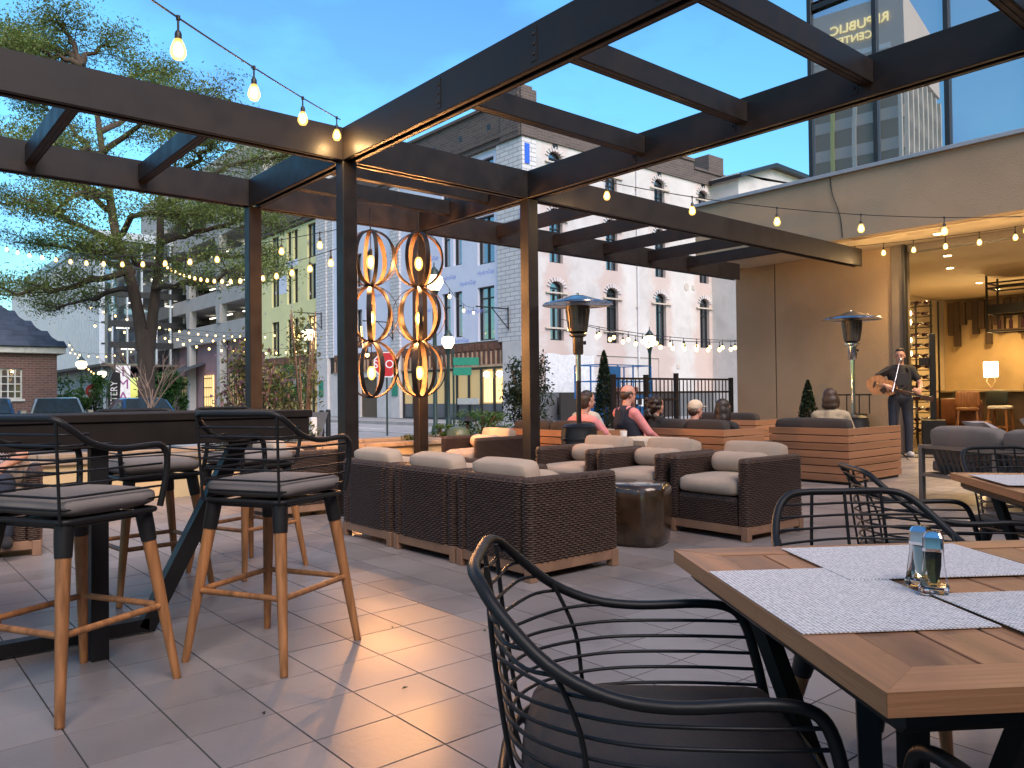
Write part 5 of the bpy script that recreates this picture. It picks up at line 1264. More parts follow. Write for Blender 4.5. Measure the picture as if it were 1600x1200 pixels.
# ================================================================== pendant cluster of iron band orbs
def orb(x, y, z, lab, rot, r=.335, chain=False):
    o = empty('orb_pendant', (x, y, z), rot, lab, 'pendant lamp', 'iron band orb pendants')
    for k in range(4):
        a = pi*k/4+.25; n = 40; w = .06 if k % 2 else .046; rr = r*(1-.015*k)
        mb = MB(); vs = []
        for i in range(n):
            t = 2*pi*i/n; d = Vector((cos(t)*cos(a), cos(t)*sin(a), sin(t)*1.05)); side = Vector((-sin(a), cos(a), 0))*w/2
            for (off, s) in ((0, -1), (0, 1), (.006, 1), (.006, -1)): vs.append(d*(rr-off)+side*s)
        fs_o, fs_i = [], []
        for i in range(n):
            j = (i+1) % n
            fs_o.append((i*4, i*4+1, j*4+1, j*4)); fs_i.append((i*4+3, j*4+3, j*4+2, i*4+2)); fs_o.append((i*4+1, i*4+2, j*4+2, j*4+1)); fs_o.append((i*4, j*4, j*4+3, i*4+3))
        me = bpy.data.meshes.new('band'); me.from_pydata([tuple(v) for v in vs], [], fs_o+fs_i); me.materials.append(M['iron_band']); me.materials.append(M['copper_inside'])
        for q, p in enumerate(me.polygons): p.material_index = 1 if q >= len(fs_o) else 0; p.use_smooth = True
        me.set_sharp_from_angle(angle=R(50)); mesh_obj('band', me, o)
    MB().tube([(0, 0, r*1.05), (0, 0, .10)], .006, 6).build('cord', 'socket', o); MB().lathe([(0, .03), (.022, .035), (.022, .10), (.01, .12), (0, .12)], 12).build('socket', 'socket', o, 40)
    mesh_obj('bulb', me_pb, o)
    ld = bpy.data.lights.new('pendant_bulb', 'POINT'); ld.energy = 46; ld.color = (1, .44, .14); ld.shadow_soft_size = .035
    lo = bpy.data.objects.new('bulb_light', ld); COL.objects.link(lo); lo.parent = o; lo.location = (0, 0, -.15)
    if chain: MB().tube([(0, 0, r*1.05), (0, 0, 3.43-z)], .009, 6).build('chain', 'socket', o)
_pb = MB().ellip((0, 0, -.045), (.030, .030, .06), 14, 9); _n0 = len(_pb.f); _pb.ellip((0, 0, -.045), (.052, .052, .088), 16, 10); me_pb = _pb.mesh('bulb', 'bulb_pendant', 80); me_pb.materials.append(M['bulb_halo'])
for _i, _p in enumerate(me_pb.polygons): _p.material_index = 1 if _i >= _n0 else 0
for (x, y, nm, r0) in ((5.43, 8.18, 'right', .3), (4.90, 8.43, 'left', 1.0)):
    for k, (z, hn) in enumerate(((2.82, 'top'), (2.14, 'middle'), (1.47, 'lowest'))):
        orb(x, y, z, 'iron band orb pendant with glowing bulb, %s of the %s hand column of three' % (hn, nm), r0+k*.5, chain=(k == 0))

# ================================================================== string lights
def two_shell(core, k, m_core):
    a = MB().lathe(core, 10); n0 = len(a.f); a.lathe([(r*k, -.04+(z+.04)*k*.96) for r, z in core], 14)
    me = a.mesh('bulb', m_core, 80); me.materials.append(M['bulb_halo'])
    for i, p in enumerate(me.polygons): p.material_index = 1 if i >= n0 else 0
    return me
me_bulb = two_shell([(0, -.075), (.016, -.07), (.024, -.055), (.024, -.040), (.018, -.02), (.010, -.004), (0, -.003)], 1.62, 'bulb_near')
me_bulbf = MB().lathe([(0, -.10), (.03, -.08), (.042, -.05), (.028, -.01), (0, 0)], 6).mesh('bulb', 'bulb_far', 80)
me_sock = MB().lathe([(0, 0), (.016, 0), (.018, .01), (.018, .04), (.012, .055), (.006, .06), (.006, .11), (.011, .112), (.011, .135), (0, .137)], 10).mesh('socket', 'socket', 40)
def strand(p0, p1, sag, spacing, label, start=.5, bulb=None, drop=.12, rc=.0055, scale=1.0, group=None, skip=(), power=0):
    p0, p1 = Vector(p0), Vector(p1); L = (p1-p0).length
    o = empty('string_light', p0, 0, label, 'string lights', group)
    def at_(t): q = (p1-p0)*t; q.z -= 4*sag*t*(1-t); return q
    MB().tube([at_(i/30) for i in range(31)], rc, 5).build('cable', 'socket', o)
    n = 0; s = start
    while s < L-.1:
        if n not in skip:
            q = at_(s/L)
            so = mesh_obj('socket', me_sock, o, (q.x, q.y, q.z-.125*scale)); so.scale = (scale,)*3
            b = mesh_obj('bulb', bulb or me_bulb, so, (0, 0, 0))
            if power:
                ld = bpy.data.lights.new('string_bulb', 'POINT'); ld.energy = power; ld.color = (1, .62, .26); ld.shadow_soft_size = .03
                lo = bpy.data.objects.new('bulb_light', ld); COL.objects.link(lo); lo.parent = so; lo.location = (0, 0, -.11)
        s += spacing; n += 1
    return o
# towards the camera from the corner column
strand((3.60, 6.74, 3.77), (-0.69, 1.89, 2.58), .06, 1.13, 'string of bare bulbs climbing from the corner column to the top edge of the picture', .14, power=5)
strand((6.45, 6.70, 3.76), (11.3, 2.9, 3.25), .22, 1.02, 'string of bare bulbs crossing in front of the right hand pergola beam', .55, power=5)
strand((14.15, 7.2, 3.82), (14.1, 1.5, 3.80), .10, .52, 'string of bare bulbs hung along the soffit above the open front', .25, power=4)
strand((4.9, 9.05, 3.3), (2.8, 28.0, 6.2), .55, .98, 'long string of bulbs running left from the pergola column to the big tree', .6, group='string lights over the terrace edge')
strand((4.85, 9.05, 3.05), (9.0, 31.6, 6.7), .55, 1.02, 'lower string of bulbs running from the pergola column past the tree trunk', .5, group='string lights over the terrace edge')
k = 0
for (p0, p1, sag, sp, lab) in [((15.8, 15.4, 3.05), (23.0, 13.2, 3.0), .35, .42, 'string of small bulbs before the white side wall, lower row'), ((15.5, 16.2, 3.3), (23.5, 14.0, 2.9), .25, .5, 'string of small bulbs before the white side wall, upper row'),
    ((9.5, 45, 6.2), (21.0, 52, 5.6), .5, .8, 'far string of small bulbs above the street behind the tree, upper one'), ((9.0, 42, 5.0), (21.0, 47, 5.4), .6, .8, 'far string of small bulbs above the street behind the tree, middle one'), ((10.0, 38, 4.4), (21.0, 43, 4.2), .5, .8, 'far string of small bulbs above the street behind the tree, lower one'),
    ((13.5, 70, 5.9), (16.8, 76, 3.6), .3, .7, 'far string of small bulbs beside the office block corner'), ((12.0, 66, 5.2), (19.5, 70, 6.0), .8, .8, 'far drooping string of small bulbs before the office block'),
    ((20.9, 45.4, 6.35), (14.6, 31, 4.0), .6, .9, 'string of small bulbs from the yellow front bracket down to the street lamp'), ((20.9, 37.0, 5.15), (14.4, 25.0, 2.9), .5, .6, 'string of small bulbs from the white pier bracket down to the street'), ((20.9, 27.2, 5.0), (12.0, 17.2, 4.5), .3, 5.0, 'thin cable with few bulbs from the corner pier bracket to the street lamp')]:
    strand(p0, p1, sag, sp, lab, .3, me_bulbf, rc=.010, scale=1.35, group='far strings of small bulbs over the street')
# ================================================================== people
def blob(segs, ells, voxel=.011, smooth_it=4, name='body'):
    """limbs as tapered rounded segments and ellipsoids, fused into one closed skin"""
    mb = MB()
    for (a, b, r0, r1) in segs:
        a, b = Vector(a), Vector(b); ax = (b-a); L = max(ax.length, 1e-4); q = ax.to_track_quat('Z', 'Y').to_matrix()
        prof = [(0.0001, -r0), (r0*.5, -r0*.866), (r0*.866, -r0*.5), (r0, 0), ((r0+r1)/2, L/2), (r1, L), (r1*.866, L+r1*.5), (r1*.5, L+r1*.866), (.0001, L+r1)]
        n = 12; vs = [q @ Vector((r*cos(2*pi*k/n), r*sin(2*pi*k/n), z))+a for (r, z) in prof for k in range(n)]; fs = []
        for i in range(len(prof)-1):
            for k in range(n): l = (k+1) % n; fs.append((i*n+k, i*n+l, (i+1)*n+l, (i+1)*n+k))
        fs.append(tuple(range(n-1, -1, -1))); fs.append(tuple((len(prof)-1)*n+k for k in range(n)))
        mb.add(vs, fs)
    for e in ells: mb.ellip(e[0], e[1], 16, 10, e[2] if len(e) > 2 else None)
    me = mb.mesh(name); o = bpy.data.objects.new('tmp', me); COL.objects.link(o)
    m = o.modifiers.new('r', 'REMESH'); m.mode = 'VOXEL'; m.voxel_size = voxel; m.use_smooth_shade = True
    s = o.modifiers.new('s', 'SMOOTH'); s.factor = .5; s.iterations = smooth_it
    dg = bpy.context.evaluated_depsgraph_get(); out = bpy.data.meshes.new_from_object(o.evaluated_get(dg)); out.name = name
    bpy.data.objects.remove(o); bpy.data.meshes.remove(me); smooth(out); return out
def put(name, me, m, parent):
    me.materials.clear(); me.materials.append(M[m]); return mesh_obj(name, me, parent)
def hand(segs, wrist, direction, palm_n, s=1.0, curl=.6):
    """palm plus four unequal fingers and a thumb leaving the side of the palm"""
    w, d = Vector(wrist), Vector(direction).normalized(); n = Vector(palm_n); n = (n-d*n.dot(d)).normalized(); side = d.cross(n)
    segs.append((w, w+d*.075*s, .026*s, .034*s)); segs.append((w+side*.016*s, w+d*.08*s+side*.028*s, .02*s, .019*s)); segs.append((w-side*.016*s, w+d*.08*s-side*.028*s, .02*s, .019*s))
    for k, L in enumerate((.066, .078, .072, .055)):
        b = w+d*.085*s+side*(-.033+.022*k)*s; f1 = (d*cos(curl)+n*sin(curl)); f2 = (d*cos(curl*2.3)+n*sin(curl*2.3))
        m = b+f1*L*.5*s; segs.append((b, m, .0095*s, .009*s)); segs.append((m, m+f2*L*.5*s, .009*s, .0075*s))
    t0 = w+d*.025*s-side*.03*s; t1 = t0+(d*.6-side*.65+n*.4).normalized()*.045*s
    segs.append((t0, t1, .0125*s, .011*s)); segs.append((t1, t1+(d*.85+n*.45-side*.1).normalized()*.035*s, .011*s, .009*s))
def head(segs, ells, c, yaw, pitch=0.0):
    q = Matrix.Rotation(yaw, 3, 'Z') @ Matrix.Rotation(pitch, 3, 'Y'); c = Vector(c)
    def P(x, y, z): return c+q @ Vector((x, y, z))
    ells += [(P(-.005, 0, .025), (.098, .076, .098), q), (P(.022, 0, -.045), (.066, .058, .075), q), (P(.085, 0, -.02), (.020, .014, .026), q), (P(.062, 0, -.100), (.026, .028, .022), q), (P(.075, 0, -.062), (.018, .024, .012), q), (P(.072, 0, .022), (.022, .05, .012), q)]
    for s in (-1, 1): ells += [(P(-.008, s*.077, -.012), (.018, .010, .030), q), (P(.045, s*.036, -.035), (.035, .022, .03), q)]
    segs.append((P(-.02, 0, -.06), c+Vector((-.035, 0, -.185)), .052, .058))
    return P, q
def face_bits(o, P, q):
    for s in (-1, 1):
        e = MB().ellip((0, 0, 0), (.006, .012, .006), 8, 6).build('eye', 'eye_dark', o, 80, P(.086, s*.032, .002)); e.rotation_euler = q.to_euler()
        b = MB().ellip((0, 0, 0), (.006, .019, .005), 8, 6).build('eyebrow', 'hair_brown', o, 80, P(.090, s*.033, .024)); b.rotation_euler = q.to_euler()
    l = MB().ellip((0, 0, 0), (.006, .022, .006), 8, 6).build('mouth', 'lips', o, 80, P(.090, 0, -.063)); l.rotation_euler = q.to_euler()
def hair_mesh(P, q, style):
    es = []; sg = []
    if style == 'short': es = [(P(-.022, 0, .045), (.098, .081, .088), q), (P(-.05, 0, .0), (.065, .076, .08), q), (P(.03, 0, .10), (.05, .06, .03), q)]
    elif style == 'fringe': es = [(P(-.06, 0, -.005), (.055, .078, .065), q)]+[(P(-.015, s*.072, .01), (.05, .012, .035), q) for s in (-1, 1)]
    elif style == 'bun': es = [(P(-.022, 0, .048), (.098, .081, .086), q), (P(-.05, 0, .0), (.06, .074, .08), q), (P(-.115, 0, -.02), (.05, .045, .05), q)]
    elif style == 'long': 
        es = [(P(-.022, 0, .045), (.102, .085, .09), q), (P(-.06, 0, -.03), (.07, .088, .11), q), (P(-.07, 0, -.13), (.062, .10, .11), q), (P(-.06, 0, -.21), (.05, .10, .08), q)]+[(P(.0, s*.078, -.07), (.045, .025, .11), q) for s in (-1, 1)]
    elif style == 'bob':
        es = [(P(-.02, 0, .045), (.104, .090, .092), q), (P(-.055, 0, -.03), (.078, .10, .10), q), (P(-.06, 0, -.10), (.07, .105, .06), q)]+[(P(.0, s*.085, -.05), (.05, .028, .085), q) for s in (-1, 1)]
    elif style == 'curly':
        rnd = random.Random(4); es = [(P(-.02, 0, .05), (.100, .088, .088), q), (P(-.06, 0, -.03), (.07, .09, .11), q)]
        for k in range(46):
            a = rnd.uniform(-2.3, 2.3)+pi; z = rnd.uniform(-.22, .10); rr = .105 if z > -.05 else .12
            es.append((P(rr*cos(a)-.03, rr*sin(a)*.95, z), (.030, .030, .034), q))
    elif style == 'cap': return None
    return blob(sg, es, .012, 2, 'hair')
def person(label, loc, rz, pose, shirt, pants, hair_col, style, skin='skin', head_yaw=0.0, sleeve='short', arms='lap', head_pitch=0.0, s=1.0, lean=0.0, extra=None, shoes='shoe_white', group=None, faced=True):
    o = empty('person', loc, rz, label, 'person', group); o.scale = (s, s, s)
    sg, el = [], []; shirt_s, shirt_e, pant_s = [], [], []
    if pose == 'sit':
        hip = Vector((0, 0, .42)); ch = Vector((-.06+lean, 0, .72)); nk = Vector((-.06+lean*1.4, 0, .92)); hc = Vector((-.015+lean*1.6, 0, 1.085))
        kn = [Vector((.44, y*.15, .44)) for y in (1, -1)]; an = [Vector((.46, y*.15, .09)) for y in (1, -1)]; hj = [Vector((.0, y*.10, .42)) for y in (1, -1)]
    else:
        hip = Vector((0, 0, .98)); ch = Vector((-.01+lean, 0, 1.27)); nk = Vector((0+lean, 0, 1.50)); hc = Vector((.035+lean, 0, 1.665))
        hj = [Vector((0, y*.095, .93)) for y in (1, -1)]; kn = [Vector((.03, y*.115, .50)) for y in (1, -1)]; an = [Vector((-.01, y*.12, .09)) for y in (1, -1)]
    P, q = head(sg, el, hc, head_yaw, head_pitch)
    # torso
    t_s = [(hip+Vector((0, .06, .02)), ch+Vector((0, .07, 0)), .105, .10), (hip+Vector((0, -.06, .02)), ch+Vector((0, -.07, 0)), .105, .10), (ch, nk-Vector((0, 0, .06)), .125, .085)]
    shz = -.065
    sh = [nk+Vector((0, y*.175, shz)) for y in (1, -1)]
    t_s += [(ch+Vector((0, y*.09, .05)), sh[i]+Vector((0, -y*.03, -.02)), .095, .062) for i, y in enumerate((1, -1))]+[(nk+Vector((0, 0, -.03)), sh[i], .055, .056) for i in (0, 1)]
    sg += t_s; shirt_s += [(a, b, r0+.012, r1+.012) for a, b, r0, r1 in t_s]
    for i, y in enumerate((1, -1)):
        sg += [(hj[i], kn[i], .088, .06), (kn[i], an[i], .056, .038)]; pant_s += [(hj[i], kn[i], .100, .073), (kn[i], an[i]+Vector((0, 0, .0)), .072, .058)]
        sg += [(an[i]-Vector((.03, 0, .05)), an[i]+Vector((.13, y*.02, -.055)), .036, .03)]
    pant_s += [(hip+Vector((0, .06, -.01)), hip+Vector((0, -.06, -.01)), .118, .118)]
    sets = {'lap': ((Vector((.05, .25, .62)), Vector((.26, .12, .55))), (Vector((.05, -.25, .62)), Vector((.26, -.12, .55)))),
            'rest': ((Vector((.0, .26, .63)), Vector((.22, .22, .52))), (Vector((.12, -.30, .63)), Vector((.38, -.38, .56))))}
    if isinstance(arms, str): A = sets[arms]
    else: A = arms
    for i, y in enumerate((1, -1)):
        e_, w_ = A[i][0], A[i][1]
        sg += [(sh[i], e_, .05, .042), (e_, w_, .040, .028)]
        d = (w_-e_).normalized() if len(A[i]) < 3 else Vector(A[i][2]); pn = Vector((0, 0, -1)) if len(A[i]) < 4 else Vector(A[i][3])
        hand(sg, w_, d, pn, 1.0, .5 if len(A[i]) < 5 else A[i][4])
        t = .62 if sleeve == 'short' else 1.0
        shirt_s += [(sh[i], sh[i].lerp(e_, t), .066, .060 if sleeve == 'short' else .054)]
        if sleeve == 'long': shirt_s += [(e_, w_, .053, .040)]
    put('body', blob(sg, el, .011, 3), skin, o)
    put('shirt', blob(shirt_s, [], .014, 3, 'shirt'), shirt, o); put('trousers', blob(pant_s, [], .014, 3, 'trousers'), pants, o)
    for i, y in enumerate((1, -1)):
        put('shoe', blob([(an[i]-Vector((.045, 0, .045)), an[i]+Vector((.15, y*.022, -.05)), .047, .040), (an[i]-Vector((.03, 0, .02)), an[i]-Vector((.01, 0, .045)), .048, .048)], [], .012, 2, 'shoe'), shoes, o)
    hm = hair_mesh(P, q, style)
    if hm: put('hair', hm, hair_col, o)
    if faced: face_bits(o, P, q)
    return o, P, q, sh, hc
GP = 'seated guests on the slatted sofas'
person('person in pink shirt with short dark hair and beard, seated beside the heater pole', (7.20, 7.06, -.06), R(5), 'sit', 'pink_cloth', 'khaki_cloth', 'hair_brown', 'short', 'skin_pink', head_yaw=R(10), arms='rest', group=GP)
person('person in pale grey top with tied back dark hair, profile to the right', (7.62, 7.42, -.02), R(0), 'sit', 'grey_cloth', 'denim', 'hair_dark', 'bun', 'skin', head_yaw=R(-12), sleeve='long', group=GP)
ov = person('person, bald, in navy vest over pink shirt, looking right', (7.86, 6.86, .0), R(-12), 'sit', 'pink_cloth', 'khaki_cloth', 'hair_brown', 'fringe', 'skin_pink', head_yaw=R(-8), sleeve='long', s=1.04, lean=-.03, group=GP)
vo = ov[0]; hip, ch = Vector((0, 0, .42)), Vector((-.09, 0, .72)); nk = Vector((-.10, 0, .92))
sh_ = [nk+Vector((0, y*.175, -.065)) for y in (1, -1)]
put('vest', blob([(hip+Vector((0, .06, .02)), ch+Vector((0, .07, 0)), .138, .132), (hip+Vector((0, -.06, .02)), ch+Vector((0, -.07, 0)), .138, .132), (ch, nk-Vector((0, 0, .07)), .155, .115)]+[(ch+Vector((0, y*.09, .05)), sh_[i]+Vector((0, -y*.055, .005)), .125, .078) for i, y in enumerate((1, -1))]+[(nk+Vector((0, 0, -.05)), sh_[i]+Vector((0, -y*.06, .0)), .070, .078) for i, y in enumerate((1, -1))], [], .014, 3, 'vest'), 'navy_cloth', vo)
person('person with curly dark hair and black off shoulder top, seated left of the cap', (8.36, 6.86, -.10), R(-6), 'sit', 'black_cloth', 'denim', 'hair_dark', 'curly', 'skin', head_yaw=R(-25), group=GP)
cm, P, q, sh, hc = person('person in tan baseball cap and red shirt seen from behind on the slatted sofa', (8.55, 6.36, -.16), R(0), 'sit', 'red_cloth', 'denim', 'hair_brown', 'cap', 'skin_pink', head_yaw=R(-12), group=GP)
put('hair', blob([], [(P(-.055, 0, -.03), (.055, .076, .06), q)], .012, 2), 'hair_brown', cm)
cap = blob([], [(P(-.012, 0, .05), (.106, .088, .082), q), (P(-.02, 0, .03), (.104, .087, .06), q)], .011, 3, 'cap'); co = put('cap', cap, 'cap_cloth', cm)
br = MB().prism([(.07, -.07), (.13, -.06), (.165, -.02), (.165, .02), (.13, .06), (.07, .07)], .0, .008).build('cap_brim', 'cap_cloth', co, None, P(0, 0, .035)); br.rotation_euler = q.to_euler()
person('person with long straight dark hair seen from behind on the slatted sofa', (8.62, 5.98, -.15), R(0), 'sit', 'black_cloth', 'denim', 'hair_dark', 'long', 'skin', head_yaw=R(-6), group=GP)
person('person with brown bob and tan top seated alone near the musician', (9.86, 5.20, -.03), R(20), 'sit', 'tan_cloth', 'denim', 'hair_brown', 'bob', 'skin', head_yaw=R(-8), sleeve='long', group=GP)
person('person in checked shirt with brown hair, cut off by the left edge', (0.81, 7.13, .09), R(-100), 'sit', 'checker_cloth', 'denim', 'hair_brown', 'long', 'skin', sleeve='short', shoes='black_cloth', group=GP)
# checked print of that shirt
def check_shirt():
    m = M['checker_cloth']; nt = m.node_tree; b = nt.nodes['Principled BSDF']
    c = nt.nodes.new('ShaderNodeTexChecker'); c.inputs['Scale'].default_value = 55; c.inputs['Color1'].default_value = (.45, .38, .38, 1); c.inputs['Color2'].default_value = (.06, .04, .05, 1)
    tc = nt.nodes.new('ShaderNodeTexCoord'); nt.links.new(tc.outputs['Object'], c.inputs['Vector']); nt.links.new(c.outputs['Color'], b.inputs['Base Color'])
check_shirt()
# ---- musician: faces the camera, playing an acoustic guitar
MX, MY, MRZ = 14.18, 6.2, math.atan2(-6.2, -14.18)+R(8)
mo, P, q, sh, hc = person('person in black shirt and jeans standing, singing and playing an acoustic guitar', (MX, MY, 0), MRZ, 'stand', 'black_cloth', 'denim', 'hair_dark', 'short', 'skin', head_yaw=R(-14), head_pitch=R(4), s=1.055,
    arms=((Vector((.06, .30, 1.19)), Vector((.25, .24, 1.03)), (.25, -.35, .35), (-.6, -.3, .4), .8), (Vector((.03, -.43, 1.27)), Vector((.27, -.25, 1.17)), (-.05, .9, -.4), (-.8, -.1, -.3), .35)))
gt = empty('acoustic_guitar', (MX, MY, 0), MRZ, 'natural wood acoustic guitar held by the musician', 'guitar'); gt.scale = (1.055,)*3
gp = Matrix.Translation((.19, -.30, 1.165)) @ Matrix.Rotation(R(-4), 4, 'Z') @ Matrix.Rotation(R(-17), 4, 'X')
# body outline in the guitar plane (y along the neck towards the player's left, z up), thickness along x
out = []
for k in range(40):
    t = 2*pi*k/40; y = -.25+.25*(1-cos(t))*1.0 if False else .245*cos(t); w = .155+.045*cos(t+pi)*1.0-.030*cos(2*t+pi)*-1
    wv = (.195 if y < -.02 else .145); 
    u = (y+.245)/.49; wv = .19*sin(pi*min(1, max(0, u*1.0)))**.55*(1-.30*math.exp(-((u-.58)/.13)**2))*(1-.18*u)
    out.append((y, wv*(1 if sin(t) >= 0 else -1)))
body = MB(); n = len(out)
vs = [(-.05, a, b) for a, b in out]+[(.05, a, b) for a, b in out]
body.add([gp @ Vector(v) for v in vs], [tuple(range(n)), tuple(range(2*n-1, n-1, -1))]+[(i, (i+1) % n, n+(i+1) % n, n+i) for i in range(n)])
bo = body.build('body', 'guitar_top', gt)
MB().lathe([(0, 0), (.048, 0), (.048, .003), (0, .0035)], 20).build('sound_hole', 'guitar_dark', bo, None, gp @ Vector((.0505, .07, 0)), (0, R(90), R(-5)))
MB().box((.05, -.13, -.05), (.06, -.105, .05)).build('bridge', 'guitar_dark', bo).matrix_local = gp
pgd = MB().prism([(0, -.02), (.09, -.06), (.06, -.12), (-.02, -.08)], .0505, .052, 'x').build('pickguard', 'guitar_dark', bo); pgd.matrix_local = gp
nk = MB().box((.048, .09, -.024), (.072, .62, .024), .004).build('neck', 'guitar_dark', gt); nk.matrix_local = gp
hd = MB().prism([(.62, -.03), (.78, -.038), (.78, .038), (.62, .03)], .05, .066, 'x').build('headstock', 'guitar_dark', gt); hd.matrix_local = gp
for k in range(3):
    for s in (-1, 1): MB().box((.048, .65+k*.045, s*.04), (.062, .665+k*.045, s*.06)).build('tuning_peg', 'chrome', hd)
for k in range(6): sN = MB().tube([(.062, -.117, -.025+k*.01), (.076, .62, -.016+k*.0064)], .0012, 4).build('string', 'chrome', gt); sN.matrix_local = gp
stp = MB().tube(catmull([(.18, -.50, 1.28), (.06, -.16, 1.45), (-.02, .02, 1.53), (.10, .12, 1.42), (.165, .10, 1.20), (.19, -.04, 1.09)], 6), .014, 6).build('shoulder_strap', 'black_cloth', gt)
ms = empty('microphone_stand', (MX-.62, MY-.20, 0), MRZ, 'black microphone stand with boom and silver microphone before the singer', 'microphone stand')
MB().tube([(0, 0, .02), (0, 0, 1.25)], .011, 8).build('pole', 'black_metal', ms)
for k in range(3): a = 2.1*k+.4; MB().tube([(0, 0, .16), (.32*cos(a), .32*sin(a), .012)], .009, 6).build('leg', 'black_metal', ms)
MB().tube([(.06, -.06, 1.12), (-.30, .10, 1.62)], .009, 8).build('boom', 'steel', ms); MB().tube([(-.30, .10, 1.62), (-.38, .13, 1.66)], [.014, .02], 10).build('microphone', 'black_metal', ms); MB().ellip((-.40, .135, 1.672), (.03, .03, .03), 12, 8).build('grille', 'steel', ms, 80)
MB().box((-.02, .02, 1.24), (-.005, .20, 1.44), .003).build('music_tablet', 'charcoal_fabric', ms)
sp = empty('speaker_column', (15.0, 5.98, 0), R(205), 'slim black column loudspeaker on a square subwoofer beside the musician', 'loudspeaker')
MB().box((-.2, -.19, .004), (.2, .19, .62), .012).build('subwoofer', 'black_metal', sp); MB().box((-.06, -.05, .621), (.06, .05, 2.17), .01).build('column', 'black_metal', sp); MB().box((-.05, -.22, 1.60), (.04, -.052, 1.74), .006).build('mixer_box', 'black_metal', sp)
MB().box((-.205, -.16, .06), (-.2005, .16, .56)).build('grille', 'dark_fabric', sp)
s2 = empty('stage_speaker', (14.75, 7.35, 0), R(200), 'black floor loudspeaker behind the silver heater near the stucco wall', 'loudspeaker')
MB().box((-.22, -.24, .004), (.22, .24, .72), .015).build('cabinet', 'black_metal', s2); MB().tube([(0, 0, .72), (0, 0, 1.0)], .02, 8).build('pole', 'black_metal', s2)
for y in (-.3, -.1, .12, .3): MB().tube([(0, y, 0.72), (0, y, 1.08)], .012, 6).build('rack_upright', 'black_metal', s2)
MB().bar((0, -.32, 1.08), (0, .34, 1.08), .03, .03).build('rack_bar', 'black_metal', s2)
for k, (pts, lab) in enumerate([([(14.9, 6.2, .012), (14.5, 6.45, .012), (14.0, 6.3, .012), (13.6, 6.05, .012)], 'black audio cable running from the subwoofer to the microphone stand'), ([(13.7, 6.3, .012), (13.95, 5.85, .012), (14.2, 5.6, .012), (14.9, 5.75, .012)], 'black audio cable looping in front of the musician')]):
    cb_ = MB().tube(catmull(pts, 8), .009, 6).build('audio_cable', 'rubber'); tag(cb_, lab, 'cable')
# ================================================================== planter walls along the terrace edge
pw = empty('planter_wall', (6.0, 9.9, 0), 0, 'low cream planter wall with tan capstones along the terrace edge', 'planter')
def pbox(name, lo, hi, m, c=0.0, p=pw): return MB().box((lo[0]-6.0, lo[1]-9.9, lo[2]), (hi[0]-6.0, hi[1]-9.9, hi[2]), c).build(name, m, p)
pbox('wall', (-6, 9.48, 0), (10.8, 9.66, .44), 'planter_wall'); pbox('wall', (-6, 10.62, -.1), (10.8, 10.8, .44), 'planter_wall'); pbox('wall', (10.62, 9.661, 0), (10.8, 10.619, .44), 'planter_wall'); pbox('wall', (6.9, 9.661, 0), (7.05, 10.619, .43), 'planter_wall')
pbox('soil', (-6, 9.661, .1), (6.899, 10.619, .33), 'soil'); pbox('soil', (7.051, 9.661, .1), (10.619, 10.619, .40), 'soil')
x = -6.0
while x < 10.75:
    L = random.uniform(.62, .8); x1 = min(x+L, 10.85)
    for (a, b) in ((9.43, 9.71), (10.57, 10.85)): pbox('capstone', (x+.003, a+random.uniform(-.004, .004), .4405), (x1-.003, b, .50+random.uniform(-.003, .003)), 'cap_stone', .01)
    x = x1
for y in (9.72, 10.14): pbox('capstone', (10.57, y, .4405), (10.85, y+.41, .50), 'cap_stone', .01)
for y in (9.72, 10.14): pbox('capstone', (6.85, y, .4345), (7.1, y+.41, .492), 'cap_stone', .01)

# ================================================================== plants
LEAFV = [(-.5, 0, 0), (0, -.22, .05), (.5, 0, 0), (0, .22, .05)]
def leaves(pts, size, name, m, parent, jitter=.35, up=.5, aspect=1.0, seed=1):
    """many small folded leaves scattered at the given points"""
    rnd = random.Random(seed); vs = []; fs = []
    for (p, sc) in pts:
        a = rnd.uniform(0, 2*pi); b = rnd.gauss(0, jitter*1.2); c = rnd.gauss(up*0, jitter)
        s = size*sc*rnd.uniform(.65, 1.35)
        ca_, sa_ = cos(a), sin(a); cb_, sb_ = cos(b), sin(b); cc, sc_ = cos(c), sin(c)
        n = len(vs)
        for (x, y, z) in LEAFV:
            x *= s; y *= s*aspect; z *= s
            y, z = y*cc-z*sc_, y*sc_+z*cc; x, z = x*cb_+z*sb_, -x*sb_+z*cb_; x, y = x*ca_-y*sa_, x*sa_+y*ca_
            vs.append((p[0]+x, p[1]+y, p[2]+z))
        fs.append((n, n+1, n+2)); fs.append((n, n+2, n+3))
    me = bpy.data.meshes.new(name); me.from_pydata(vs, [], fs); me.materials.append(M[m]); me.update(); return mesh_obj(name, me, parent)
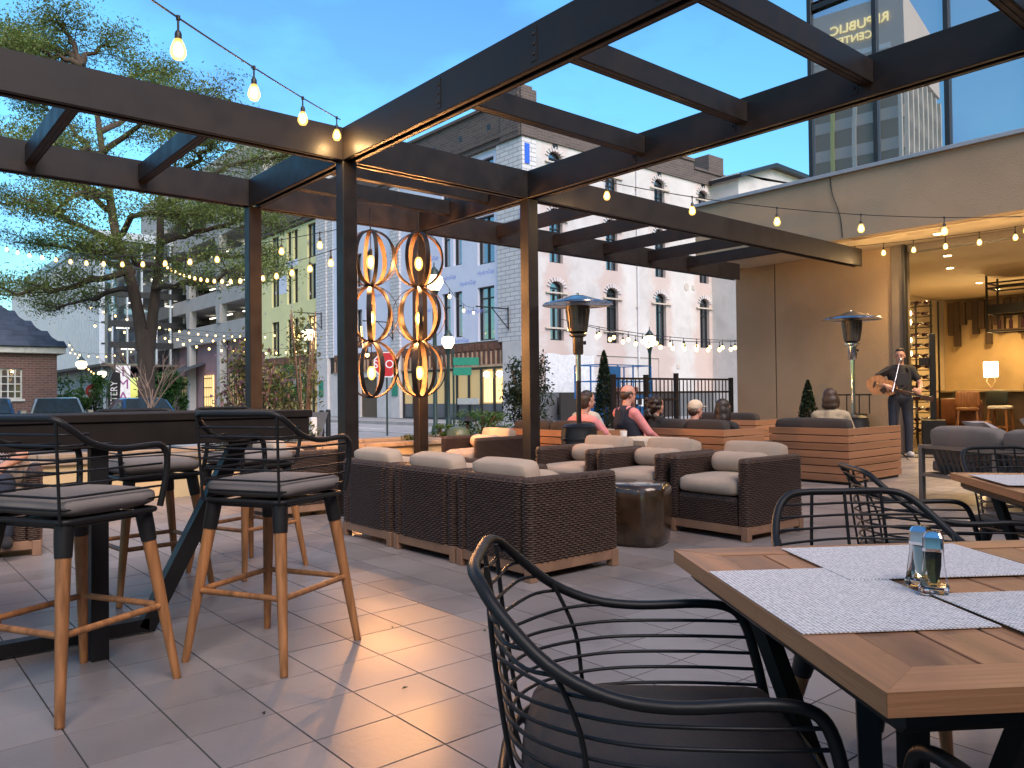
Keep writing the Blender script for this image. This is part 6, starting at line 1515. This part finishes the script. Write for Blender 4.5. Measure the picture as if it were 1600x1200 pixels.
def big_tree():
    base = Vector((7.35, 26.54, -.2)); o = empty('street_tree', base, 0, 'tall spreading tree with fine layered foliage behind the pergola at left', 'tree')
    rnd = random.Random(7)
    trunk = [(7.37, 26.54, -.2), (7.34, 26.55, .82), (7.31, 26.54, 2.2), (7.28, 26.54, 3.35)]
    Lm = [(7.22, 26.55, 2.7), (7.10, 26.62, 3.9), (6.86, 26.8, 5.18), (6.67, 27.4, 6.36), (6.56, 27.73, 7.64), (6.45, 28.19, 9.18), (6.33, 28.51, 10.72), (6.02, 29.01, 12.28), (5.67, 29.42, 13.29)]
    Rm = [(7.40, 26.52, 2.7), (7.50, 26.45, 3.9), (7.60, 26.3, 5.07), (7.52, 25.77, 6.0), (7.47, 25.52, 7.34), (7.57, 25.41, 8.53), (7.91, 24.83, 9.83)]
    BR = [[(6.54, 27.62, 7.2), (5.3, 27.09, 7.91), (4.27, 27.02, 8.58), (3.04, 27.4, 9.09)], [(6.77, 27.19, 6.03), (5.74, 29.35, 7.09), (4.75, 31.22, 7.84), (3.47, 32.95, 8.2)], [(6.98, 26.77, 5.18), (5.56, 26.67, 4.74), (4.41, 26.86, 4.38), (3.19, 27.36, 4.53)],
          [(7.06, 26.71, 4.67), (6.46, 29.18, 4.58), (5.67, 31.04, 4.38)], [(6.45, 28.19, 9.18), (7.09, 26.58, 9.83), (7.53, 25.41, 10.5)], [(6.48, 27.91, 8.5), (6.08, 30.05, 10.22), (5.43, 31.88, 11.48)], [(6.33, 28.51, 10.72), (7.24, 29.03, 11.96), (8.14, 28.91, 12.6)],
          [(6.02, 29.01, 12.28), (5.1, 28.87, 12.31), (4.46, 28.75, 12.4)], [(6.02, 29.01, 12.28), (6.69, 29.21, 13.2)], [(7.52, 25.77, 6.0), (8.2, 23.75, 6.24), (8.86, 22.01, 6.22)], [(7.5, 25.63, 6.97), (8.84, 26.18, 8.21), (10.1, 26.15, 9.06), (11.34, 25.62, 9.38)],
          [(7.53, 26.03, 5.44), (9.25, 26.8, 5.93), (11.0, 26.76, 6.0)], [(7.49, 26.35, 4.67), (7.88, 23.92, 4.62), (8.57, 21.76, 4.69)], [(7.57, 25.41, 8.53), (8.01, 23.72, 8.97), (8.38, 22.89, 8.92)], [(7.47, 25.52, 7.54), (7.67, 23.24, 8.03), (7.81, 22.08, 8.14)],
          [(7.57, 26.27, 5.27), (6.32, 24.7, 5.32), (5.27, 23.76, 5.08)], [(6.67, 27.4, 6.36), (6.74, 24.32, 6.62), (6.93, 22.6, 6.15)], [(6.56, 27.73, 7.64), (5.23, 25.07, 7.09), (4.42, 24.19, 6.26)], [(6.45, 28.19, 9.18), (5.14, 26.29, 8.57), (4.17, 25.42, 7.9)],
          [(7.52, 25.77, 6.0), (9.25, 28.07, 7.68), (10.65, 28.84, 8.26)], [(6.98, 26.77, 5.18), (6.13, 30.35, 6.33), (5.17, 32.72, 6.8)], [(6.33, 28.51, 10.72), (5.2, 27.9, 11.2), (4.3, 27.6, 11.5)], [(6.4, 28.3, 9.9), (7.6, 28.7, 10.9), (8.5, 28.2, 11.3)], [(6.02, 29.01, 12.28), (5.67, 29.42, 13.29), (5.3, 29.5, 13.7)], [(6.02, 29.01, 12.28), (5.5, 29.8, 12.9), (4.9, 30.4, 13.1)], [(7.57, 25.41, 8.53), (7.91, 24.83, 9.83), (8.3, 24.5, 10.2)], [(6.56, 27.73, 7.64), (5.6, 28.6, 8.4), (4.4, 28.9, 8.9)]]
    mb = MB(); J = lambda p: Vector(p)-base
    mb.tube(catmull([J(p) for p in trunk], 5), [.40, .33, .30, .285, .27, .265, .26, .255, .25, .25, .25, .25, .25, .245, .23, .20], 14)
    mb.tube(catmull([J(p) for p in Lm], 4), [.185*(1-k/33)**.8+.018 for k in range(33)], 10); mb.tube(catmull([J(p) for p in Rm], 4), [.17*(1-k/25)**.8+.018 for k in range(25)], 10)
    mb.build('trunk', 'bark', o, 60)
    lb = MB(); tw = MB(); pads = []
    for b in BR:
        pts = catmull([J(p) for p in b], 5); n = len(pts)
        for k in range(1, n): pts[k] += Vector((rnd.gauss(0, .07), rnd.gauss(0, .07), rnd.gauss(0, .06)))
        lb.tube(pts, [.095*(1-k/n)**.8+.015 for k in range(n)], 6)
        for k in range(3, n):
            for r_ in range(2 if k < n-2 else 4):
                d0 = (pts[k]-pts[k-1]).normalized(); a = rnd.uniform(-1.5, 1.5)
                d = Matrix.Rotation(a, 3, 'Z') @ d0; d.z = rnd.uniform(-.12, .38); d.normalize(); Ln = rnd.uniform(.5, 1.3)
                m = pts[k]+d*Ln*.5+Vector((0, 0, rnd.gauss(0, .06))); e = pts[k]+d*Ln
                tw.tube([pts[k], m, e], [.022, .014, .006], 4)
                pads += [(m, .8), (e, 1.0), (m.lerp(e, .5)+Vector((rnd.gauss(0, .2), rnd.gauss(0, .2), rnd.gauss(0, .08))), .9)]
                for q_ in range(2):
                    d2 = Matrix.Rotation(rnd.uniform(-1.1, 1.1), 3, 'Z') @ d; e2 = m+d2*rnd.uniform(.3, .65)+Vector((0, 0, rnd.uniform(-.05, .15)))
                    tw.tube([m, e2], [.010, .004], 3); pads.append((e2, .8))
    lb.build('limbs', 'bark', o, 60); tw.build('twigs', 'bark', o)
    P_ = []
    for (c, s) in pads:
        if rnd.random() < .22: continue
        nn = int(rnd.uniform(30, 84)*s)
        for k in range(nn): P_.append(((c.x+rnd.gauss(0, .31*s), c.y+rnd.gauss(0, .31*s), c.z+rnd.gauss(.03, .17)), 1.0))
    leaves(P_, .10, 'crown', 'leaf', o, .5, aspect=.9, seed=3)
    return len(P_)
_nl = big_tree()
def shrub(name, x, y, z, rx, rz, n, m, lab, cat='shrub', size=.06, stems=7, seed=1, shape='ball', stem_h=None, group=None, m2=None, bark='twig'):
    rnd = random.Random(seed); o = empty(name, (x, y, z), rnd.uniform(0, 3), lab, cat, group)
    sb = MB(); pts = []
    for k in range(stems):
        a = rnd.uniform(0, 2*pi); d = rnd.uniform(.2, .9)*rx; hgt = rz*2*rnd.uniform(.65, .98)
        p = [(0, 0, 0), (d*.4*cos(a), d*.4*sin(a), hgt*.5), (d*cos(a), d*sin(a), hgt)]
        if shape == 'cone': p = [(0, 0, 0), (0, 0, hgt*.6), (d*.2*cos(a), d*.2*sin(a), hgt*.95)]
        sb.tube(catmull(p, 3), [.02*(1-i/8)+.004 for i in range(7)] if not stem_h else [.03*(1-i/8)+.005 for i in range(7)], 5)
    sb.build('stems', bark, o)
    clumps = [(rnd.uniform(0, 2*pi), rnd.uniform(0, 1), rnd.uniform(-1, 1), rnd.uniform(.5, 1)) for k in range(max(10, n//60))]
    for k in range(n):
        c = clumps[rnd.randrange(len(clumps))]
        if shape == 'cone':
            t = rnd.random()**.8; r = rx*(1-t)**.65*(.72+.28*abs(sin(c[0]*3+t*19)))*sqrt(rnd.uniform(.35, 1)); a = rnd.uniform(0, 2*pi)
            p = (r*cos(a), r*sin(a), t*rz*2)
        else:
            zc = c[2]*.8; rr = sqrt(max(0, 1-zc*zc))*rx*(.55+.45*c[3]); px_ = rr*cos(c[0])*(.4+.6*c[1]); py_ = rr*sin(c[0])*(.4+.6*c[1])
            p = (px_+rnd.gauss(0, rx*.17), py_+rnd.gauss(0, rx*.17), max(.02, rz*(1+zc)+rnd.gauss(0, rz*.13)))
            if stem_h: p = (p[0], p[1], p[2]+stem_h)
        pts.append((p, 1.0))
    if m2:
        cut = int(len(pts)*.7); leaves(pts[:cut], size, 'crown', m, o, .6, seed=seed); leaves(pts[cut:], size*1.1, 'blossom', m2, o, .6, seed=seed+1)
    else: leaves(pts, size, 'crown', m, o, .6, seed=seed)
    if stem_h: MB().tube([(0, 0, 0), (.02, .01, stem_h*.6), (0, 0, stem_h+rz)], [.05, .04, .02], 8).build('trunk', bark, o)
    return o
shrub('evergreen_shrub', 9.0, 10.25, .40, .44, .72, 3600, 'leaf_dark', 'dark glossy evergreen shrub in the planter beside the pergola column', size=.075, seed=2)
shrub('boxwood_shrub', 8.0, 10.25, .40, .48, .26, 2600, 'leaf_bright', 'low rounded green shrub in the planter behind the cream armchair', size=.05, seed=3)
shrub('small_shrub', 7.28, 10.35, .40, .22, .15, 700, 'leaf_bright', 'small green plant in the planter left of the utility dome', size=.045, seed=4)
shrub('grassy_plant', 6.62, 10.2, .33, .30, .13, 420, 'leaf_yellow', 'sparse yellow green ground plant in the planter behind the column', size=.06, seed=5)
shrub('lit_shrub', 3.85, 9.95, .33, .42, .22, 1600, 'leaf_yellow', 'yellow green shrub lit from below in the planter behind the bar stools', size=.05, seed=6)
shrub('blossom_shrub', 5.15, 12.6, -.2, .62, 1.15, 3600, 'leaf_yellow', 'tall loose shrub with pale leaves and mauve blossom left of the pergola column', size=.085, seed=7, m2='petal', stems=12)
shrub('blossom_shrub', 5.9, 12.4, -.2, .36, 1.45, 1300, 'leaf_yellow', 'slim upper stems of pale leaves rising beside the mauve blossom shrub', size=.085, seed=17, stems=9)
shrub('young_tree', 8.6, 18.9, .45, .55, .62, 2200, 'leaf_bright', 'young leafy tree in the tapered grey planter by the bollards', 'tree', size=.10, seed=8, stem_h=.35, bark='bark')
shrub('conical_shrub', 8.95, 18.6, .45, .2, .3, 600, 'leaf_dark', 'small dark conical evergreen in the grey planter', size=.05, seed=9, shape='cone')
shrub('arborvitae', 11.75, 11.0, .30, .30, .86, 5200, 'leaf_dark', 'tall narrow arborvitae before the white side wall', size=.06, seed=10, shape='cone')
shrub('arborvitae', 14.55, 8.15, .05, .30, .66, 3800, 'leaf_dark', 'dark conical evergreen against the stucco wall behind the silver heater', size=.06, seed=11, shape='cone')
for k, (x, y, rx, rz, lab) in enumerate([(6.1, 34, .9, .9, 'green street tree beside the far brick house lamp'), (8.1, 37.5, .7, .9, 'green street tree right of the far street lamp'), (10.1, 34.5, .75, .9, 'green street tree beside the trunk of the big tree'), (9.0, 29.5, .5, .8, 'narrow green tree right of the big trunk')]):
    shrub('street_sapling', x, y, -.2, rx, rz, 1500, 'leaf_bright', lab, 'tree', size=.16, seed=20+k, stem_h=.8, bark='bark')
# bare pale shrub in front of the trunk
rnd = random.Random(5); bs = empty('bare_shrub', (5.0, 18.0, -.2), 0, 'pale leafless shrub with fanning twigs before the big trunk', 'shrub')
b_ = MB()
def grow(p, d, L, r, dep):
    e = p+d*L; m = p+d*L*.5+Vector((rnd.gauss(0, .03), rnd.gauss(0, .03), 0))*L; b_.tube([p, m, e], [r, r*.8, r*.6], 5)
    if dep == 0: return
    for k in range(3 if dep > 1 else 2):
        ax = Vector((rnd.gauss(0, 1), rnd.gauss(0, 1), 0)).normalized(); d2 = (Quaternion(ax, rnd.uniform(.15, .5)) @ d).normalized(); d2.z = max(.35, d2.z); grow(p+d*L*rnd.uniform(.45, 1), d2.normalized(), L*rnd.uniform(.6, .8), r*.6, dep-1)
grow(Vector((0, 0, 0)), Vector((0, 0, 1)), 1.25, .035, 4); b_.build('branches', 'twig', bs)
# planters that carry them
def taper_planter(x, y, w, hgt, lab, z=-.03):
    o = empty('tapered_planter', (x, y, z), .3, lab, 'planter', 'tapered grey planters'); a, b = w*.34, w*.5
    vs = [(s*q, t*q, zz) for (q, zz) in ((a, 0), (b, hgt), (b-.05, hgt), (b-.08, hgt-.12)) for (s, t) in ((-1, -1), (1, -1), (1, 1), (-1, 1))]
    fs = [(3, 2, 1, 0)]+[(k*4+i, k*4+(i+1) % 4, (k+1)*4+(i+1) % 4, (k+1)*4+i) for k in range(3) for i in range(4)]
    MB().add(vs, fs).build('pot', 'grey_planter', o); MB().box((-b+.08, -b+.08, hgt-.14), (b-.08, b-.08, hgt-.119)).build('soil', 'soil', o)
taper_planter(8.65, 18.85, .95, .62, 'tapered grey planter holding the young tree'); taper_planter(7.4, 16.0, 1.0, .85, 'large tapered grey planter behind the end of the high table')
ap = empty('stone_planter_box', (11.75, 11.05, 0), 0, 'tan stone planter box holding the tall arborvitae', 'planter')
MB().box((-.55, -.3, 0), (.55, .3, .40), .01).build('box', 'cap_stone', ap); MB().box((-.6, -.35, .401), (.6, .35, .46), .01).build('rim', 'cap_stone', ap)
cpot = empty('plant_pot', (14.55, 8.15, 0), 0, 'dark round pot holding the conical evergreen at the stucco wall', 'planter'); MB().lathe([(0, .004), (.2, .004), (.26, .12), (.24, .12), (0, .10)], 20).build('pot', 'charcoal_fabric', cpot, 40)
bp_ = empty('brick_pillar', (13.6, 12.2, 0), 0, 'brick pillar with reddish cap behind the arborvitae', 'pillar'); MB().box((-.22, -.22, 0), (.22, .22, 1.18)).build('shaft', 'brick_house', bp_); MB().box((-.28, -.28, 1.181), (.28, .28, 1.30), .015).build('cap', 'brick_cap', bp_)
dm = empty('utility_dome', (7.35, 10.0, .40), 0, 'green rounded utility cover in the planter', 'utility cover'); MB().lathe([(0, 0), (.19, 0), (.19, .12), (.17, .2), (.11, .25), (0, .265)], 24).build('cover', 'dome_green', dm, 60)
plt = empty('path_light', (7.62, 10.12, .40), 0, 'small path light with cone shade glowing in the planter', 'path light')
MB().tube([(0, 0, 0), (0, 0, .36)], .018, 8).build('stem', 'copper_inside', plt); MB().lathe([(.13, .34), (.12, .345), (.05, .40), (0, .45)], 20).build('shade', 'steel_dark', plt, 40); MB().lathe([(0, .345), (.07, .345), (.07, .355), (0, .355)], 16).build('lens', 'lantern_glow', plt)
wp = MB().box((-.06, -.06, 0), (.06, .06, .95), .01).build('white_post', 'paper_white', None, None, (7.05, 14.4, -.2)); tag(wp, 'short white post beside the tapered grey planter', 'post')
# ================================================================== fence at the end of the stucco wall
fn = empty('metal_fence', (11.2, 10.25, 0), 0, 'black metal picket fence between the planter and the stucco wall', 'fence')
for x, hh in ((0, 1.52), (.95, 1.52), (1.9, 1.56), (3.83, 1.48)): MB().box((x-.04, -.04, 0), (x+.04, .04, hh), .004).build('post', 'bronze', fn)
for z in (1.44, 1.17, .12): MB().bar((.04, 0, z), (3.79, 0, z), .035, .04).build('rail', 'bronze', fn)
x = .14
while x < 3.75:
    if all(abs(x-p) > .06 for p in (.95, 1.9)): MB().box((x-.009, -.009, .142), (x+.009, .009, 1.418)).build('picket', 'bronze', fn)
    x += .125
MB().bar((1.0, -.03, 1.02), (1.85, -.03, 1.02), .05, .05).build('gate_bar', 'bronze', fn)
# shop sign on the dark plinth beyond
sg_ = empty('shop_sign', (27.2, 25.6, 0), 0, 'white block letters on a dark board at the foot of the side wall', 'sign')
MB().box((-2.6, .1, 0), (5.6, .2, 1.25)).build('board', 'dark_fabric', sg_); text('lettering', 'CHOP  SHOP', .95, 'sign_white', sg_, (1.6, .09, .55), (R(90), 0, 0), .005)
# blue scissor lift
bl_ = empty('scissor_lift', (18.6, 17.0, 0), .1, 'blue scissor lift with railed platform behind the fence', 'lift')
MB().box((-1.2, -.5, .25), (1.2, .5, .75), .02).build('chassis', 'lift_blue', bl_); MB().box((-1.3, -.55, 1.02), (1.3, .55, 1.12)).build('platform', 'lift_blue', bl_)
for sx in (-1, 1):
    for sy in (-1, 1): MB().lathe([(0, -.06), (.2, -.06), (.2, .06), (0, .06)], 16).build('wheel', 'rubber', bl_, 40, (sx*.9, sy*.5, .2), (R(90), 0, 0))
for (a, b) in (((-1.0, .78), (1.0, 1.0)), ((1.0, .78), (-1.0, 1.0))): MB().bar((a[0], 0, a[1]), (b[0], 0, b[1]), .5, .06).build('scissor_arm', 'lift_blue', bl_)
for z in (1.55, 2.05):
    for sy in (-1, 1): MB().bar((-1.28, sy*.53, z), (1.28, sy*.53, z), .03, .03).build('rail', 'lift_blue', bl_)
    for sx in (-1, 1): MB().bar((sx*1.28, -.53, z), (sx*1.28, .53, z), .03, .03).build('rail', 'lift_blue', bl_)
for x in (-1.28, -.5, .3, 1.28):
    for sy in (-1, 1): MB().box((x-.018, sy*.53-.018, 1.12), (x+.018, sy*.53+.018, 2.05)).build('post', 'lift_blue', bl_)
MB().box((-1.25, -.6, 1.3), (-.45, -.555, 2.0)).build('panel', 'lift_blue', bl_)
# ================================================================== street lamps, signs, bollards
def street_lamp(x, y, hgt, lab, z=-.2, r=.2):
    o = empty('street_lamp', (x, y, z), 0, lab, 'street lamp', 'green post street lamps')
    MB().lathe([(0, 0), (.14, 0), (.14, .1), (.1, .5), (.06, .6), (.05, hgt-.7), (.08, hgt-.55), (.12, hgt-.42), (0, hgt-.42)], 14).build('post', 'lamp_green', o, 40)
    MB().lathe([(0, hgt-.42), (r*.55, hgt-.41), (r, hgt-.22), (r*.95, hgt-.08), (r*.5, hgt), (0, hgt)], 14).build('globe', 'lantern_glow', o, 60)
    MB().lathe([(r*.75, hgt-.02), (r*.6, hgt+.06), (r*.2, hgt+.18), (.02, hgt+.22), (.015, hgt+.32), (0, hgt+.33)], 14).build('finial', 'lamp_green', o, 40)
street_lamp(23.0, 19.2, 3.35, 'street lamp with glowing globe before the white side wall', -.02, .24)
street_lamp(13.5, 27.9, 3.95, 'street lamp with glowing globe before the yellow front', -.2, .26)
street_lamp(11.9, 17.2, 4.55, 'bright street lamp seen behind the orb pendants', -.2, .24)
street_lamp(15.7, 21.9, 3.35, 'street lamp with glowing globe before the storefront', -.16, .22)
street_lamp(9.2, 44.6, 3.35, 'far street lamp beside the office block', -.2, .26)
street_lamp(9.0, 60.0, 3.3, 'small far street lamp glowing left of the office block lamp', -.2, .28); street_lamp(13.2, 58, 3.3, 'small far street lamp glowing below the office block corner', -.2, .28)
def oct_sign(name, x, y, zc, r, rz, lab, back=False, body='STOP', zb=-.2):
    o = empty(name, (x, y, zb), rz, lab, 'sign'); h_ = zc-zb
    MB().tube([(0, .02, 0), (0, .02, h_+.2)], .03, 8).build('post', 'lamp_green', o)
    po = [(r*cos(pi/8+k*pi/4), r*sin(pi/8+k*pi/4)) for k in range(8)]; pi_ = [(a*.91, b*.91) for a, b in po]
    MB().prism([(a, b+h_) for a, b in po], -.012, -.005, 'y').build('plate', 'sign_white', o); MB().prism([(a, b+h_) for a, b in pi_], -.0145, -.0125, 'y').build('face', 'sign_red', o)
    MB().prism([(a, b+h_) for a, b in po], -.0045, -.002, 'y').build('back_plate', 'sign_back', o)
    text('lettering', body, r*.82, 'sign_white', o, (0, -.016, h_), (R(90), 0, 0), .0005)
oct_sign('stop_sign', 12.55, 20.7, 2.12, .42, R(-45), 'red stop sign seen through the lowest orb pendant')
oct_sign('stop_sign', 9.5, 20.7, 1.72, .36, R(135), 'back of a grey octagonal stop sign beside the pergola column')
de = empty('no_entry_sign', (8.3, 38.0, -.2), R(-10), 'far red round no entry sign left of the big trunk', 'sign'); MB().tube([(0, .03, 0), (0, .03, 2.1)], .03, 8).build('post', 'lamp_green', de)
MB().lathe([(0, 0), (.30, 0), (.30, .02), (0, .02)], 20).build('plate', 'sign_red', de, 40, (0, 0, 1.75), (R(90), 0, 0)); MB().box((-.2, -.03, 1.70), (.2, -.021, 1.80)).build('bar', 'sign_white', de)
sn = empty('street_name_signs', (15.4, 21.2, -.16), R(-40), 'pair of small green street name signs on a post before the storefront', 'sign')
MB().tube([(0, .05, 0), (0, .05, 2.9)], .035, 8).build('post', 'lamp_green', sn)
for z, w_ in ((2.45, .85), (2.12, .6)): MB().box((.0, -.01, z-.13), (w_, .01, z+.13), .003).build('name_plate', 'sign_green', sn)
text('lettering', 'Pine', .17, 'sign_white', sn, (.35, -.013, 2.45), (R(90), 0, 0), .0005) if False else None
for k, (x, y) in enumerate(((9.75, 19.4), (10.5, 20.5))):
    o = empty('bollard', (x, y, -.03), 0, ('shorter looking black bollard, left of the pair beyond the planter', 'black bollard, right of the pair beyond the planter')[k], 'bollard', 'black bollards'); MB().lathe([(0, 0), (.07, 0), (.07, .78), (.06, .82), (0, .84)], 14).build('post', 'black_metal', o, 40); MB().lathe([(.071, .66), (.074, .665), (.074, .70), (.071, .705)], 14).build('ring', 'black_metal', o, 40)
vb = empty('vertical_banner', (11.5, 46.0, -.2), R(-10), 'tall white banner with large mauve letters beside the big trunk', 'banner'); MB().box((-.35, -.02, .3), (.35, .02, 3.2)).build('cloth', 'sign_white', vb); MB().tube([(-.4, 0, 0), (-.4, 0, 3.4)], .03, 6).build('pole', 'steel_dark', vb)
for k, c in enumerate('IMAG'): text('lettering', c, .75, 'banner_purple', vb, (0, -.03, 2.85-k*.68), (R(90), 0, 0), .002)
ff = empty('feather_flag', (9.55, 41.0, -.2), R(-10), 'curved dark feather flag with pale letters left of the big trunk', 'flag'); MB().tube(catmull([(0, 0, 0), (0, 0, 2.0), (.25, 0, 2.75), (.55, 0, 2.7)], 6), .025, 6).build('pole', 'steel_dark', ff)
MB().prism([(0.02, .5), (.5, .6), (.58, 2.2), (.55, 2.65), (.25, 2.7), (.03, 2.0)], -.008, .008, 'y').build('cloth', 'black_cloth', ff); text('lettering', 'ARTERY', .42, 'sign_white', ff, (.30, -.012, 1.5), (R(90), R(-90), 0), .001)
# ================================================================== parked cars
def car(x, y, rz, paint, lab, z=-.2, s=1.0):
    o = empty('parked_car', (x, y, z), rz, lab, 'car', 'parked cars'); o.scale = (s,)*3
    W = .88
    secs = [(-2.15, .30, .62, .80), (-2.05, .24, .80, .84), (-1.5, .20, .92, .87), (-.95, .18, .96, .88), (0, .18, .94, .88), (.85, .18, .92, .88), (1.5, .20, .84, .86), (2.0, .26, .72, .80), (2.15, .34, .60, .70)]
    mb = MB(); n = 0; vs = []
    for (x_, zl, zh, w_) in secs: vs += [(x_, -w_*.9, zl), (x_, -w_, zl+.15), (x_, -w_*.99, zh-.12), (x_, -w_*.90, zh), (x_, 0, zh+.035), (x_, w_*.90, zh), (x_, w_*.99, zh-.12), (x_, w_, zl+.15), (x_, w_*.9, zl)]
    fs = [(i*9+k, i*9+(k+1) % 9, (i+1)*9+(k+1) % 9, (i+1)*9+k) for i in range(len(secs)-1) for k in range(9)]+[tuple(range(9)), tuple(range((len(secs)-1)*9+8, (len(secs)-1)*9-1, -1))]
    mb.add(vs, fs); mb.build('body', paint, o, 40)
    cab = [(-1.55, .93, .74), (-.95, 1.36, .60), (-.2, 1.44, .60), (.35, 1.40, .60), (1.05, .93, .74)]
    vs = []
    for (x_, zh, w_) in cab: vs += [(x_, -.76, .90), (x_, -w_, zh-.03), (x_, -w_*.85, zh), (x_, w_*.85, zh), (x_, w_, zh-.03), (x_, .76, .90)]
    MB().add(vs, [(i*6+k, i*6+(k+1) % 6, (i+1)*6+(k+1) % 6, (i+1)*6+k) for i in range(4) for k in range(6)]+[(0, 1, 2, 3, 4, 5), (29, 28, 27, 26, 25, 24)]).build('cabin', paint, o, 30)
    MB().add([(.40, -.53, 1.395), (.40, .53, 1.395), (1.04, .66, .965), (1.04, -.66, .965)], [(0, 1, 2, 3)]).build('windscreen', 'car_glass', o).location = (.012, 0, .012)
    MB().add([(-1.0, -.53, 1.355), (-1.0, .53, 1.355), (-1.54, .66, .965), (-1.54, -.66, .965)], [(0, 1, 2, 3)]).build('rear_window', 'car_glass', o).location = (-.012, 0, .012)
    for s_ in (-1, 1):
        MB().add([(-1.2, s_*.715, .99), (.85, s_*.715, .99), (.32, s_*.607, 1.345), (-.9, s_*.607, 1.325)], [(0, 1, 2, 3)]).build('side_window', 'car_glass', o).location = (0, s_*.014, 0)
        MB().box((2.06, s_*.62-.14, .56), (2.14, s_*.62+.14, .70), .02).build('headlight', 'sign_white', o); MB().box((-2.14, s_*.62-.14, .60), (-2.07, s_*.62+.14, .76), .02).build('tail_light', 'sign_red', o); MB().box((.70, s_*.90-.08, .92), (.85, s_*.90+.08, 1.04), .02).build('mirror', paint, o)
        for x_ in (-1.3, 1.32):
            w = MB().lathe([(.19, -.10), (.31, -.10), (.325, -.07), (.325, .07), (.31, .10), (.19, .10)], 20).build('wheel', 'rubber', o, 40, (x_, s_*.80, .325), (R(90), 0, 0)); MB().lathe([(0, -.085), (.19, -.085), (.19, .085), (0, .085)], 16).build('rim', 'steel', w)
    MB().box((2.12, -.45, .42), (2.17, .45, .56), .01).build('grille', 'black_metal', o)
car(5.2, 28.6, R(-99), 'car_silver', 'pale green grey sedan parked facing the terrace, left of the trunk'); car(3.4, 29.2, R(-99), 'car_blue', 'blue sedan parked at the left edge by the brick house')
car(6.6, 24.4, R(-92), 'car_blue', 'dark blue car parked close before the big trunk', s=.97)
for k, (x, y, m_, lab) in enumerate(((8.9, 37.0, 'teal_paint', 'small teal planter tub on the far street'), (9.9, 40.0, 'leaf_yellow', 'small lime planter tub on the far street'))):
    o = empty('street_tub', (x, y, -.2), 0, lab, 'planter'); MB().lathe([(0, 0), (.28, 0), (.34, .95), (.30, .95), (.28, .85), (0, .85)], 16).build('tub', m_, o, 40)

# fallen leaves and specks on the tiles
for k, (x, y, lab) in enumerate(((1.66, 2.62, 'small dry leaf lying on the tiles in the warm light'), (2.05, 3.35, 'tiny dry leaf on the tiles between stool and armchair'), (1.05, 4.6, 'tiny dry leaf under the high table'), (2.35, 3.0, 'curled dry leaf on the tiles left of the wire chair'), (1.15, 2.75, 'dark leaf fragment on the tiles before the bar stools'), (3.1, 2.2, 'dry leaf fragment on the tiles behind the wire chair'))):
    mb = MB(); vs = [(-.016, 0, .001), (-.004, -.007, .004), (.014, 0, .002), (-.003, .006, .006), (0, 0, .001)]
    o = mb.add(vs, [(0, 1, 4), (1, 2, 4), (2, 3, 4), (3, 0, 4)]).build('fallen_leaf', 'leaf_dark', None, None, (x, y, .001), (0, 0, k*1.1)); tag(o, lab, 'leaf', 'fallen leaves on the tiles')
